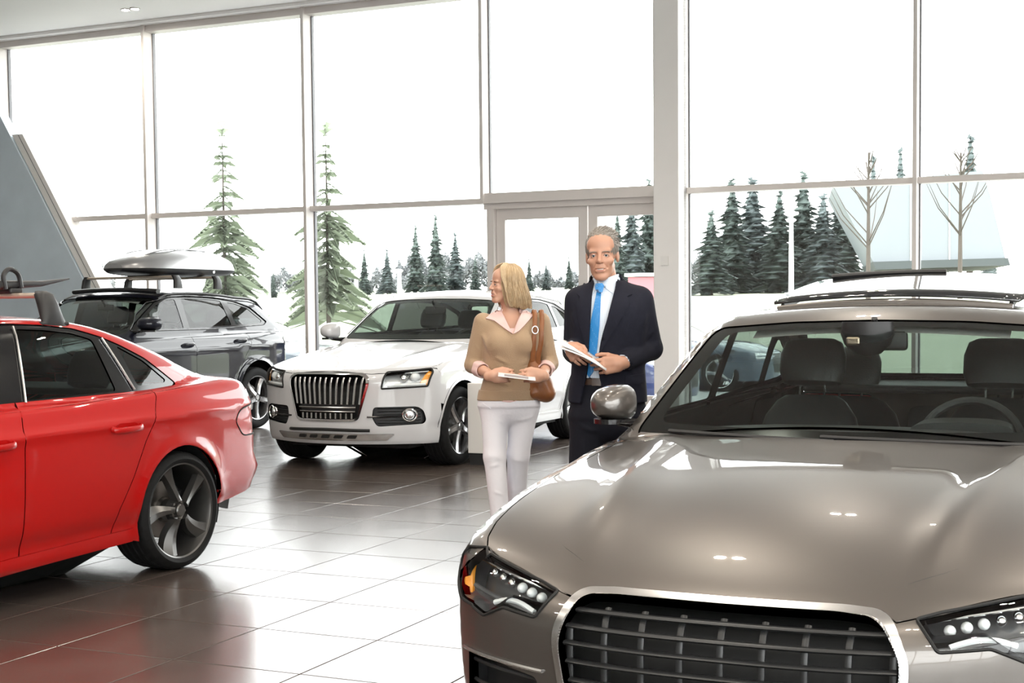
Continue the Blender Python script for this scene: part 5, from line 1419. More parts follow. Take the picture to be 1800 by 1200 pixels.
# lower lip and skid plate
P = c.on(e['FC'], [(y, .375 - .02 * abs(y)) for y in np.linspace(-.42, .42, 18)], b.low, .004); MB().tube(P, .016, 8, ry=.014).build('lower_intake', m_gap, c.root, True)
sk = c.panel('skid_plate', FCw, fillet([(-.62, .335), (.62, .335), (.55, .275), (-.55, .275)], .02), [], b.low, m_satin, g=.05, off=.006, rim=.02)
for k in range(-2, 3): c.panel('skid_slot', FCw, fillet([(k * .13 - .05, .325), (k * .13 + .035, .325), (k * .13 + .055, .295), (k * .13 - .03, .295)], .01), [], b.low, m_gap, sk, g=.05, off=.009, rim=0)
c.panel('bumper_apron', e['WF'], [(-.62, .285), (.62, .285), (.60, .225), (-.60, .225)], [], lambda P: b.low(P) + .01, m_black, g=.06, rim=.02)
rear_end(c, 2.3, [(0, 1.18), (.45, 1.18), (.62, 1.14), (.66, .80), (.70, .45), (.6, .30), (0, .28)], [(.40, .98), (.58, 1.08), (.63, 1.05), (.64, .92), (.40, .90)])
m_silver = pbr('bright_silver_wheel', (.62, .62, .63), .22, .95)
for x, sg in ((0, 1), (0, -1), (2.807, 1), (2.807, -1)):
    wheel(c, 'white', .365, .262, .268, 'bar', m_silver, x, (sg, .812), phase=.25)
cabin(c, dict(dash=(.95, 1.09), fs=1.55, rs=2.40, rvm=(1.26, 1.44), sz=.62, hh=.66, hh2=.60, dw=1.40))

# ================================================================ dark SUV with roof box
p_black = pbr('deep_blue_black_paint', (.008, .009, .016), .28, coat=.85, coat_rough=.015, spec=.1)
loc, yaw = pose_from((451.2, 698.5), .378, (3.002, -.95), 26.2)
black = Car('black_car', 'large blue black SUV carrying a silver roof box behind the red car', SPEC_BLACK, loc, yaw, p_black)
c = black; b = c.b
hood_b = [(-.85, 0), (-.845, .30), (-.82, .44), (-.75, .58), (-.60, .76), (-.48, .88), (-.36, .905), (0, .875), (.35, .855), (.64, .83), (.70, .80), (.60, .36), (.56, 0)]
belt_b = lambda x: 1.275 + .014 * (x - .8)
lower(c, dict(hood=hood_b, hood_side=(5, 9), sill=lambda x: .37 + 0 * x, belt=belt_b, skirt=.095, skirt_off=.006, g=.05,
    doors=([(.66, 1.27), (.68, 1.0), (.70, .6), (.74, .37)], [(1.835, 1.28), (1.82, .8), (1.82, .37)], [(2.90, 1.30), (2.90, 1.05), (2.76, .88), (2.62, .68), (2.50, .37)]),
    fender_front=[(-.42, .66), (-.48, .78), (-.50, .88), (-.46, .98)], fa=150, ra=0,
    quarter=[(3.1, 1.305), (3.4, 1.32), (3.62, 1.35), (3.74, 1.2), (3.66, .72), (3.60, .46), (3.44, .40)], pan=(-.58, 3.60)))
greenhouse(c, dict(ws=[(-.81, 1.20), (-.36, 1.19), (0, 1.185), (.36, 1.19), (.81, 1.20), (.70, 1.585), (.62, 1.605), (.34, 1.62), (0, 1.625), (-.34, 1.62), (-.62, 1.605), (-.70, 1.585)],
    rw=[(-.68, 1.25), (.68, 1.25), (.60, 1.57), (-.60, 1.57)], gx=(.66, 4.0), gbase=lambda x: 1.13 + .015 * (x - .6), zc=1.0,
    dlo=[(.88, 1.235), (1.15, 1.42), (1.38, 1.555), (1.60, 1.612), (2.0, 1.632), (2.5, 1.615), (2.9, 1.57), (3.2, 1.50), (3.50, 1.31), (3.42, 1.272), (2.2, 1.235)],
    wins=[[(.99, 1.255), (1.2, 1.405), (1.42, 1.53), (1.62, 1.582), (1.77, 1.592), (1.77, 1.255)], [(1.875, 1.255), (1.885, 1.598), (2.05, 1.602), (2.5, 1.588), (2.63, 1.572), (2.70, 1.278)], [(2.79, 1.282), (2.75, 1.558), (2.92, 1.538), (3.16, 1.475), (3.40, 1.325), (3.35, 1.298)]],
    glass=[thin_glass('open_front_glass', (.8, .85, .83)), m_privacy, m_privacy], strip=m_gloss_black, lin=(1.4, 3.4), ws_mat=thin_glass('clear_windscreen', (.74, .80, .77))))
e = front_end(c, .5, hood_b[:6], [(0, .93), (.37, .925), (.44, .88), (.44, .80), (.34, .47), (0, .45)], [(.57, .93), (.90, .95), (.93, .90), (.90, .80), (.56, .79)], [(.47, .60), (.85, .60), (.87, .45), (.50, .43)],
              [(-.48, .93, .84), (-.44, .95, .66), (-.41, .96, .46), (-.44, .94, .24)], .28)
for k in range(-5, 6):
    P = c.on(e['FC'], [(k * .066, z) for z in np.linspace(.50, .88, 8)], b.low, -.012); MB().tube(P, .006, 6, up=(0, 1, 0)).build('grille_bar', m_bar, e['gf'], True)
for sg in (1, -1):
    head_lamp(c, e, sg, [(.70, .87, .05, m_lampsilver), (.81, .875, .045, m_lampsilver)], [])
    c.panel('intake', e['WF'], e['it'][sg], [], lambda P: b.low(P) + .05, m_black, g=.08, rim=-.04)
    mirror_housing(c, (1.02, sg * .90, 1.315), sg, (.19, .26, .175), p_black)
    door_handle(c, side_chart(sg, .40, .93), 1.60, 1.80, 1.045, 1.048, p_black); door_handle(c, side_chart(sg, .40, .93), 2.58, 2.80, 1.072, 1.075, p_black)
    P = np.array([[x, sg * (.70 - .06 * sstep(2.8, 3.7, x)), 0] for x in np.linspace(1.5, 3.55, 16)]); Q = c.on(top_chart(), P[:, :2], b.all)
    Q[:, 2] += .045 * np.sin(np.linspace(0, math.pi, 16)) ** .35; MB().tube(Q, .017, 8).build('roof_rail', m_black, c.root, True)
    for cx in (0, 3.002): c.panel('wheel_arch_trim', side_chart(sg, .40, .93), arc(cx, .388, .475, -4, 184, 24) + arc(cx, .388, .422, 184, -4, 24), [], b.all, p_black, g=.04, off=.012, rim=.03)
rear_end(c, 2.5, [(0, 1.25), (.45, 1.25), (.64, 1.20), (.70, .85), (.72, .48), (.6, .32), (0, .30)], [(.36, .98), (.58, 1.14), (.66, 1.10), (.68, .95), (.36, .90)])
m_grey_wheel = pbr('grey_silver_wheel', (.40, .40, .41), .26, .9)
for x, sg in ((0, 1), (0, -1), (3.002, 1), (3.002, -1)):
    wheel(c, 'black', .378, .275, .272, 'bar', m_grey_wheel, x, (sg, .845), phase=.42)
cabin(c, dict(dash=(1.02, 1.14), fs=1.66, rs=2.55, rvm=(1.42, 1.50), sz=.66, hh=.68, hh2=.60, dw=1.46))
# crossbars with feet
t = thing('roof_rack', 'pair of crossbars with black feet on the dark SUV roof', 'roof rack', (*loc, 0), yaw)
for x in (1.86, 2.60):
    MB().rbox((x, 0, 1.855), (.08, 1.34, .03), .012).build('crossbar', m_rackbar, t)
    for sg in (1, -1):
        A = np.array([1., 0, 0]); Y = np.array([0, 1., 0])
        lofted([((x, sg * .70, 1.715), .075, .028, A, Y), ((x, sg * .70, 1.76), .065, .03, A, Y), ((x, sg * .69, 1.83), .055, .032, A, Y), ((x, sg * .66, 1.872), .05, .03, A, Y)], 'rack_foot', m_black, t)
MB().tube([(1.50 + .05 * (y / .6) ** 2, y, 1.705 - .02 * (y / .6) ** 2) for y in np.linspace(-.66, .58, 16)], .05, 8, ry=.028).build('wind_fairing', m_black, t, True)
# silver roof box
m_box = pbr('silver_grey_box_shell', (.30, .30, .305), .32, .6, coat=.5)
t = thing('roof_box', 'silver grey roof box with black base on the dark SUV', 'roof box', (*loc, 0), yaw)
A = np.array([0, 1., 0]); yb = -.16; bx = lambda x: 1.42 + (x - .98) * .875
secs = [(.98, .10, 1.955, .008, .03), (1.03, .22, 1.965, .03, .05), (1.20, .33, 1.985, .075, .08), (1.50, .385, 2.00, .125, .10), (1.90, .40, 2.005, .155, .105), (2.40, .40, 2.0, .160, .105), (2.80, .385, 1.98, .135, .09), (2.98, .36, 1.965, .10, .07), (3.03, .32, 1.955, .05, .05)]
V = []; n = 26; a = np.arange(n) * 2 * math.pi / n; zb0 = 1.955
for x, w, zc_, hu, hd in secs:
    ca = np.sign(np.cos(a)) * np.abs(np.cos(a)) ** .55; sa = np.sign(np.sin(a)) * np.abs(np.sin(a)) ** .62
    hu, hd = hu * 1.30, hd * 1.25; V.append(np.stack([np.full(n, bx(x)), yb + ca * w * np.where(sa > 0, 1 - .28 * np.maximum(sa, 0) ** 2, 1.0), zb0 + np.maximum(sa, 0) * (hu + .045) + np.minimum(sa, 0) * hd * .7], -1))
V = np.array(V); m = len(secs)
half_u = [k for k in range(n) if math.sin(a[k]) >= -.02]
def strip_mesh(ks, name, mat, par):
    W_ = V[:, ks].reshape(-1, 3); q = len(ks); F = [(i * q + k, i * q + k + 1, (i + 1) * q + k + 1, (i + 1) * q + k) for i in range(m - 1) for k in range(q - 1)]
    F += [tuple(range(q)), tuple((m - 1) * q + k for k in range(q))[::-1]]
    return link_mesh(name, W_, F, mat, par, True, None, 45)
strip_mesh(list(range(0, n // 2 + 1)), 'lid', m_box, t)
strip_mesh(list(range(n // 2, n)) + [0], 'base_tray', m_black, t)
MB().lathe([(.0001, 0), (.02, 0), (.024, -.006)], 14, Matrix.Translation((2.72, yb - .395, 1.93)) @ Matrix.Rotation(math.pi / 2, 4, 'X')).build('lock', m_chrome_soft, t)
for s_ in (-1, 1): MB().tube(crom([(1.62, yb + s_ * .14, 2.065), (1.88, yb + s_ * .2, 2.155), (2.3, yb + s_ * .2, 2.195), (2.8, yb + s_ * .2, 2.185)], 5), .012, 8, ry=.008).build('lid_ridge', m_box, t, True)
# ================================================================ cars parked outside, white pedestal
def parked(name, label, paint, px, py, zroof, ph, spec, wins, dlo):
    """simple saloon on the outside car park"""
    P = at_height(np.array(float(px)), np.array(float(py)), zroof) if zroof < CAM_H - .01 else None
    return P
def lot_car(label, col, u, v, ph):
    P = uvz(u, v); yaw = math.pi / 2 - math.radians(ph)
    paint = pbr('lot_paint_%02d' % len([k for k in MATS if k.startswith('lot_paint')]), col, .3, coat=1, spec=.2)
    c = Car('parked_car', label, SPEC_RED, (P[0], P[1]), yaw, paint); c.root.location.z = -.11
    lower(c, dict(hood=hood_r, hood_side=(6, 10), sill=lambda x: .285 + .03 * (x - 1.5), belt=belt_r, skirt=.07, g=.14,
        doors=([(.58, 1.045), (.60, .80), (.66, .27)], [(1.69, 1.06), (1.645, .88), (1.625, .285)], [(2.655, 1.075), (2.605, .93), (2.50, .755), (2.255, .315)]),
        fender_front=[(-.40, .50), (-.52, .70), (-.53, .78)], fa=150, ra=10,
        quarter=[(2.95, 1.095), (3.10, 1.18), (3.44, 1.16), (3.52, .99), (3.345, .875), (3.305, .70), (3.22, .5)], pan=(-.58, 3.20)))
    greenhouse(c, dict(ws=[(-.76, .955), (0, .94), (.76, .955), (.63, 1.345), (0, 1.37), (-.63, 1.345)], rw=[(-.66, 1.075), (.66, 1.075), (.56, 1.355), (-.56, 1.355)], gx=(.60, 3.55), gbase=lambda x: .925 + .03 * (x - .6), zc=.80, g=.14,
        dlo=[(.84, .985), (1.35, 1.30), (1.80, 1.393), (2.25, 1.362), (2.58, 1.264), (2.99, 1.035), (2.42, 1.0), (1.6, .98)], wins=[red_wins[0], red_wins[1]], glass=m_tint, lining=False))
    th_ = lambda P: [tuple(q) for q in wrap_chart(.5).inv(np.asarray(P, float))]
    hf = th_(c.on(top_chart(), hood_r[:7], c.b.all)); tl = [(a, z - .004) for a, z in hf] + [(.95, .60), (1.0, .36), (.98, .2)]
    c.panel('front_bumper', wrap_chart(.5), tl + [(-a, z) for a, z in tl[::-1] if abs(a) > 1e-6], [], c.b.low, g=.1)
    c.panel('grille', front_chart(1, -2.0), [(-.38, .68), (.38, .68), (.30, .34), (-.30, .34)], [], c.b.low, m_black, g=.15, off=.006)
    for sg in (1, -1): c.panel('headlamp', front_chart(1, -2.0), [(sg * .48, .69), (sg * .78, .71), (sg * .80, .60), (sg * .50, .61)], [], c.b.low, m_lampwhite, g=.12, off=.006)
    rear_end(c, 2.4, [(0, 1.0), (.40, 1.0), (.62, .965), (.745, .88), (.775, .70), (.86, .46), (.85, .30), (0, .23)], [(.36, .885), (.60, .895), (.745, .79), (.36, .70)], [(3.46, 0), (3.42, .66), (3.55, .70), (3.70, .60), (3.74, 0)])
    for x, sg in ((0, 1), (0, -1), (2.808, 1), (2.808, -1)): wheel(c, 'white', .365, .262, .268, 'bar', m_silver, x, (sg, .76), z=.335)
    return c
def uv_of(px, py, z):
    P = at_height(np.array(float(px)), np.array(float(py)), z); return float(P @ EU), float(P @ EV)
def u_at(px, v): return float(px_on_v(px, 600., v)[0])
lot_car('pale grey blue car parked outside behind the white SUV', (.10, .125, .15), u_at(560, 22.0), 22.0, -62)
lot_car('blue car parked outside behind the man and the column', (.012, .03, .13), u_at(1120, 20.6), 20.6, -60)
lot_car('pale blue grey car parked beyond the right window', (.09, .12, .17), u_at(1290, 26.0), 26.0, -64)
# white display pedestal with black foot
m_ped = pbr('white_laminate', (.68, .66, .63), .4, noise=(3, .02))
P = at_height(np.array(858.), np.array(818.), 0.0)
t = thing('display_pedestal', 'white display pedestal with black foot beside the white SUV', 'pedestal', (float(P[0]), float(P[1]), 0), RZ_GRID)
MB().rbox((0, .20, .435), (.40, .42, .65), .006).build('cabinet', m_ped, t)
MB().box((0, .205, .055), (.38, .40, .11)).build('foot', m_black, t)
# ================================================================ people
def cap(a, b, r1, r2=None, s=None):
    """round cone between two points; s squashes space per axis"""
    a = np.array(a, float); b = np.array(b, float); r2 = r1 if r2 is None else r2; s = np.array(s if s is not None else (1, 1, 1.), float)
    A, B = a / s, b / s; ba = B - A; q = ba @ ba + 1e-12; ms = s.min()
    def f(P):
        p = P / s - A; t = np.clip(p @ ba / q, 0, 1)
        return (np.sqrt(((p - t[:, None] * ba) ** 2).sum(1)) - (r1 + (r2 - r1) * t) / 1.0) * ms
    return f
def ell(c, r):
    c = np.array(c, float); r = np.array(r, float)
    def f(P):
        q = (P - c) / r; k0 = np.sqrt((q * q).sum(1)); k1 = np.sqrt(((q / r) ** 2).sum(1)) + 1e-9
        return k0 * (k0 - 1) / k1
    return f
def tubez(zs, a, b_, cx, cy, p=2.4):
    """body trunk: superelliptic section per height"""
    fa, fb, fx, fy = spl(zs, a), spl(zs, b_), spl(zs, cx), spl(zs, cy); z0, z1 = zs[0], zs[-1]
    def f(P):
        z = P[:, 2]; A, B = fa(z), fb(z)
        r = (np.abs((P[:, 0] - fx(z)) / A) ** p + np.abs((P[:, 1] - fy(z)) / B) ** p) ** (1 / p)
        return np.maximum((r - 1) * np.minimum(A, B), np.maximum(z0 - z, z - z1))
    return f
def union(items):
    """items: (fn, blend); folded left to right"""
    def f(P):
        d = items[0][0](P)
        for g, k in items[1:]: d = smin(d, g(P), k) if k > 0 else np.minimum(d, g(P))
        return d
    return f
def carve(f, items):
    def h(P):
        d = f(P)
        for g, k in items: d = smax(d, -g(P), k)
        return d
    return h
def place(f, M):
    """evaluate f in a rigid frame M (4x4, local -> outer)"""
    R = np.array(M)[:3, :3]; t = np.array(M)[:3, 3]
    return lambda P: f((P - t) @ R)
def ripple(f, items):
    """soft cloth folds: ridges along segments (a, b, width, height)"""
    def h(P):
        d = f(P)
        for a, b, w, hh in items:
            a = np.array(a, float); ba = np.array(b, float) - a; p = P - a; t = np.clip(p @ ba / (ba @ ba), 0, 1)
            q = np.sqrt(((p - t[:, None] * ba) ** 2).sum(1)); d = d - hh * np.exp(-(q / w) ** 2) * np.sin(np.pi * np.clip(t, 0.02, .98))
        return d
    return h
def sdf_mesh(name, f, lo, hi, h, mat, parent, tint=None):
    V, F = surface_nets(f, lo, hi, h)
    return link_mesh(name, V, F, mat, parent, True)
def drape(name, f, outline, mat, parent, off=.004, g=.012, thick=.004, back=False, holes=()):
    """cloth piece drawn in front view (x, z) and laid on a surface"""
    V2, T, loops = fill2d(np.asarray(outline, float), holes, g)
    sgn = -1 if not back else 1
    O = np.stack([V2[:, 0], np.full(len(V2), sgn * .6), V2[:, 1]], -1); D = np.broadcast_to(np.array([0, -sgn * 1., 0]), O.shape)
    P = cast(f, O, D, 0, 1.1)
    e = 2e-3; N = unit(np.stack([f(P + np.eye(3)[i] * e) - f(P - np.eye(3)[i] * e) for i in range(3)], -1))
    P = P + N * off
    a, b, c = P[T[:, 0]], P[T[:, 1]], P[T[:, 2]]
    if ((np.cross(b - a, c - a) * N[T[:, 0]]).sum(1) < 0).mean() > .5: T = T[:, ::-1]
    V = list(P); F = [tuple(t) for t in T]
    for l in loops:
        b0 = len(V); n = len(l); V += list(P[l] - N[l] * (thick + off)); F += [(l[i], l[(i + 1) % n], b0 + (i + 1) % n, b0 + i) for i in range(n)]
    return link_mesh(name, V, F, mat, parent, True, None, 50)
def strands(name, curves, r, mat, parent, n=5):
    mb = MB()
    for c_ in curves:
        m = len(c_); mb.tube(c_, r * np.linspace(1, .35, m), n, caps=False)
    return mb.build(name, mat, parent, True, None)

m_skin_m = pbr('man_skin', (.50, .265, .178), .45, sss=.12, noise=(18, .05))
m_skin_w = pbr('woman_skin', (.58, .325, .225), .42, sss=.12, noise=(18, .04))
m_lip_m = pbr('man_lips', (.46, .20, .16), .4); m_lip_w = pbr('woman_lips', (.60, .19, .18), .3)
m_eye = pbr('eye_white', (.80, .78, .76), .2); m_iris = pbr('iris_grey_blue', (.03, .04, .05), .15); m_teeth = pbr('teeth', (.80, .77, .72), .3)
m_lash = pbr('lash_brown', (.05, .035, .03), .6)

def head_sdf(w=1.0, jaw=1.0, female=False, lid=.0033):
    """head in its own frame: face towards -y, eyes at z=0"""
    s = lambda x: x * w
    I = [(ell((0, .018, .035), (s(.077), .099, .090)), 0), (ell((0, -.040, .052), (s(.064), .047, .052)), .03),
         (ell((0, -.034, -.040), (s(.060) * jaw, .062, .080)), .03), (ell((0, -.076, -.106), (.022 * jaw, .018, .017)), .03)]
    for q in (-1, 1):
        I += [(cap((q * s(.047) * jaw, .0, -.056), (q * .018, -.066, -.102), .016, .015), .035), (ell((q * s(.043), -.064, -.028), (.022, .020, .017)), .03)]
    I += [(cap((-s(.043), -.078, .021), (s(.043), -.078, .021), .010 if not female else .007), .022)]
    I += [(ell((0, -.078, -.064), (.030, .022, .026)), .02)]
    for q in (-1, 1): I += [(ell((q * s(.0315), -.0755, -.0005), (.0165, .0135, .0125)), .008)]
    I += [(cap((0, -.086, .014), (0, -.108, -.027), .0075, .0105 if female else .012), .014)]
    for q in (-1, 1): I += [(ell((q * .0115, -.098, -.031), (.0085, .010, .0075)), .008)]
    I += [(cap((-.021, -.0900, -.0600), (.021, -.0900, -.0600), .0045), .008), (cap((-.018, -.0900, -.0760), (.018, -.0900, -.0760), .0055), .008)]
    f = union(I)
    C = []
    for q in (-1, 1):
        C += [(ell((q * s(.0315), -.0915, -.001), (.0125, .0085, lid)), .003), (ell((q * s(.020), -.094, .006), (.008, .010, .008)), .010), (ell((q * .0095, -.103, -.0385), (.0042, .006, .004)), .003)]
    for q in (-1, 1): C += [(cap((q * .020, -.095, -.036), (q * .034, -.082, -.062), .0025), .010)]
    C += [(ell((0, -.096, -.0672), (.0255, .014, .0042)), .004)]
    f = carve(f, C)
    ears = []
    for q in (-1, 1):
        e = carve(ell((q * s(.076), .014, -.010), (.010, .018, .030)), [(ell((q * s(.087), .008, -.008), (.007, .010, .019)), .006)])
        ears.append((e, .008))
    return union([(f, 0)] + ears)
def face_parts(par, M, w, iris, lipm, brow_mat, brow=.004, female=False):
    """eyes, lips, teeth, brows as children, given in the head frame"""
    R = np.array(M)[:3, :3]; t = np.array(M)[:3, 3]; X = lambda P: np.asarray(P) @ R.T + t
    for q in (-1, 1):
        c0 = np.array([q * .0315 * w, -.0775, -.001])
        V, F = lathe([(.0001, -.0120), (.006, -.0104), (.0104, -.006), (.0120, 0), (.0104, .006), (.0001, .012)], 16); V = V[:, [0, 2, 1]]
        eo = link_mesh('eye', X(V + c0), F, m_eye, par, True)
        V, F = lathe([(.0001, -.0128), (.004, -.0124), (.0058, -.0110)], 14); V = V[:, [0, 2, 1]]
        link_mesh('iris', X(V + c0 + np.array([iris, 0, 0])), F, m_iris, eo, True)
        P = [(c0[0] + dx, -.0905 + abs(dx) * abs(dx) * 22, dz) for dx, dz in ((-.0130, -.001), (-.007, .0026), (0, .0036), (.007, .0026), (.0130, -.001))]
        MB().tube(X(crom(P, 4)), .0011 if not female else .0015, 5).build('eyelashes', m_lash, par, True)
        P = [(q * .0315 * w + dx, -.0915 + abs(dx) ** 2 * 14, (.0150 if not female else .0175) + dz) for dx, dz in ((-.020, -.001), (-.010, .003), (0, .0042), (.010, .0036), (.020, -.001))]
        MB().tube(X(crom(P, 4)), [.0018] + [brow] * 15 + [.0018], 6, ry=.0022).build('eyebrow', brow_mat, par, True)
    for pts, r in ([(-.0300, -.0780, -.0560), (-.0140, -.0940, -.0615), (0, -.0972, -.0625), (.0140, -.0940, -.0615), (.0300, -.0780, -.0560)], .0026), ([(-.0295, -.0780, -.0572), (-.0140, -.0940, -.0735), (0, -.0975, -.0770), (.0140, -.0940, -.0735), (.0295, -.0780, -.0572)], .0034):
        MB().tube(X(crom(pts, 5)), np.array([.001] + [r] * 19 + [.001]), 8).build('lip', lipm, par, True)
    P = [(x, -.0905 + 18 * x * x, -.0660) for x in np.linspace(-.020, .020, 11)]
    MB().tube(X(P), 0.0016, 6, ry=.0044).build('teeth', m_teeth, par, True)
def hand_sdf(curl, spread=.0, thumb=(.5, .3), L=1.0, grip=.0):
    """hand frame: wrist at 0, fingers +x, thumb towards +y, palm facing -z. curl: knuckle angles of 4 fingers"""
    I = [(cap((-.03, 0, 0), (.012, 0, 0), .027, .028, (1, 1, .72)), 0), (cap((.015, -.022, 0), (.078, -.028, 0), .019, .017, (1, 1, .75)), .02), (cap((.015, .004, 0), (.085, .002, 0), .021, .018, (1, 1, .75)), .02), (cap((.015, .022, -.002), (.080, .030, 0), .020, .016, (1, 1, .75)), .02)]
    tips = []
    for k, (y, l, r) in enumerate(((.031, .072, .0088), (.010, .080, .0090), (-.011, .075, .0086), (-.031, .058, .0078))):
        p = np.array([.084 - .006 * abs(k - 1), y, .0]); a = 0.0
        for seg, part in enumerate((.45, .31, .24)):
            a += curl[k][seg]
            d = np.array([math.cos(a), spread * (1.5 - k) * .12, -math.sin(a)]); q = p + d * l * part * L
            I.append((cap(p, q, r * (1 - .08 * seg), r * (.93 - .10 * seg)), .004 if seg else .008)); p = q
        tips.append(p)
    b0 = np.array([.018, .030, -.008]); a1, a2 = thumb
    d1 = unit(np.array([math.cos(a1), math.sin(a1), -.25 - grip])); q1 = b0 + d1 * .040
    d2 = unit(np.array([math.cos(a1 - a2), math.sin(a1 - a2), -.15 - grip * .5])); q2 = q1 + d2 * .032; d3 = unit(np.array([math.cos(a1 - a2 * 1.6), math.sin(a1 - a2 * 1.6), -.05])); q3 = q2 + d3 * .026
    I += [(cap(b0, q1, .016, .0115), .014), (cap(q1, q2, .0112, .0100), .004), (cap(q2, q3, .0100, .0085), .003)]
    return union(I)
def mirror_hand(f): return lambda P: f(P * np.array([1, 1, -1.]))
def frame(o, xdir, thumbdir):
    """matrix with x along the fingers and y towards the thumb"""
    x = unit(xdir); y = np.array(thumbdir, float); y = unit(y - x * (y @ x)); z = np.cross(x, y)
    M = np.eye(4); M[:3, 0], M[:3, 1], M[:3, 2], M[:3, 3] = x, y, z, o; return M
def rot_head(c, yaw, pitch=0, roll=0, s=1.0):
    M = Matrix.Translation(c) @ Matrix.Rotation(yaw, 4, 'Z') @ Matrix.Rotation(roll, 4, 'Y') @ Matrix.Rotation(pitch, 4, 'X') @ Matrix.Scale(s, 4)
    return np.array(M)
def place_s(f, M):
    """like place, for frames with uniform scale"""
    R = np.array(M)[:3, :3]; s = np.linalg.norm(R[:, 0]); R = R / s; t = np.array(M)[:3, 3]
    return lambda P: f((P - t) @ R / s) * s
def join_meshes(name, parts, mat, parent):
    mb = MB()
    for V, F in parts: mb.add(V, [tuple(int(i) for i in f) for f in F])
    return link_mesh(name, mb.V, mb.F, mat, parent, True)
def person_root(label, px, Y):
    P = at_depth(np.array(float(px)), np.array(600.), Y); t = thing('person', label, 'person', (P[0], P[1], 0), -math.atan2(P[0], P[1])); return t
# ---- woman in beige sweater
def kx(px): return (px - 895) * .003427
def kz(py): return 1.44 + (543 - py) * .003427
W_ = person_root('blonde woman in beige sweater and white trousers looking left, holding a paper', 895, 8.5)
m_sweater = pbr('beige_knit', (.40, .275, .17), .85, sheen=.2, noise=(9, .06), bump=(260, .35))
m_pink = pbr('pink_cotton', (.72, .50, .47), .75, noise=(12, .04), bump=(150, .08))
m_whitepant = pbr('white_denim', (.80, .79, .84), .75, noise=(8, .03), bump=(60, .12))
m_blonde = pbr('blonde_hair', (.40, .275, .15), .42, noise=(25, .3))
m_blonde2 = pbr('blonde_hair_light', (.60, .45, .28), .40, noise=(25, .2))
m_browbrown = pbr('brown_brow', (.16, .09, .05), .6)
m_tan = pbr('beige_shoe_leather', (.45, .33, .24), .4)
HC = rot_head((kx(889), .0, 1.588), math.radians(-66), math.radians(0), math.radians(3), .885)
Rh = HC[:3, :3]; th_ = HC[:3, 3]
headf = place_s(head_sdf(.96, .90, True), HC)
neck = cap((kx(893), .025, 1.53), (.012, .03, 1.385), .047, .052)
chest = union([(ell((.012, .02, 1.30), (.13, .075, .12)), 0), (cap((-.13, .02, 1.37), (.15, .02, 1.37), .04), .04)])
upper = union([(headf, 0), (neck, .03), (chest, .04)])
parts = [surface_nets(upper, (-.25, -.16, 1.20), (.26, .17, 1.74), .0045)]
SL, EL, WL = np.array([-.155, .01, 1.362]), np.array([-.222, .035, 1.105]), np.array([-.098, -.205, 1.047])
SR, ER, WR_ = np.array([.190, .01, 1.362]), np.array([.246, .035, 1.110]), np.array([.185, -.205, 1.045])
c0 = [(.5, .7, .4), (.6, .7, .4), (.65, .75, .4), (.7, .8, .4)]
ML = frame(WL, np.array([.95, -.25, .06]), (.15, .12, 1.)); MR_ = frame(WR_, np.array([-.80, -.45, .06]), (-.1, .1, 1.))
hl_ = place(hand_sdf(c0, .1, (.35, .55), .92), ML)
hr_ = place(mirror_hand(hand_sdf(c0, .1, (.35, .55), .92)), MR_)
for E, Wp, hf in ((EL, WL, hl_), (ER, WR_, hr_)):
    fa = union([(cap(E, Wp, .040, .0265), 0), (hf, .02)])
    lo = np.minimum(E, Wp) - .11; hi = np.maximum(E, Wp) + .11; lo = np.minimum(lo, Wp - .15); hi = np.maximum(hi, Wp + .15)
    parts.append(surface_nets(fa, lo, hi, .0035))
legs = union([(cap((-.085, 0, .80), (-.09, -.06, .50), .055, .042), 0), (cap((-.09, -.06, .50), (-.055, -.12, .06), .042, .03), .02), (cap((.09, .02, .80), (.045, .03, .50), .055, .042), .03), (cap((.045, .03, .50), (.03, .16, .07), .042, .03), .02), (ell((0, .02, .92), (.14, .09, .14)), .04), (ell((0, .02, 1.12), (.12, .08, .18)), .04)])
parts.append(surface_nets(legs, (-.2, -.2, .02), (.2, .25, 1.32), .016))
body = join_meshes('body', parts, m_skin_w, W_)
face_parts(body, HC, .96, -.002, m_lip_w, m_browbrown, .0026, True)
# sweater
trunk = tubez([.86, .90, .96, 1.05, 1.16, 1.26, 1.34, 1.385, 1.42], [.176, .178, .172, .158, .166, .176, .176, .150, .085], [.118, .120, .115, .104, .112, .118, .100, .080, .05], [-.012, -.010, -.004, .004, .010, .014, .016, .016, .016], [.012, .012, .012, .012, .004, .004, .014, .02, .024], 2.3)
bust = union([(ell((-.062, -.085, 1.235), (.062, .045, .062)), 0), (ell((.088, -.085, 1.235), (.062, .045, .062)), .03)])
tl_, tr_ = EL + (WL - EL) * .36, ER + (WR_ - ER) * .40
sw = union([(trunk, 0), (bust, .05), (cap(SL, EL, .058, .050), .05), (cap(EL, tl_, .050, .043), .02), (cap(SR, ER, .058, .050), .05), (cap(ER, tr_, .050, .043), .02)])
fold = [((-.17, -.05, 1.30), (-.10, -.10, 1.17), .016, .006), ((.16, -.06, 1.32), (.10, -.11, 1.16), .015, .005), ((-.14, -.09, 1.02), (.02, -.11, .985), .012, .005), ((.13, -.08, 1.05), (-.02, -.11, 1.03), .012, .005), ((-.13, -.08, .96), (.05, -.12, .945), .010, .004), ((-.24, -.01, 1.14), (-.19, -.02, 1.08), .010, .006), ((.27, -.01, 1.15), (.22, -.02, 1.09), .010, .006), ((-.10, -.10, 1.16), (.02, -.12, 1.10), .014, .005), ((.12, -.09, 1.14), (.03, -.12, 1.08), .012, .004), ((-.21, -.04, 1.24), (-.17, -.05, 1.16), .012, .005), ((.23, -.04, 1.25), (.20, -.05, 1.17), .012, .005), ((-.15, .06, 1.1), (.12, .09, 1.06), .014, .005)]
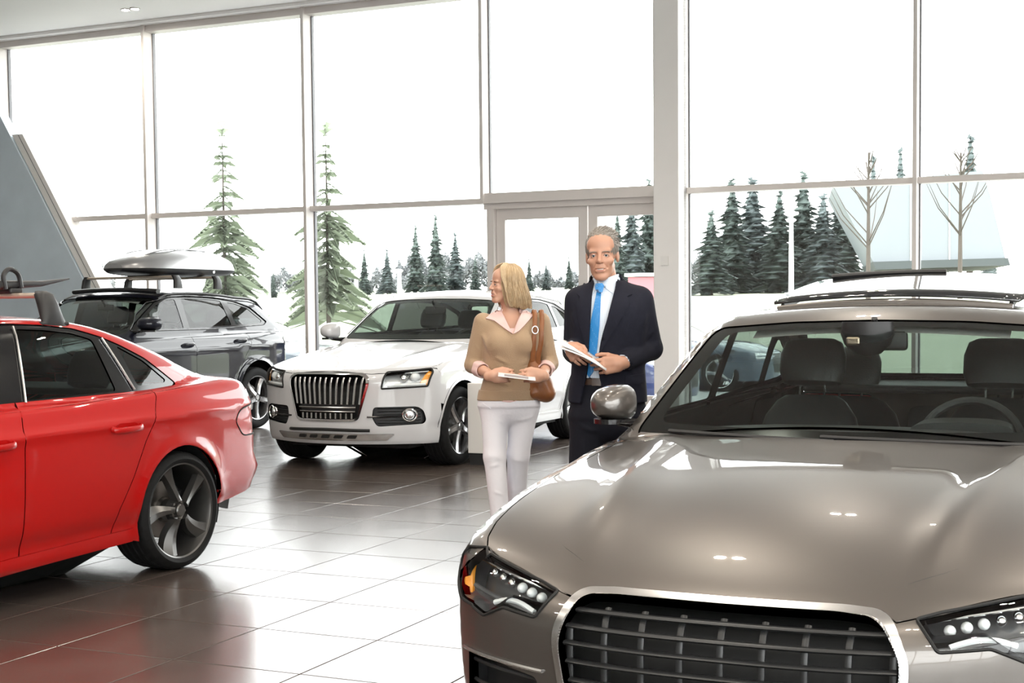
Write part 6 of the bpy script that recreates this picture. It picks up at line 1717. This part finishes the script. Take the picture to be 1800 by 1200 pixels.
sw = ripple(sw, [(a, b_, w_, h_ * 1.5) for a, b_, w_, h_ in fold])
vx, vz = .018, kz(589)
def vneck(P):   # open V from the collar down
    top = 1.44; t = np.clip((P[:, 2] - vz) / (top - vz), 0, 1.3); w = .095 * t - .004
    return np.maximum(np.maximum(np.abs(P[:, 0] - vx) - w, (vz - P[:, 2])), P[:, 1] - .03)
hem = lambda P: (.898 + .004 * np.sin(P[:, 0] * 30)) - P[:, 2]
cut = lambda f: (lambda P: smax(smax(f(P), -vneck(P), .008), hem(P), .006))
back_neck = ell((.016, .05, 1.44), (.062, .06, .05))
sw_c = carve(cut(sw), [(back_neck, .01), (cap(tl_ + (WL - EL) * .02, WL, .036, .03), .004), (cap(tr_ + (WR_ - ER) * .02, WR_, .036, .03), .004)])
sdf_mesh('sweater', sw_c, (-.30, -.20, .87), (.32, .16, 1.46), .006, m_sweater, W_)
band = carve(cut(lambda P: sw(P) - .004), [])
rib = lambda P: np.maximum(trunk(P) - .006, np.maximum(.893 - P[:, 2], P[:, 2] - .955))
sdf_mesh('sweater_hem', rib, (-.22, -.16, .87), (.21, .17, .98), .006, m_sweater, W_)
# shirt inside the V, collar flaps, cuffs, shirt tail
sh = union([(lambda P: trunk(P) + .012, 0), (neck, .02)])
drape('shirt_front', lambda P: sw(P) + .012, [(vx - .095, 1.42), (vx - .055, 1.355), (vx - .028, 1.30), (vx, vz - .015), (vx + .028, 1.30), (vx + .055, 1.355), (vx + .095, 1.42), (vx + .05, 1.41), (vx + .015, 1.325), (vx - .02, 1.325), (vx - .05, 1.41)], m_pink, W_, .002)
drape('collar', lambda P: np.minimum(sw(P), neck(P) - .008), [(-.140, 1.383), (-.078, 1.436), (-.050, 1.432), (-.030, 1.395), (.020, 1.292), (-.012, 1.312), (-.085, 1.368)], m_pink, W_, .010, .01, .006)
drape('collar', lambda P: np.minimum(sw(P), neck(P) - .008), [(.150, 1.398), (.112, 1.430), (.085, 1.428), (.068, 1.395), (.026, 1.290), (.060, 1.306), (.128, 1.380)], m_pink, W_, .010, .01, .006)
MB().tube([(.016 + .060 * math.cos(a), .028 + .055 * math.sin(a), 1.425 + .012 * math.sin(a)) for a in np.linspace(-.5, math.pi + .5, 16)], .008, 8, ry=.022).build('collar_band', m_pink, W_, True)
for E, Wp, t0, t1 in ((EL, WL, .30, .52), (ER, WR_, .34, .55)):
    d = unit(Wp - E); L = np.linalg.norm(Wp - E); p0, p1 = E + d * L * t0, E + d * L * t1
    f = lambda P, a=p0, b_=p1: np.maximum(cap(a, b_, .049, .046)(P), np.maximum((a - P) @ d, (P - b_) @ d)) + .0025 * np.sin(P @ np.array([60, 35, 90.]))
    g_ = carve(f, [(cap(p0, p1 + d * .05, .038, .036), .004)])
    sdf_mesh('cuff', g_, np.minimum(p0, p1) - .07, np.maximum(p0, p1) + .07, .005, m_pink, W_)
MB().tube([(WR_ + (ER - WR_) * .10 + np.array([0, .03 * math.cos(a), .028 * math.sin(a)])) for a in np.linspace(0, 2 * math.pi, 20)], .004, 6).build('bracelet', m_chrome_soft, W_, True)
drape('shirt_tail', lambda P: trunk(P), [(kx(880), .905), (kx(905), .905), (kx(907), .893), (kx(895), .885), (kx(882), .890)], m_pink, W_, .006)
# trousers
hipf = tubez([.70, .78, .86, .92, .97], [.13, .172, .182, .172, .155], [.10, .118, .125, .115, .10], [-.004, -.004, -.006, -.006, -.006], [.02, .02, .016, .014, .014], 2.4)
pl_ = union([(cap((-.088, .0, .84), (-.094, -.055, .555), .088, .066), 0), (cap((-.094, -.055, .555), (-.055, -.12, .10), .066, .052), .03)])
pr_ = union([(cap((.083, .02, .84), (.048, .03, .555), .090, .067), 0), (cap((.048, .03, .555), (.028, .15, .11), .067, .052), .03)])
hipw = ell((-.005, .018, .855), (.180, .125, .13))
pants = lambda P: smin(smin(smin(pl_(P), pr_(P), .012), hipw(P), .05), np.maximum(hipf(P), .86 - P[:, 2]), .04)
pants = ripple(pants, [((-.15, -.06, .80), (-.03, -.10, .76), .010, .005), ((.15, -.05, .80), (.03, -.09, .765), .010, .005), ((-.14, -.10, .58), (-.06, -.125, .55), .010, .005), ((-.13, -.12, .50), (-.06, -.135, .52), .010, .005), ((.09, -.03, .52), (.0, -.035, .54), .010, .005), ((-.11, -.14, .36), (-.03, -.155, .33), .010, .005), ((.08, .03, .36), (-.01, .03, .33), .010, .005), ((-.10, -.15, .25), (-.02, -.165, .21), .009, .005), ((-.005, -.10, .80), (-.004, -.11, .75), .006, -.006), ((.12, -.08, .70), (.10, -.05, .50), .012, .004)])
pants_c = lambda P: smax(pants(P), .095 - P[:, 2], .004)
sdf_mesh('trousers', pants_c, (-.21, -.22, .07), (.20, .24, .98), .0075, m_whitepant, W_)
drape('pocket_seam', lambda P: pants(P), [(-.165, .875), (-.115, .845), (-.112, .849), (-.160, .88)], m_whitepant, W_, .004)
for (x, y) in ((-.055, -.14), (.028, .13)):
    lofted([((x, y + .09, .045), .026, .035, np.array([1., 0, 0]), EZ), ((x, y + .05, .05), .034, .04, np.array([1., 0, 0]), EZ), ((x, y - .04, .035), .040, .032, np.array([1., 0, 0]), EZ), ((x, y - .10, .022), .036, .02, np.array([1., 0, 0]), EZ), ((x, y - .13, .018), .02, .012, np.array([1., 0, 0]), EZ)], 'shoe', m_tan, W_, p=2.4)
# hair: bob with strands falling from the crown
def hh(P): return P @ Rh.T + th_
hairv = place_s(carve(union([(ell((0, .034, .050), (.088, .103, .091)), 0), (cap((.066, .012, .045), (.080, .045, -.120), .036, .034, (.75, 1.25, 1)), .035), (cap((-.066, .012, .045), (-.078, .045, -.120), .036, .034, (.75, 1.25, 1)), .035), (cap((.03, .085, .02), (.045, .118, -.128), .052, .042, (1, .8, 1)), .04), (cap((-.03, .085, .02), (-.045, .118, -.128), .052, .042, (1, .8, 1)), .04)]),
    [(ell((0, -.125, -.035), (.066, .105, .125)), .012), (ell((0, .03, -.12), (.045, .045, .05)), .02)]), HC)
hair_r = lambda P: hairv(P) - .0022 * np.sin(np.arctan2((P[:, 0] - th_[0]), (P[:, 1] - th_[1] - .0)) * 46 + 14 * P[:, 2]) - .0018 * np.sin(np.arctan2((P[:, 0] - th_[0]), (P[:, 1] - th_[1])) * 23 + 2)
hair = sdf_mesh('hair', hair_r, (-.22, -.17, 1.40), (.20, .22, 1.74), .0045, m_blonde, W_)
rg = np.random.default_rng(7); crv = []; crv2 = []
for k in range(620):
    a = rg.uniform(-2.55, 2.55); q0 = rg.uniform(.15, 1.0)       # angle around the head, 0 = back
    x = math.sin(a); y = math.cos(a)
    top = np.array([.03 * x * q0, .03 + .04 * y * q0, .142]); pts = [top]
    low = rg.uniform(-.165, -.115) if abs(a) > .8 else rg.uniform(-.17, -.13)
    for t in np.linspace(.15, 1, 8):
        z = .142 + (low - .142) * t ** 1.5; r = .101 * math.sqrt(max(0, 1 - max(0, (z - .02) / .130) ** 2)) if z > .02 else .101 + .010 * math.sin((.02 - z) * 16)
        fl_h = max(0, (.02 - z) / .18); pts.append(np.array([x * r * (.94 + .06 * fl_h), .034 + y * r * 1.08 + .045 * fl_h, z]))
    P = np.array(pts) + rg.normal(0, .0022, (9, 3)) * np.linspace(0, 1, 9)[:, None]
    (crv if k % 3 else crv2).append(hh(crom(P, 2)))
strands('hair_strands', crv, .0021, m_blonde, hair); strands('hair_strands', crv2, .0019, m_blonde2, hair)
fringe = []
for k in range(70):
    u = rg.uniform(0, 1); sd = 1
    P = np.array([[.012, -.02 + .05 * u, .143], [.045 + .01 * u, -.055 + .03 * u, .118], [.070 + .006 * u, -.062 + .03 * u, .06], [.079, -.042 + .03 * u, -.01], [.083, -.022 + .03 * u, -.08], [.080 + .006 * rg.normal(), -.002 + .03 * u, -.145]])
    fringe.append(hh(crom(P + rg.normal(0, .002, P.shape), 3))); fringe.append(hh(crom((P + rg.normal(0, .002, P.shape)) * [-1, 1, 1], 3)))
strands('hair_strands', fringe, .002, m_blonde2, hair)
# paper held in both hands (a thing of its own)
t = thing('paper_sheet', 'printed sheet held by the woman in both hands', 'paper', tuple(W_.location), W_.rotation_euler[2])
m_paper = pbr('white_paper', (.80, .78, .77), .6); m_print = pbr('printed_grey_panel', (.33, .31, .33), .6)
zp = lambda x: 1.058 - .13 * (x + .06)
V = [(x, y, zp(x) + .012 * math.sin((y + .35) * 8)) for x in np.linspace(-.066, .150, 8) for y in np.linspace(-.40, -.20, 6)]
F = [(i * 6 + k, i * 6 + k + 1, (i + 1) * 6 + k + 1, (i + 1) * 6 + k) for i in range(7) for k in range(5)]
o = link_mesh('sheet', V, F, m_paper, t, True); md = o.modifiers.new('s', 'SOLIDIFY'); md.thickness = .002
V = [(x, y, zp(x) + .012 * math.sin((y + .35) * 8) + .0022) for x in np.linspace(-.03, .11, 6) for y in np.linspace(-.38, -.28, 5)]
link_mesh('print', V, [(i * 5 + k, i * 5 + k + 1, (i + 1) * 5 + k + 1, (i + 1) * 5 + k) for i in range(5) for k in range(4)], m_print, t, True)
# shoulder bag
m_bag = pbr('cognac_leather', (.235, .085, .028), .38, noise=(14, .25), bump=(40, .2))
B_ = thing('shoulder_bag', 'cognac brown leather bag hanging from the woman\'s shoulder', 'bag', tuple(W_.location), W_.rotation_euler[2])
bag = union([(ell((.195, .075, .985), (.085, .085, .085)), 0), (cap((.175, .06, 1.06), (.235, .06, .935), .062, .058, (1, 1.35, 1)), .04), (cap((.155, .04, 1.19), (.165, .05, 1.08), .030, .055, (1, 1.4, 1)), .04), (cap((.16, .02, .935), (.25, .05, .93), .036), .04)])
bag = (lambda f0: (lambda P: f0(P - np.array([-.018, -.075, 0]))))(bag)
bag = ripple(bag, [((.14, -.03, 1.10), (.22, -.02, .98), .010, .007), ((.20, -.03, 1.08), (.25, -.01, .95), .010, .007), ((.15, -.04, 1.02), (.18, -.04, .93), .009, .006), ((.23, -.03, 1.0), (.27, 0, .93), .008, .006)])
sdf_mesh('bag_body', bag, (.04, -.18, .85), (.34, .16, 1.25), .0055, m_bag, B_)
for x0, x1, y in ((.143, .148, -.030), (.185, .182, -.015)):
    P = crom([(x1 - .012, -.075, 1.09), (x1 - .008, -.098, 1.16), (x0 + .004, -.112, 1.24), (x0 + .008, -.108, 1.31), (x0 + .012, -.075, 1.375), (x0 + .01, .0, 1.432), (x0 + .005, .07, 1.395), (x0, .11, 1.28), (x1, .10, 1.15)], 6)
    MB().tube(P, .014, 8, ry=.005, up=(1, 0, .01)).build('strap', m_bag, B_, True) if False else MB().tube(P, .005, 8, ry=.014, up=(1, 0, 0)).build('strap', m_bag, B_, True)
MB().tube([(.155 + .018 * math.cos(a), -.120, 1.315 + .022 * math.sin(a)) for a in np.arange(16) * 2 * math.pi / 16], .004, 6, closed=True, up=(0, 1, 0)).build('buckle', m_chrome_soft, B_, True)
# ---- man in navy suit
def mx_(px): return (px - 1072) * .002843
def mz(py): return 1.44 + (541.4 - py) * .002843
M_ = person_root('grey haired man in navy suit and bright blue tie, holding brochures', 1072, 7.05)
m_suit = pbr('navy_wool', (.0075, .0080, .0165), .85, spec=.3, noise=(40, .15), bump=(300, .1))
m_suit2 = pbr('navy_wool_trousers', (.0065, .0070, .013), .85, spec=.3, noise=(40, .12), bump=(300, .1))
def check_shirt():
    m = bpy.data.materials.new('pale_blue_check_cotton'); m.use_nodes = True; N, L = nodes_of(m); b = N['Principled BSDF']
    tc = N.new('ShaderNodeTexCoord'); sp = N.new('ShaderNodeSeparateXYZ'); L.new(tc.outputs['Object'], sp.inputs[0])
    outs = []
    for ax in ('X', 'Z'):
        a = N.new('ShaderNodeMath'); a.operation = 'MULTIPLY'; a.inputs[1].default_value = 640; L.new(sp.outputs[ax], a.inputs[0])
        s = N.new('ShaderNodeMath'); s.operation = 'SINE'; L.new(a.outputs[0], s.inputs[0])
        g = N.new('ShaderNodeMath'); g.operation = 'GREATER_THAN'; g.inputs[1].default_value = .72; L.new(s.outputs[0], g.inputs[0]); outs.append(g)
    mxm = N.new('ShaderNodeMath'); mxm.operation = 'MAXIMUM'; L.new(outs[0].outputs[0], mxm.inputs[0]); L.new(outs[1].outputs[0], mxm.inputs[1])
    mi = N.new('ShaderNodeMix'); mi.data_type = 'RGBA'; mi.inputs[6].default_value = (.74, .80, .86, 1); mi.inputs[7].default_value = (.60, .68, .79, 1)
    L.new(mxm.outputs[0], mi.inputs[0]); L.new(mi.outputs[2], b.inputs['Base Color']); b.inputs['Roughness'].default_value = .7
    return m
def dot_tie():
    m = bpy.data.materials.new('blue_dotted_silk'); m.use_nodes = True; N, L = nodes_of(m); b = N['Principled BSDF']
    tc = N.new('ShaderNodeTexCoord'); vo = N.new('ShaderNodeTexVoronoi'); vo.inputs['Scale'].default_value = 130; vo.inputs['Randomness'].default_value = .1
    L.new(tc.outputs['Object'], vo.inputs['Vector'])
    g = N.new('ShaderNodeMath'); g.operation = 'LESS_THAN'; g.inputs[1].default_value = .16; L.new(vo.outputs['Distance'], g.inputs[0])
    mi = N.new('ShaderNodeMix'); mi.data_type = 'RGBA'; mi.inputs[6].default_value = (.006, .19, .50, 1); mi.inputs[7].default_value = (.35, .60, .85, 1)
    L.new(g.outputs[0], mi.inputs[0]); L.new(mi.outputs[2], b.inputs['Base Color']); b.inputs['Roughness'].default_value = .4; b.inputs['Sheen Weight'].default_value = .3
    return m
m_shirt = check_shirt(); m_tie = dot_tie()
m_greyhair = pbr('grey_hair', (.20, .175, .15), .5, noise=(40, .35)); m_greyhair2 = pbr('silver_hair', (.42, .39, .36), .5, noise=(40, .2))
m_belt = pbr('brown_belt_leather', (.045, .018, .008), .35)
HM = rot_head((mx_(1059), -.01, 1.703), math.radians(-7), math.radians(3), math.radians(-2), 1.0)
Rm_ = HM[:3, :3]; tm_ = HM[:3, 3]
headm = place_s(head_sdf(1.0, .95, False, .0030), HM)
neckm = cap((mx_(1061), .03, 1.64), (-.012, .035, 1.50), .058, .064)
upper = union([(headm, 0), (neckm, .03), (ell((-.01, .02, 1.42), (.15, .085, .13)), .05)])
parts = [surface_nets(upper, (-.20, -.16, 1.30), (.17, .17, 1.86), .0042)]
SLm, ELm, WLm = np.array([-.158, .02, 1.478]), np.array([-.178, .085, 1.225]), np.array([-.188, -.165, 1.245])
SRm, ERm, WRm = np.array([.152, .02, 1.478]), np.array([.205, .075, 1.235]), np.array([.050, -.175, 1.170])
MLm = frame(WLm, np.array([.28, -.75, -.28]), (.55, .1, .8)); MRm = frame(WRm, np.array([-.88, -.42, -.10]), (-.1, .05, 1.))
cm = [(.5, .75, .45), (.6, .8, .45), (.65, .85, .45), (.7, .9, .45)]
hlm = place(hand_sdf(cm, .1, (.4, .5), 1.05), MLm); hrm = place(mirror_hand(hand_sdf([(.35, .6, .4), (.45, .7, .4), (.55, .75, .4), (.65, .8, .4)], .2, (.55, .35), 1.05)), MRm)
for E, Wp, hf in ((ELm, WLm, hlm), (ERm, WRm, hrm)):
    fa = union([(cap(Wp + (E - Wp) * .5, Wp, .038, .029), 0), (hf, .02)])
    parts.append(surface_nets(fa, Wp - .17, Wp + .17, .0038))
legs = union([(cap((-.10, .0, .85), (-.13, .0, .48), .065, .05), 0), (cap((-.13, .0, .48), (-.13, .04, .08), .05, .035), .02), (cap((.09, .02, .85), (.08, .05, .48), .065, .05), .03), (cap((.08, .05, .48), (.07, .10, .08), .05, .035), .02), (ell((-.01, .02, 1.0), (.15, .10, .17)), .04), (ell((-.01, .02, 1.25), (.15, .09, .2)), .04)])
parts.append(surface_nets(legs, (-.25, -.15, .03), (.25, .2, 1.46), .018))
body = join_meshes('body', parts, m_skin_m, M_)
face_parts(body, HM, 1.0, .001, m_lip_m, m_greyhair, .0034)
# jacket
jt = tubez([.955, 1.02, 1.10, 1.20, 1.32, 1.42, 1.49, 1.535, 1.57], [.198, .196, .188, .184, .192, .202, .198, .160, .085], [.148, .142, .134, .132, .138, .140, .122, .095, .06], [-.012, -.012, -.010, -.008, -.004, -.002, -.002, -.004, -.006], [.02, .02, .018, .016, .010, .010, .02, .03, .035], 2.4)
SLc, SRc = ELm + (WLm - ELm) * .86, ERm + (WRm - ERm) * .86
jk = union([(jt, 0), (cap((-.05, .03, 1.545), (-.145, .022, 1.495), .035, .045, (1, 1.3, 1)), .05), (cap((.03, .03, 1.545), (.140, .022, 1.495), .035, .045, (1, 1.3, 1)), .05), (cap(SLm, ELm, .064, .060), .045), (cap(ELm, SLc, .060, .044), .02), (cap(SRm, ERm, .064, .060), .045), (cap(ERm, SRc, .060, .044), .02)])
jk = ripple(jk, [((.22, .0, 1.33), (.16, -.03, 1.28), .012, .007), ((.26, .03, 1.28), (.18, .0, 1.21), .012, .008), ((.16, -.06, 1.24), (.12, -.09, 1.16), .012, .006), ((-.22, .03, 1.30), (-.14, .0, 1.26), .012, .007), ((-.23, .0, 1.24), (-.15, -.02, 1.20), .012, .007), ((.14, -.09, 1.10), (.06, -.13, 1.18), .014, .005), ((.17, -.06, 1.05), (.08, -.12, 1.10), .014, .005), ((-.15, -.09, 1.12), (-.10, -.12, 1.04), .014, .005), ((.19, -.06, 1.42), (.15, -.09, 1.34), .014, .005), ((-.19, -.06, 1.42), (-.16, -.09, 1.34), .014, .005)])
xl = spl([.95, 1.05, 1.10, 1.15, 1.235, 1.345, 1.49, 1.56, 1.66], [-.150, -.128, -.116, -.108, -.103, -.096, -.088, -.078, -.07])
xr = spl([.95, 1.05, 1.10, 1.15, 1.235, 1.345, 1.49, 1.56, 1.66], [-.010, -.040, -.052, -.056, -.052, -.026, .018, .030, .045])
def gapf(P):
    z = P[:, 2]; return np.maximum(np.maximum(xl(z) - P[:, 0], P[:, 0] - xr(z)), P[:, 1] + .0)
jk_shell = lambda P: smax(np.maximum(jk(P), .968 + .02 * np.abs(P[:, 0]) - P[:, 2]), -gapf(P), .006)
jk_c = carve(jk_shell, [(cap((-.012, .03, 1.50), (-.02, .02, 1.65), .066, .060), .008), (cap(SLc + (WLm - ELm) * .02, WLm + (WLm - ELm) * .2, .036, .036), .004), (cap(SRc + (WRm - ERm) * .02, WRm + (WRm - ERm) * .2, .036, .036), .004)])
sdf_mesh('suit_jacket', jk_c, (-.29, -.23, .94), (.30, .19, 1.60), .0065, m_suit, M_)
# shirt front, collar, tie, cuffs
shirt = union([(lambda P: jt(P) + .014, 0), (cap((-.012, .032, 1.50), (-.018, .028, 1.585), .066, .062), .03)])
drape('shirt_front', shirt, [(-.135, 1.08), (-.02, 1.08), (-.02, 1.25), (.03, 1.40), (.05, 1.53), (.045, 1.585), (-.085, 1.585), (-.10, 1.5), (-.12, 1.3)], m_shirt, M_, .0, .014, .003)
MB().tube([(-.016 + .064 * math.cos(a), .030 + .060 * math.sin(a), 1.572 + .02 * math.sin(a)) for a in np.linspace(-1.35, math.pi + 1.35, 22)], .006, 8, ry=.022).build('collar_band', m_shirt, M_, True)
cf = union([(shirt, 0), (cap((-.014, .03, 1.52), (-.02, .028, 1.60), .069, .066), .01)])
drape('collar', cf, [(-.048, 1.553), (-.064, 1.592), (-.092, 1.605), (-.098, 1.535), (-.084, 1.508)], m_shirt, M_, .006, .01, .006)
drape('collar', cf, [(-.040, 1.553), (-.010, 1.590), (.048, 1.612), (.045, 1.540), (.020, 1.505)], m_shirt, M_, .006, .01, .006)
tie_f = union([(shirt, 0), (cap((-.048, -.075, 1.545), (-.05, -.085, 1.525), .018, .014, (1, .8, 1)), .01)])
drape('tie', tie_f, [(-.066, 1.558), (-.030, 1.558), (-.040, 1.520), (-.042, 1.50), (-.050, 1.35), (-.066, 1.20), (-.076, 1.135), (-.101, 1.098), (-.122, 1.135), (-.108, 1.25), (-.090, 1.38), (-.066, 1.50), (-.062, 1.52)], m_tie, M_, .008, .010, .006)
for E, S_, Wp in ((ELm, SLc, WLm), (ERm, SRc, WRm)):
    d = unit(Wp - E); p0, p1 = S_ - d * .02, S_ + d * .022
    f = carve(lambda P, a=p0, b_=p1: np.maximum(cap(a, b_, .039, .038)(P), (P - b_) @ d), [(cap(p0 - d * .03, p1 + d * .05, .034, .033), .003)])
    sdf_mesh('cuff', f, np.minimum(p0, p1) - .06, np.maximum(p0, p1) + .06, .005, m_shirt, M_)
# lapels, pocket flaps, buttons
drape('lapel', jk, [(.046, 1.600), (.018, 1.50), (-.020, 1.36), (-.050, 1.24), (-.040, 1.235), (.040, 1.36), (.100, 1.470), (.085, 1.492), (.110, 1.505), (.088, 1.560)], m_suit, M_, .008, .012, .006)
drape('lapel', jk, [(-.072, 1.600), (-.088, 1.50), (-.097, 1.36), (-.105, 1.24), (-.118, 1.26), (-.150, 1.38), (-.160, 1.470), (-.142, 1.492), (-.158, 1.508), (-.125, 1.56)], m_suit, M_, .008, .012, .006)
MB().tube(crom([(-.098, .0, 1.560), (-.086, .045, 1.585), (-.018, .098, 1.600), (.050, .050, 1.588), (.066, .0, 1.565)], 5), .007, 8, ry=.022).build('jacket_collar', m_suit, M_, True)
drape('pocket_flap', jk, [(.075, 1.105), (.165, 1.115), (.168, 1.07), (.078, 1.06)], m_suit, M_, .005, .012, .004)
# trousers
hp = tubez([.76, .84, .94, 1.02, 1.10], [.15, .18, .186, .178, .168], [.115, .13, .132, .125, .118], [-.02, -.016, -.012, -.012, -.012], [.02, .02, .02, .018, .016], 2.4)
pa = union([(cap((-.105, .01, .88), (-.135, .005, .50), .098, .080), 0), (cap((-.135, .005, .50), (-.135, .03, .09), .080, .066), .03)])
pb_ = union([(cap((.088, .03, .88), (.078, .05, .50), .098, .080), 0), (cap((.078, .05, .50), (.072, .09, .09), .080, .066), .03)])
hipe = ell((-.014, .02, .90), (.186, .135, .14))
pt = lambda P: smin(smin(smin(pa(P), pb_(P), .015), hipe(P), .05), np.maximum(hp(P), .90 - P[:, 2]), .04)
pt = ripple(pt, [((-.17, -.09, .86), (-.04, -.11, .82), .012, .006), ((.16, -.07, .86), (.03, -.10, .82), .012, .006), ((-.18, -.07, .55), (-.09, -.08, .52), .012, .006), ((-.13, -.09, .80), (-.14, -.08, .55), .008, .004)])
sdf_mesh('trousers', lambda P: np.maximum(pt(P), .07 - P[:, 2]), (-.25, -.16, .04), (.22, .21, 1.12), .010, m_suit2, M_)
bl_ = drape('belt', pt, [(-.16, 1.062), (.02, 1.062), (.02, 1.092), (-.16, 1.092)], m_belt, M_, .004, .02, .003)
drape('belt_buckle', pt, [(-.088, 1.058), (-.044, 1.058), (-.044, 1.096), (-.088, 1.096)], m_belt, M_, .009, .02, .004)
for x, y in ((-.135, .0), (.072, .06)):
    lofted([((x, y + .10, .05), .035, .045, np.array([1., 0, 0]), EZ), ((x, y + .03, .055), .045, .05, np.array([1., 0, 0]), EZ), ((x, y - .08, .04), .050, .04, np.array([1., 0, 0]), EZ), ((x, y - .17, .028), .042, .026, np.array([1., 0, 0]), EZ), ((x, y - .20, .022), .022, .014, np.array([1., 0, 0]), EZ)], 'shoe', m_gloss_black, M_, p=2.4)
# short hair
capf = place_s(carve(ell((0, .020, .040), (.0835, .105, .096)), [(ell((0, -.125, -.008), (.068, .085, .092)), .010), (ell((0, .02, -.09), (.12, .14, .085)), .012), (ell((.095, -.03, -.03), (.035, .055, .055)), .008), (ell((-.095, -.03, -.03), (.035, .055, .055)), .008)]), HM)
hair = sdf_mesh('hair', lambda P: capf(P) - .0025 * np.sin(P[:, 0] * 260) * np.sin(P[:, 2] * 190 + P[:, 1] * 150), (-.17, -.16, 1.62), (.11, .18, 1.87), .0045, m_greyhair, M_)
rg = np.random.default_rng(3); ca_, cb_ = [], []
for k in range(1300):
    a = rg.uniform(-math.pi, math.pi); e_ = rg.uniform(.05, 1.45)
    n = np.array([math.sin(a) * math.cos(e_), math.cos(a) * math.cos(e_), math.sin(e_)]); p = np.array([0, .020, .040]) + n * [.0825, .104, .095]
    if p[1] < -.05 and p[2] < .080: continue
    if p[2] < .0 + max(0, -p[1]) * 1.3: continue
    d = unit(n * .18 + np.array([.45, .75 if p[2] > .09 else .9, .05 if p[2] > .09 else -.8]) + rg.normal(0, .18, 3))
    L = rg.uniform(.018, .028) if p[2] > .08 else rg.uniform(.012, .018)
    P = np.array([p - n * .004, p + n * .004 + d * L * .5, p + n * .003 + d * L]) @ Rm_.T + tm_
    (ca_ if (k % 5 < 3 and p[2] > .06) else cb_).append(P)
strands('hair_strands', ca_, .0019, m_greyhair, hair, 4); strands('hair_strands', cb_, .0018, m_greyhair2, hair, 4)
# brochures in his hands
m_brown_print = pbr('printed_cover', (.10, .09, .09), .4)
def brochure(name, label, a, b_, dep, tilt, cover):
    t = thing(name, label, 'brochure', tuple(M_.location), M_.rotation_euler[2], 'brochures in the man\'s hands')
    a = np.array(a); b_ = np.array(b_); d = unit(b_ - a); w = np.array([0, math.cos(tilt), math.sin(tilt)]); n = unit(np.cross(d, w))
    rows = [[a + (b_ - a) * u + w * v * dep + n * .010 * math.sin(math.pi * u) for v in np.linspace(0, 1, 4)] for u in np.linspace(0, 1, 9)]
    V = [p for r in rows for p in r]; F = [(i * 4 + k, i * 4 + k + 1, (i + 1) * 4 + k + 1, (i + 1) * 4 + k) for i in range(8) for k in range(3)]
    o = link_mesh('pages', V, F, m_paper, t, True); md = o.modifiers.new('s', 'SOLIDIFY'); md.thickness = .006
    o2 = link_mesh('cover', [p + n * (.0045 if n[2] > 0 else -.0045) for p in V], F, cover, t, True)
brochure('brochure', 'white brochure with dark cover held nearest the man\'s tie', (-.232, -.30, 1.262), (-.035, -.27, 1.150), .20, .10, m_brown_print)
brochure('brochure', 'thin white leaflet under the man\'s dark brochure', (-.236, -.305, 1.248), (-.02, -.285, 1.140), .20, .06, m_paper)
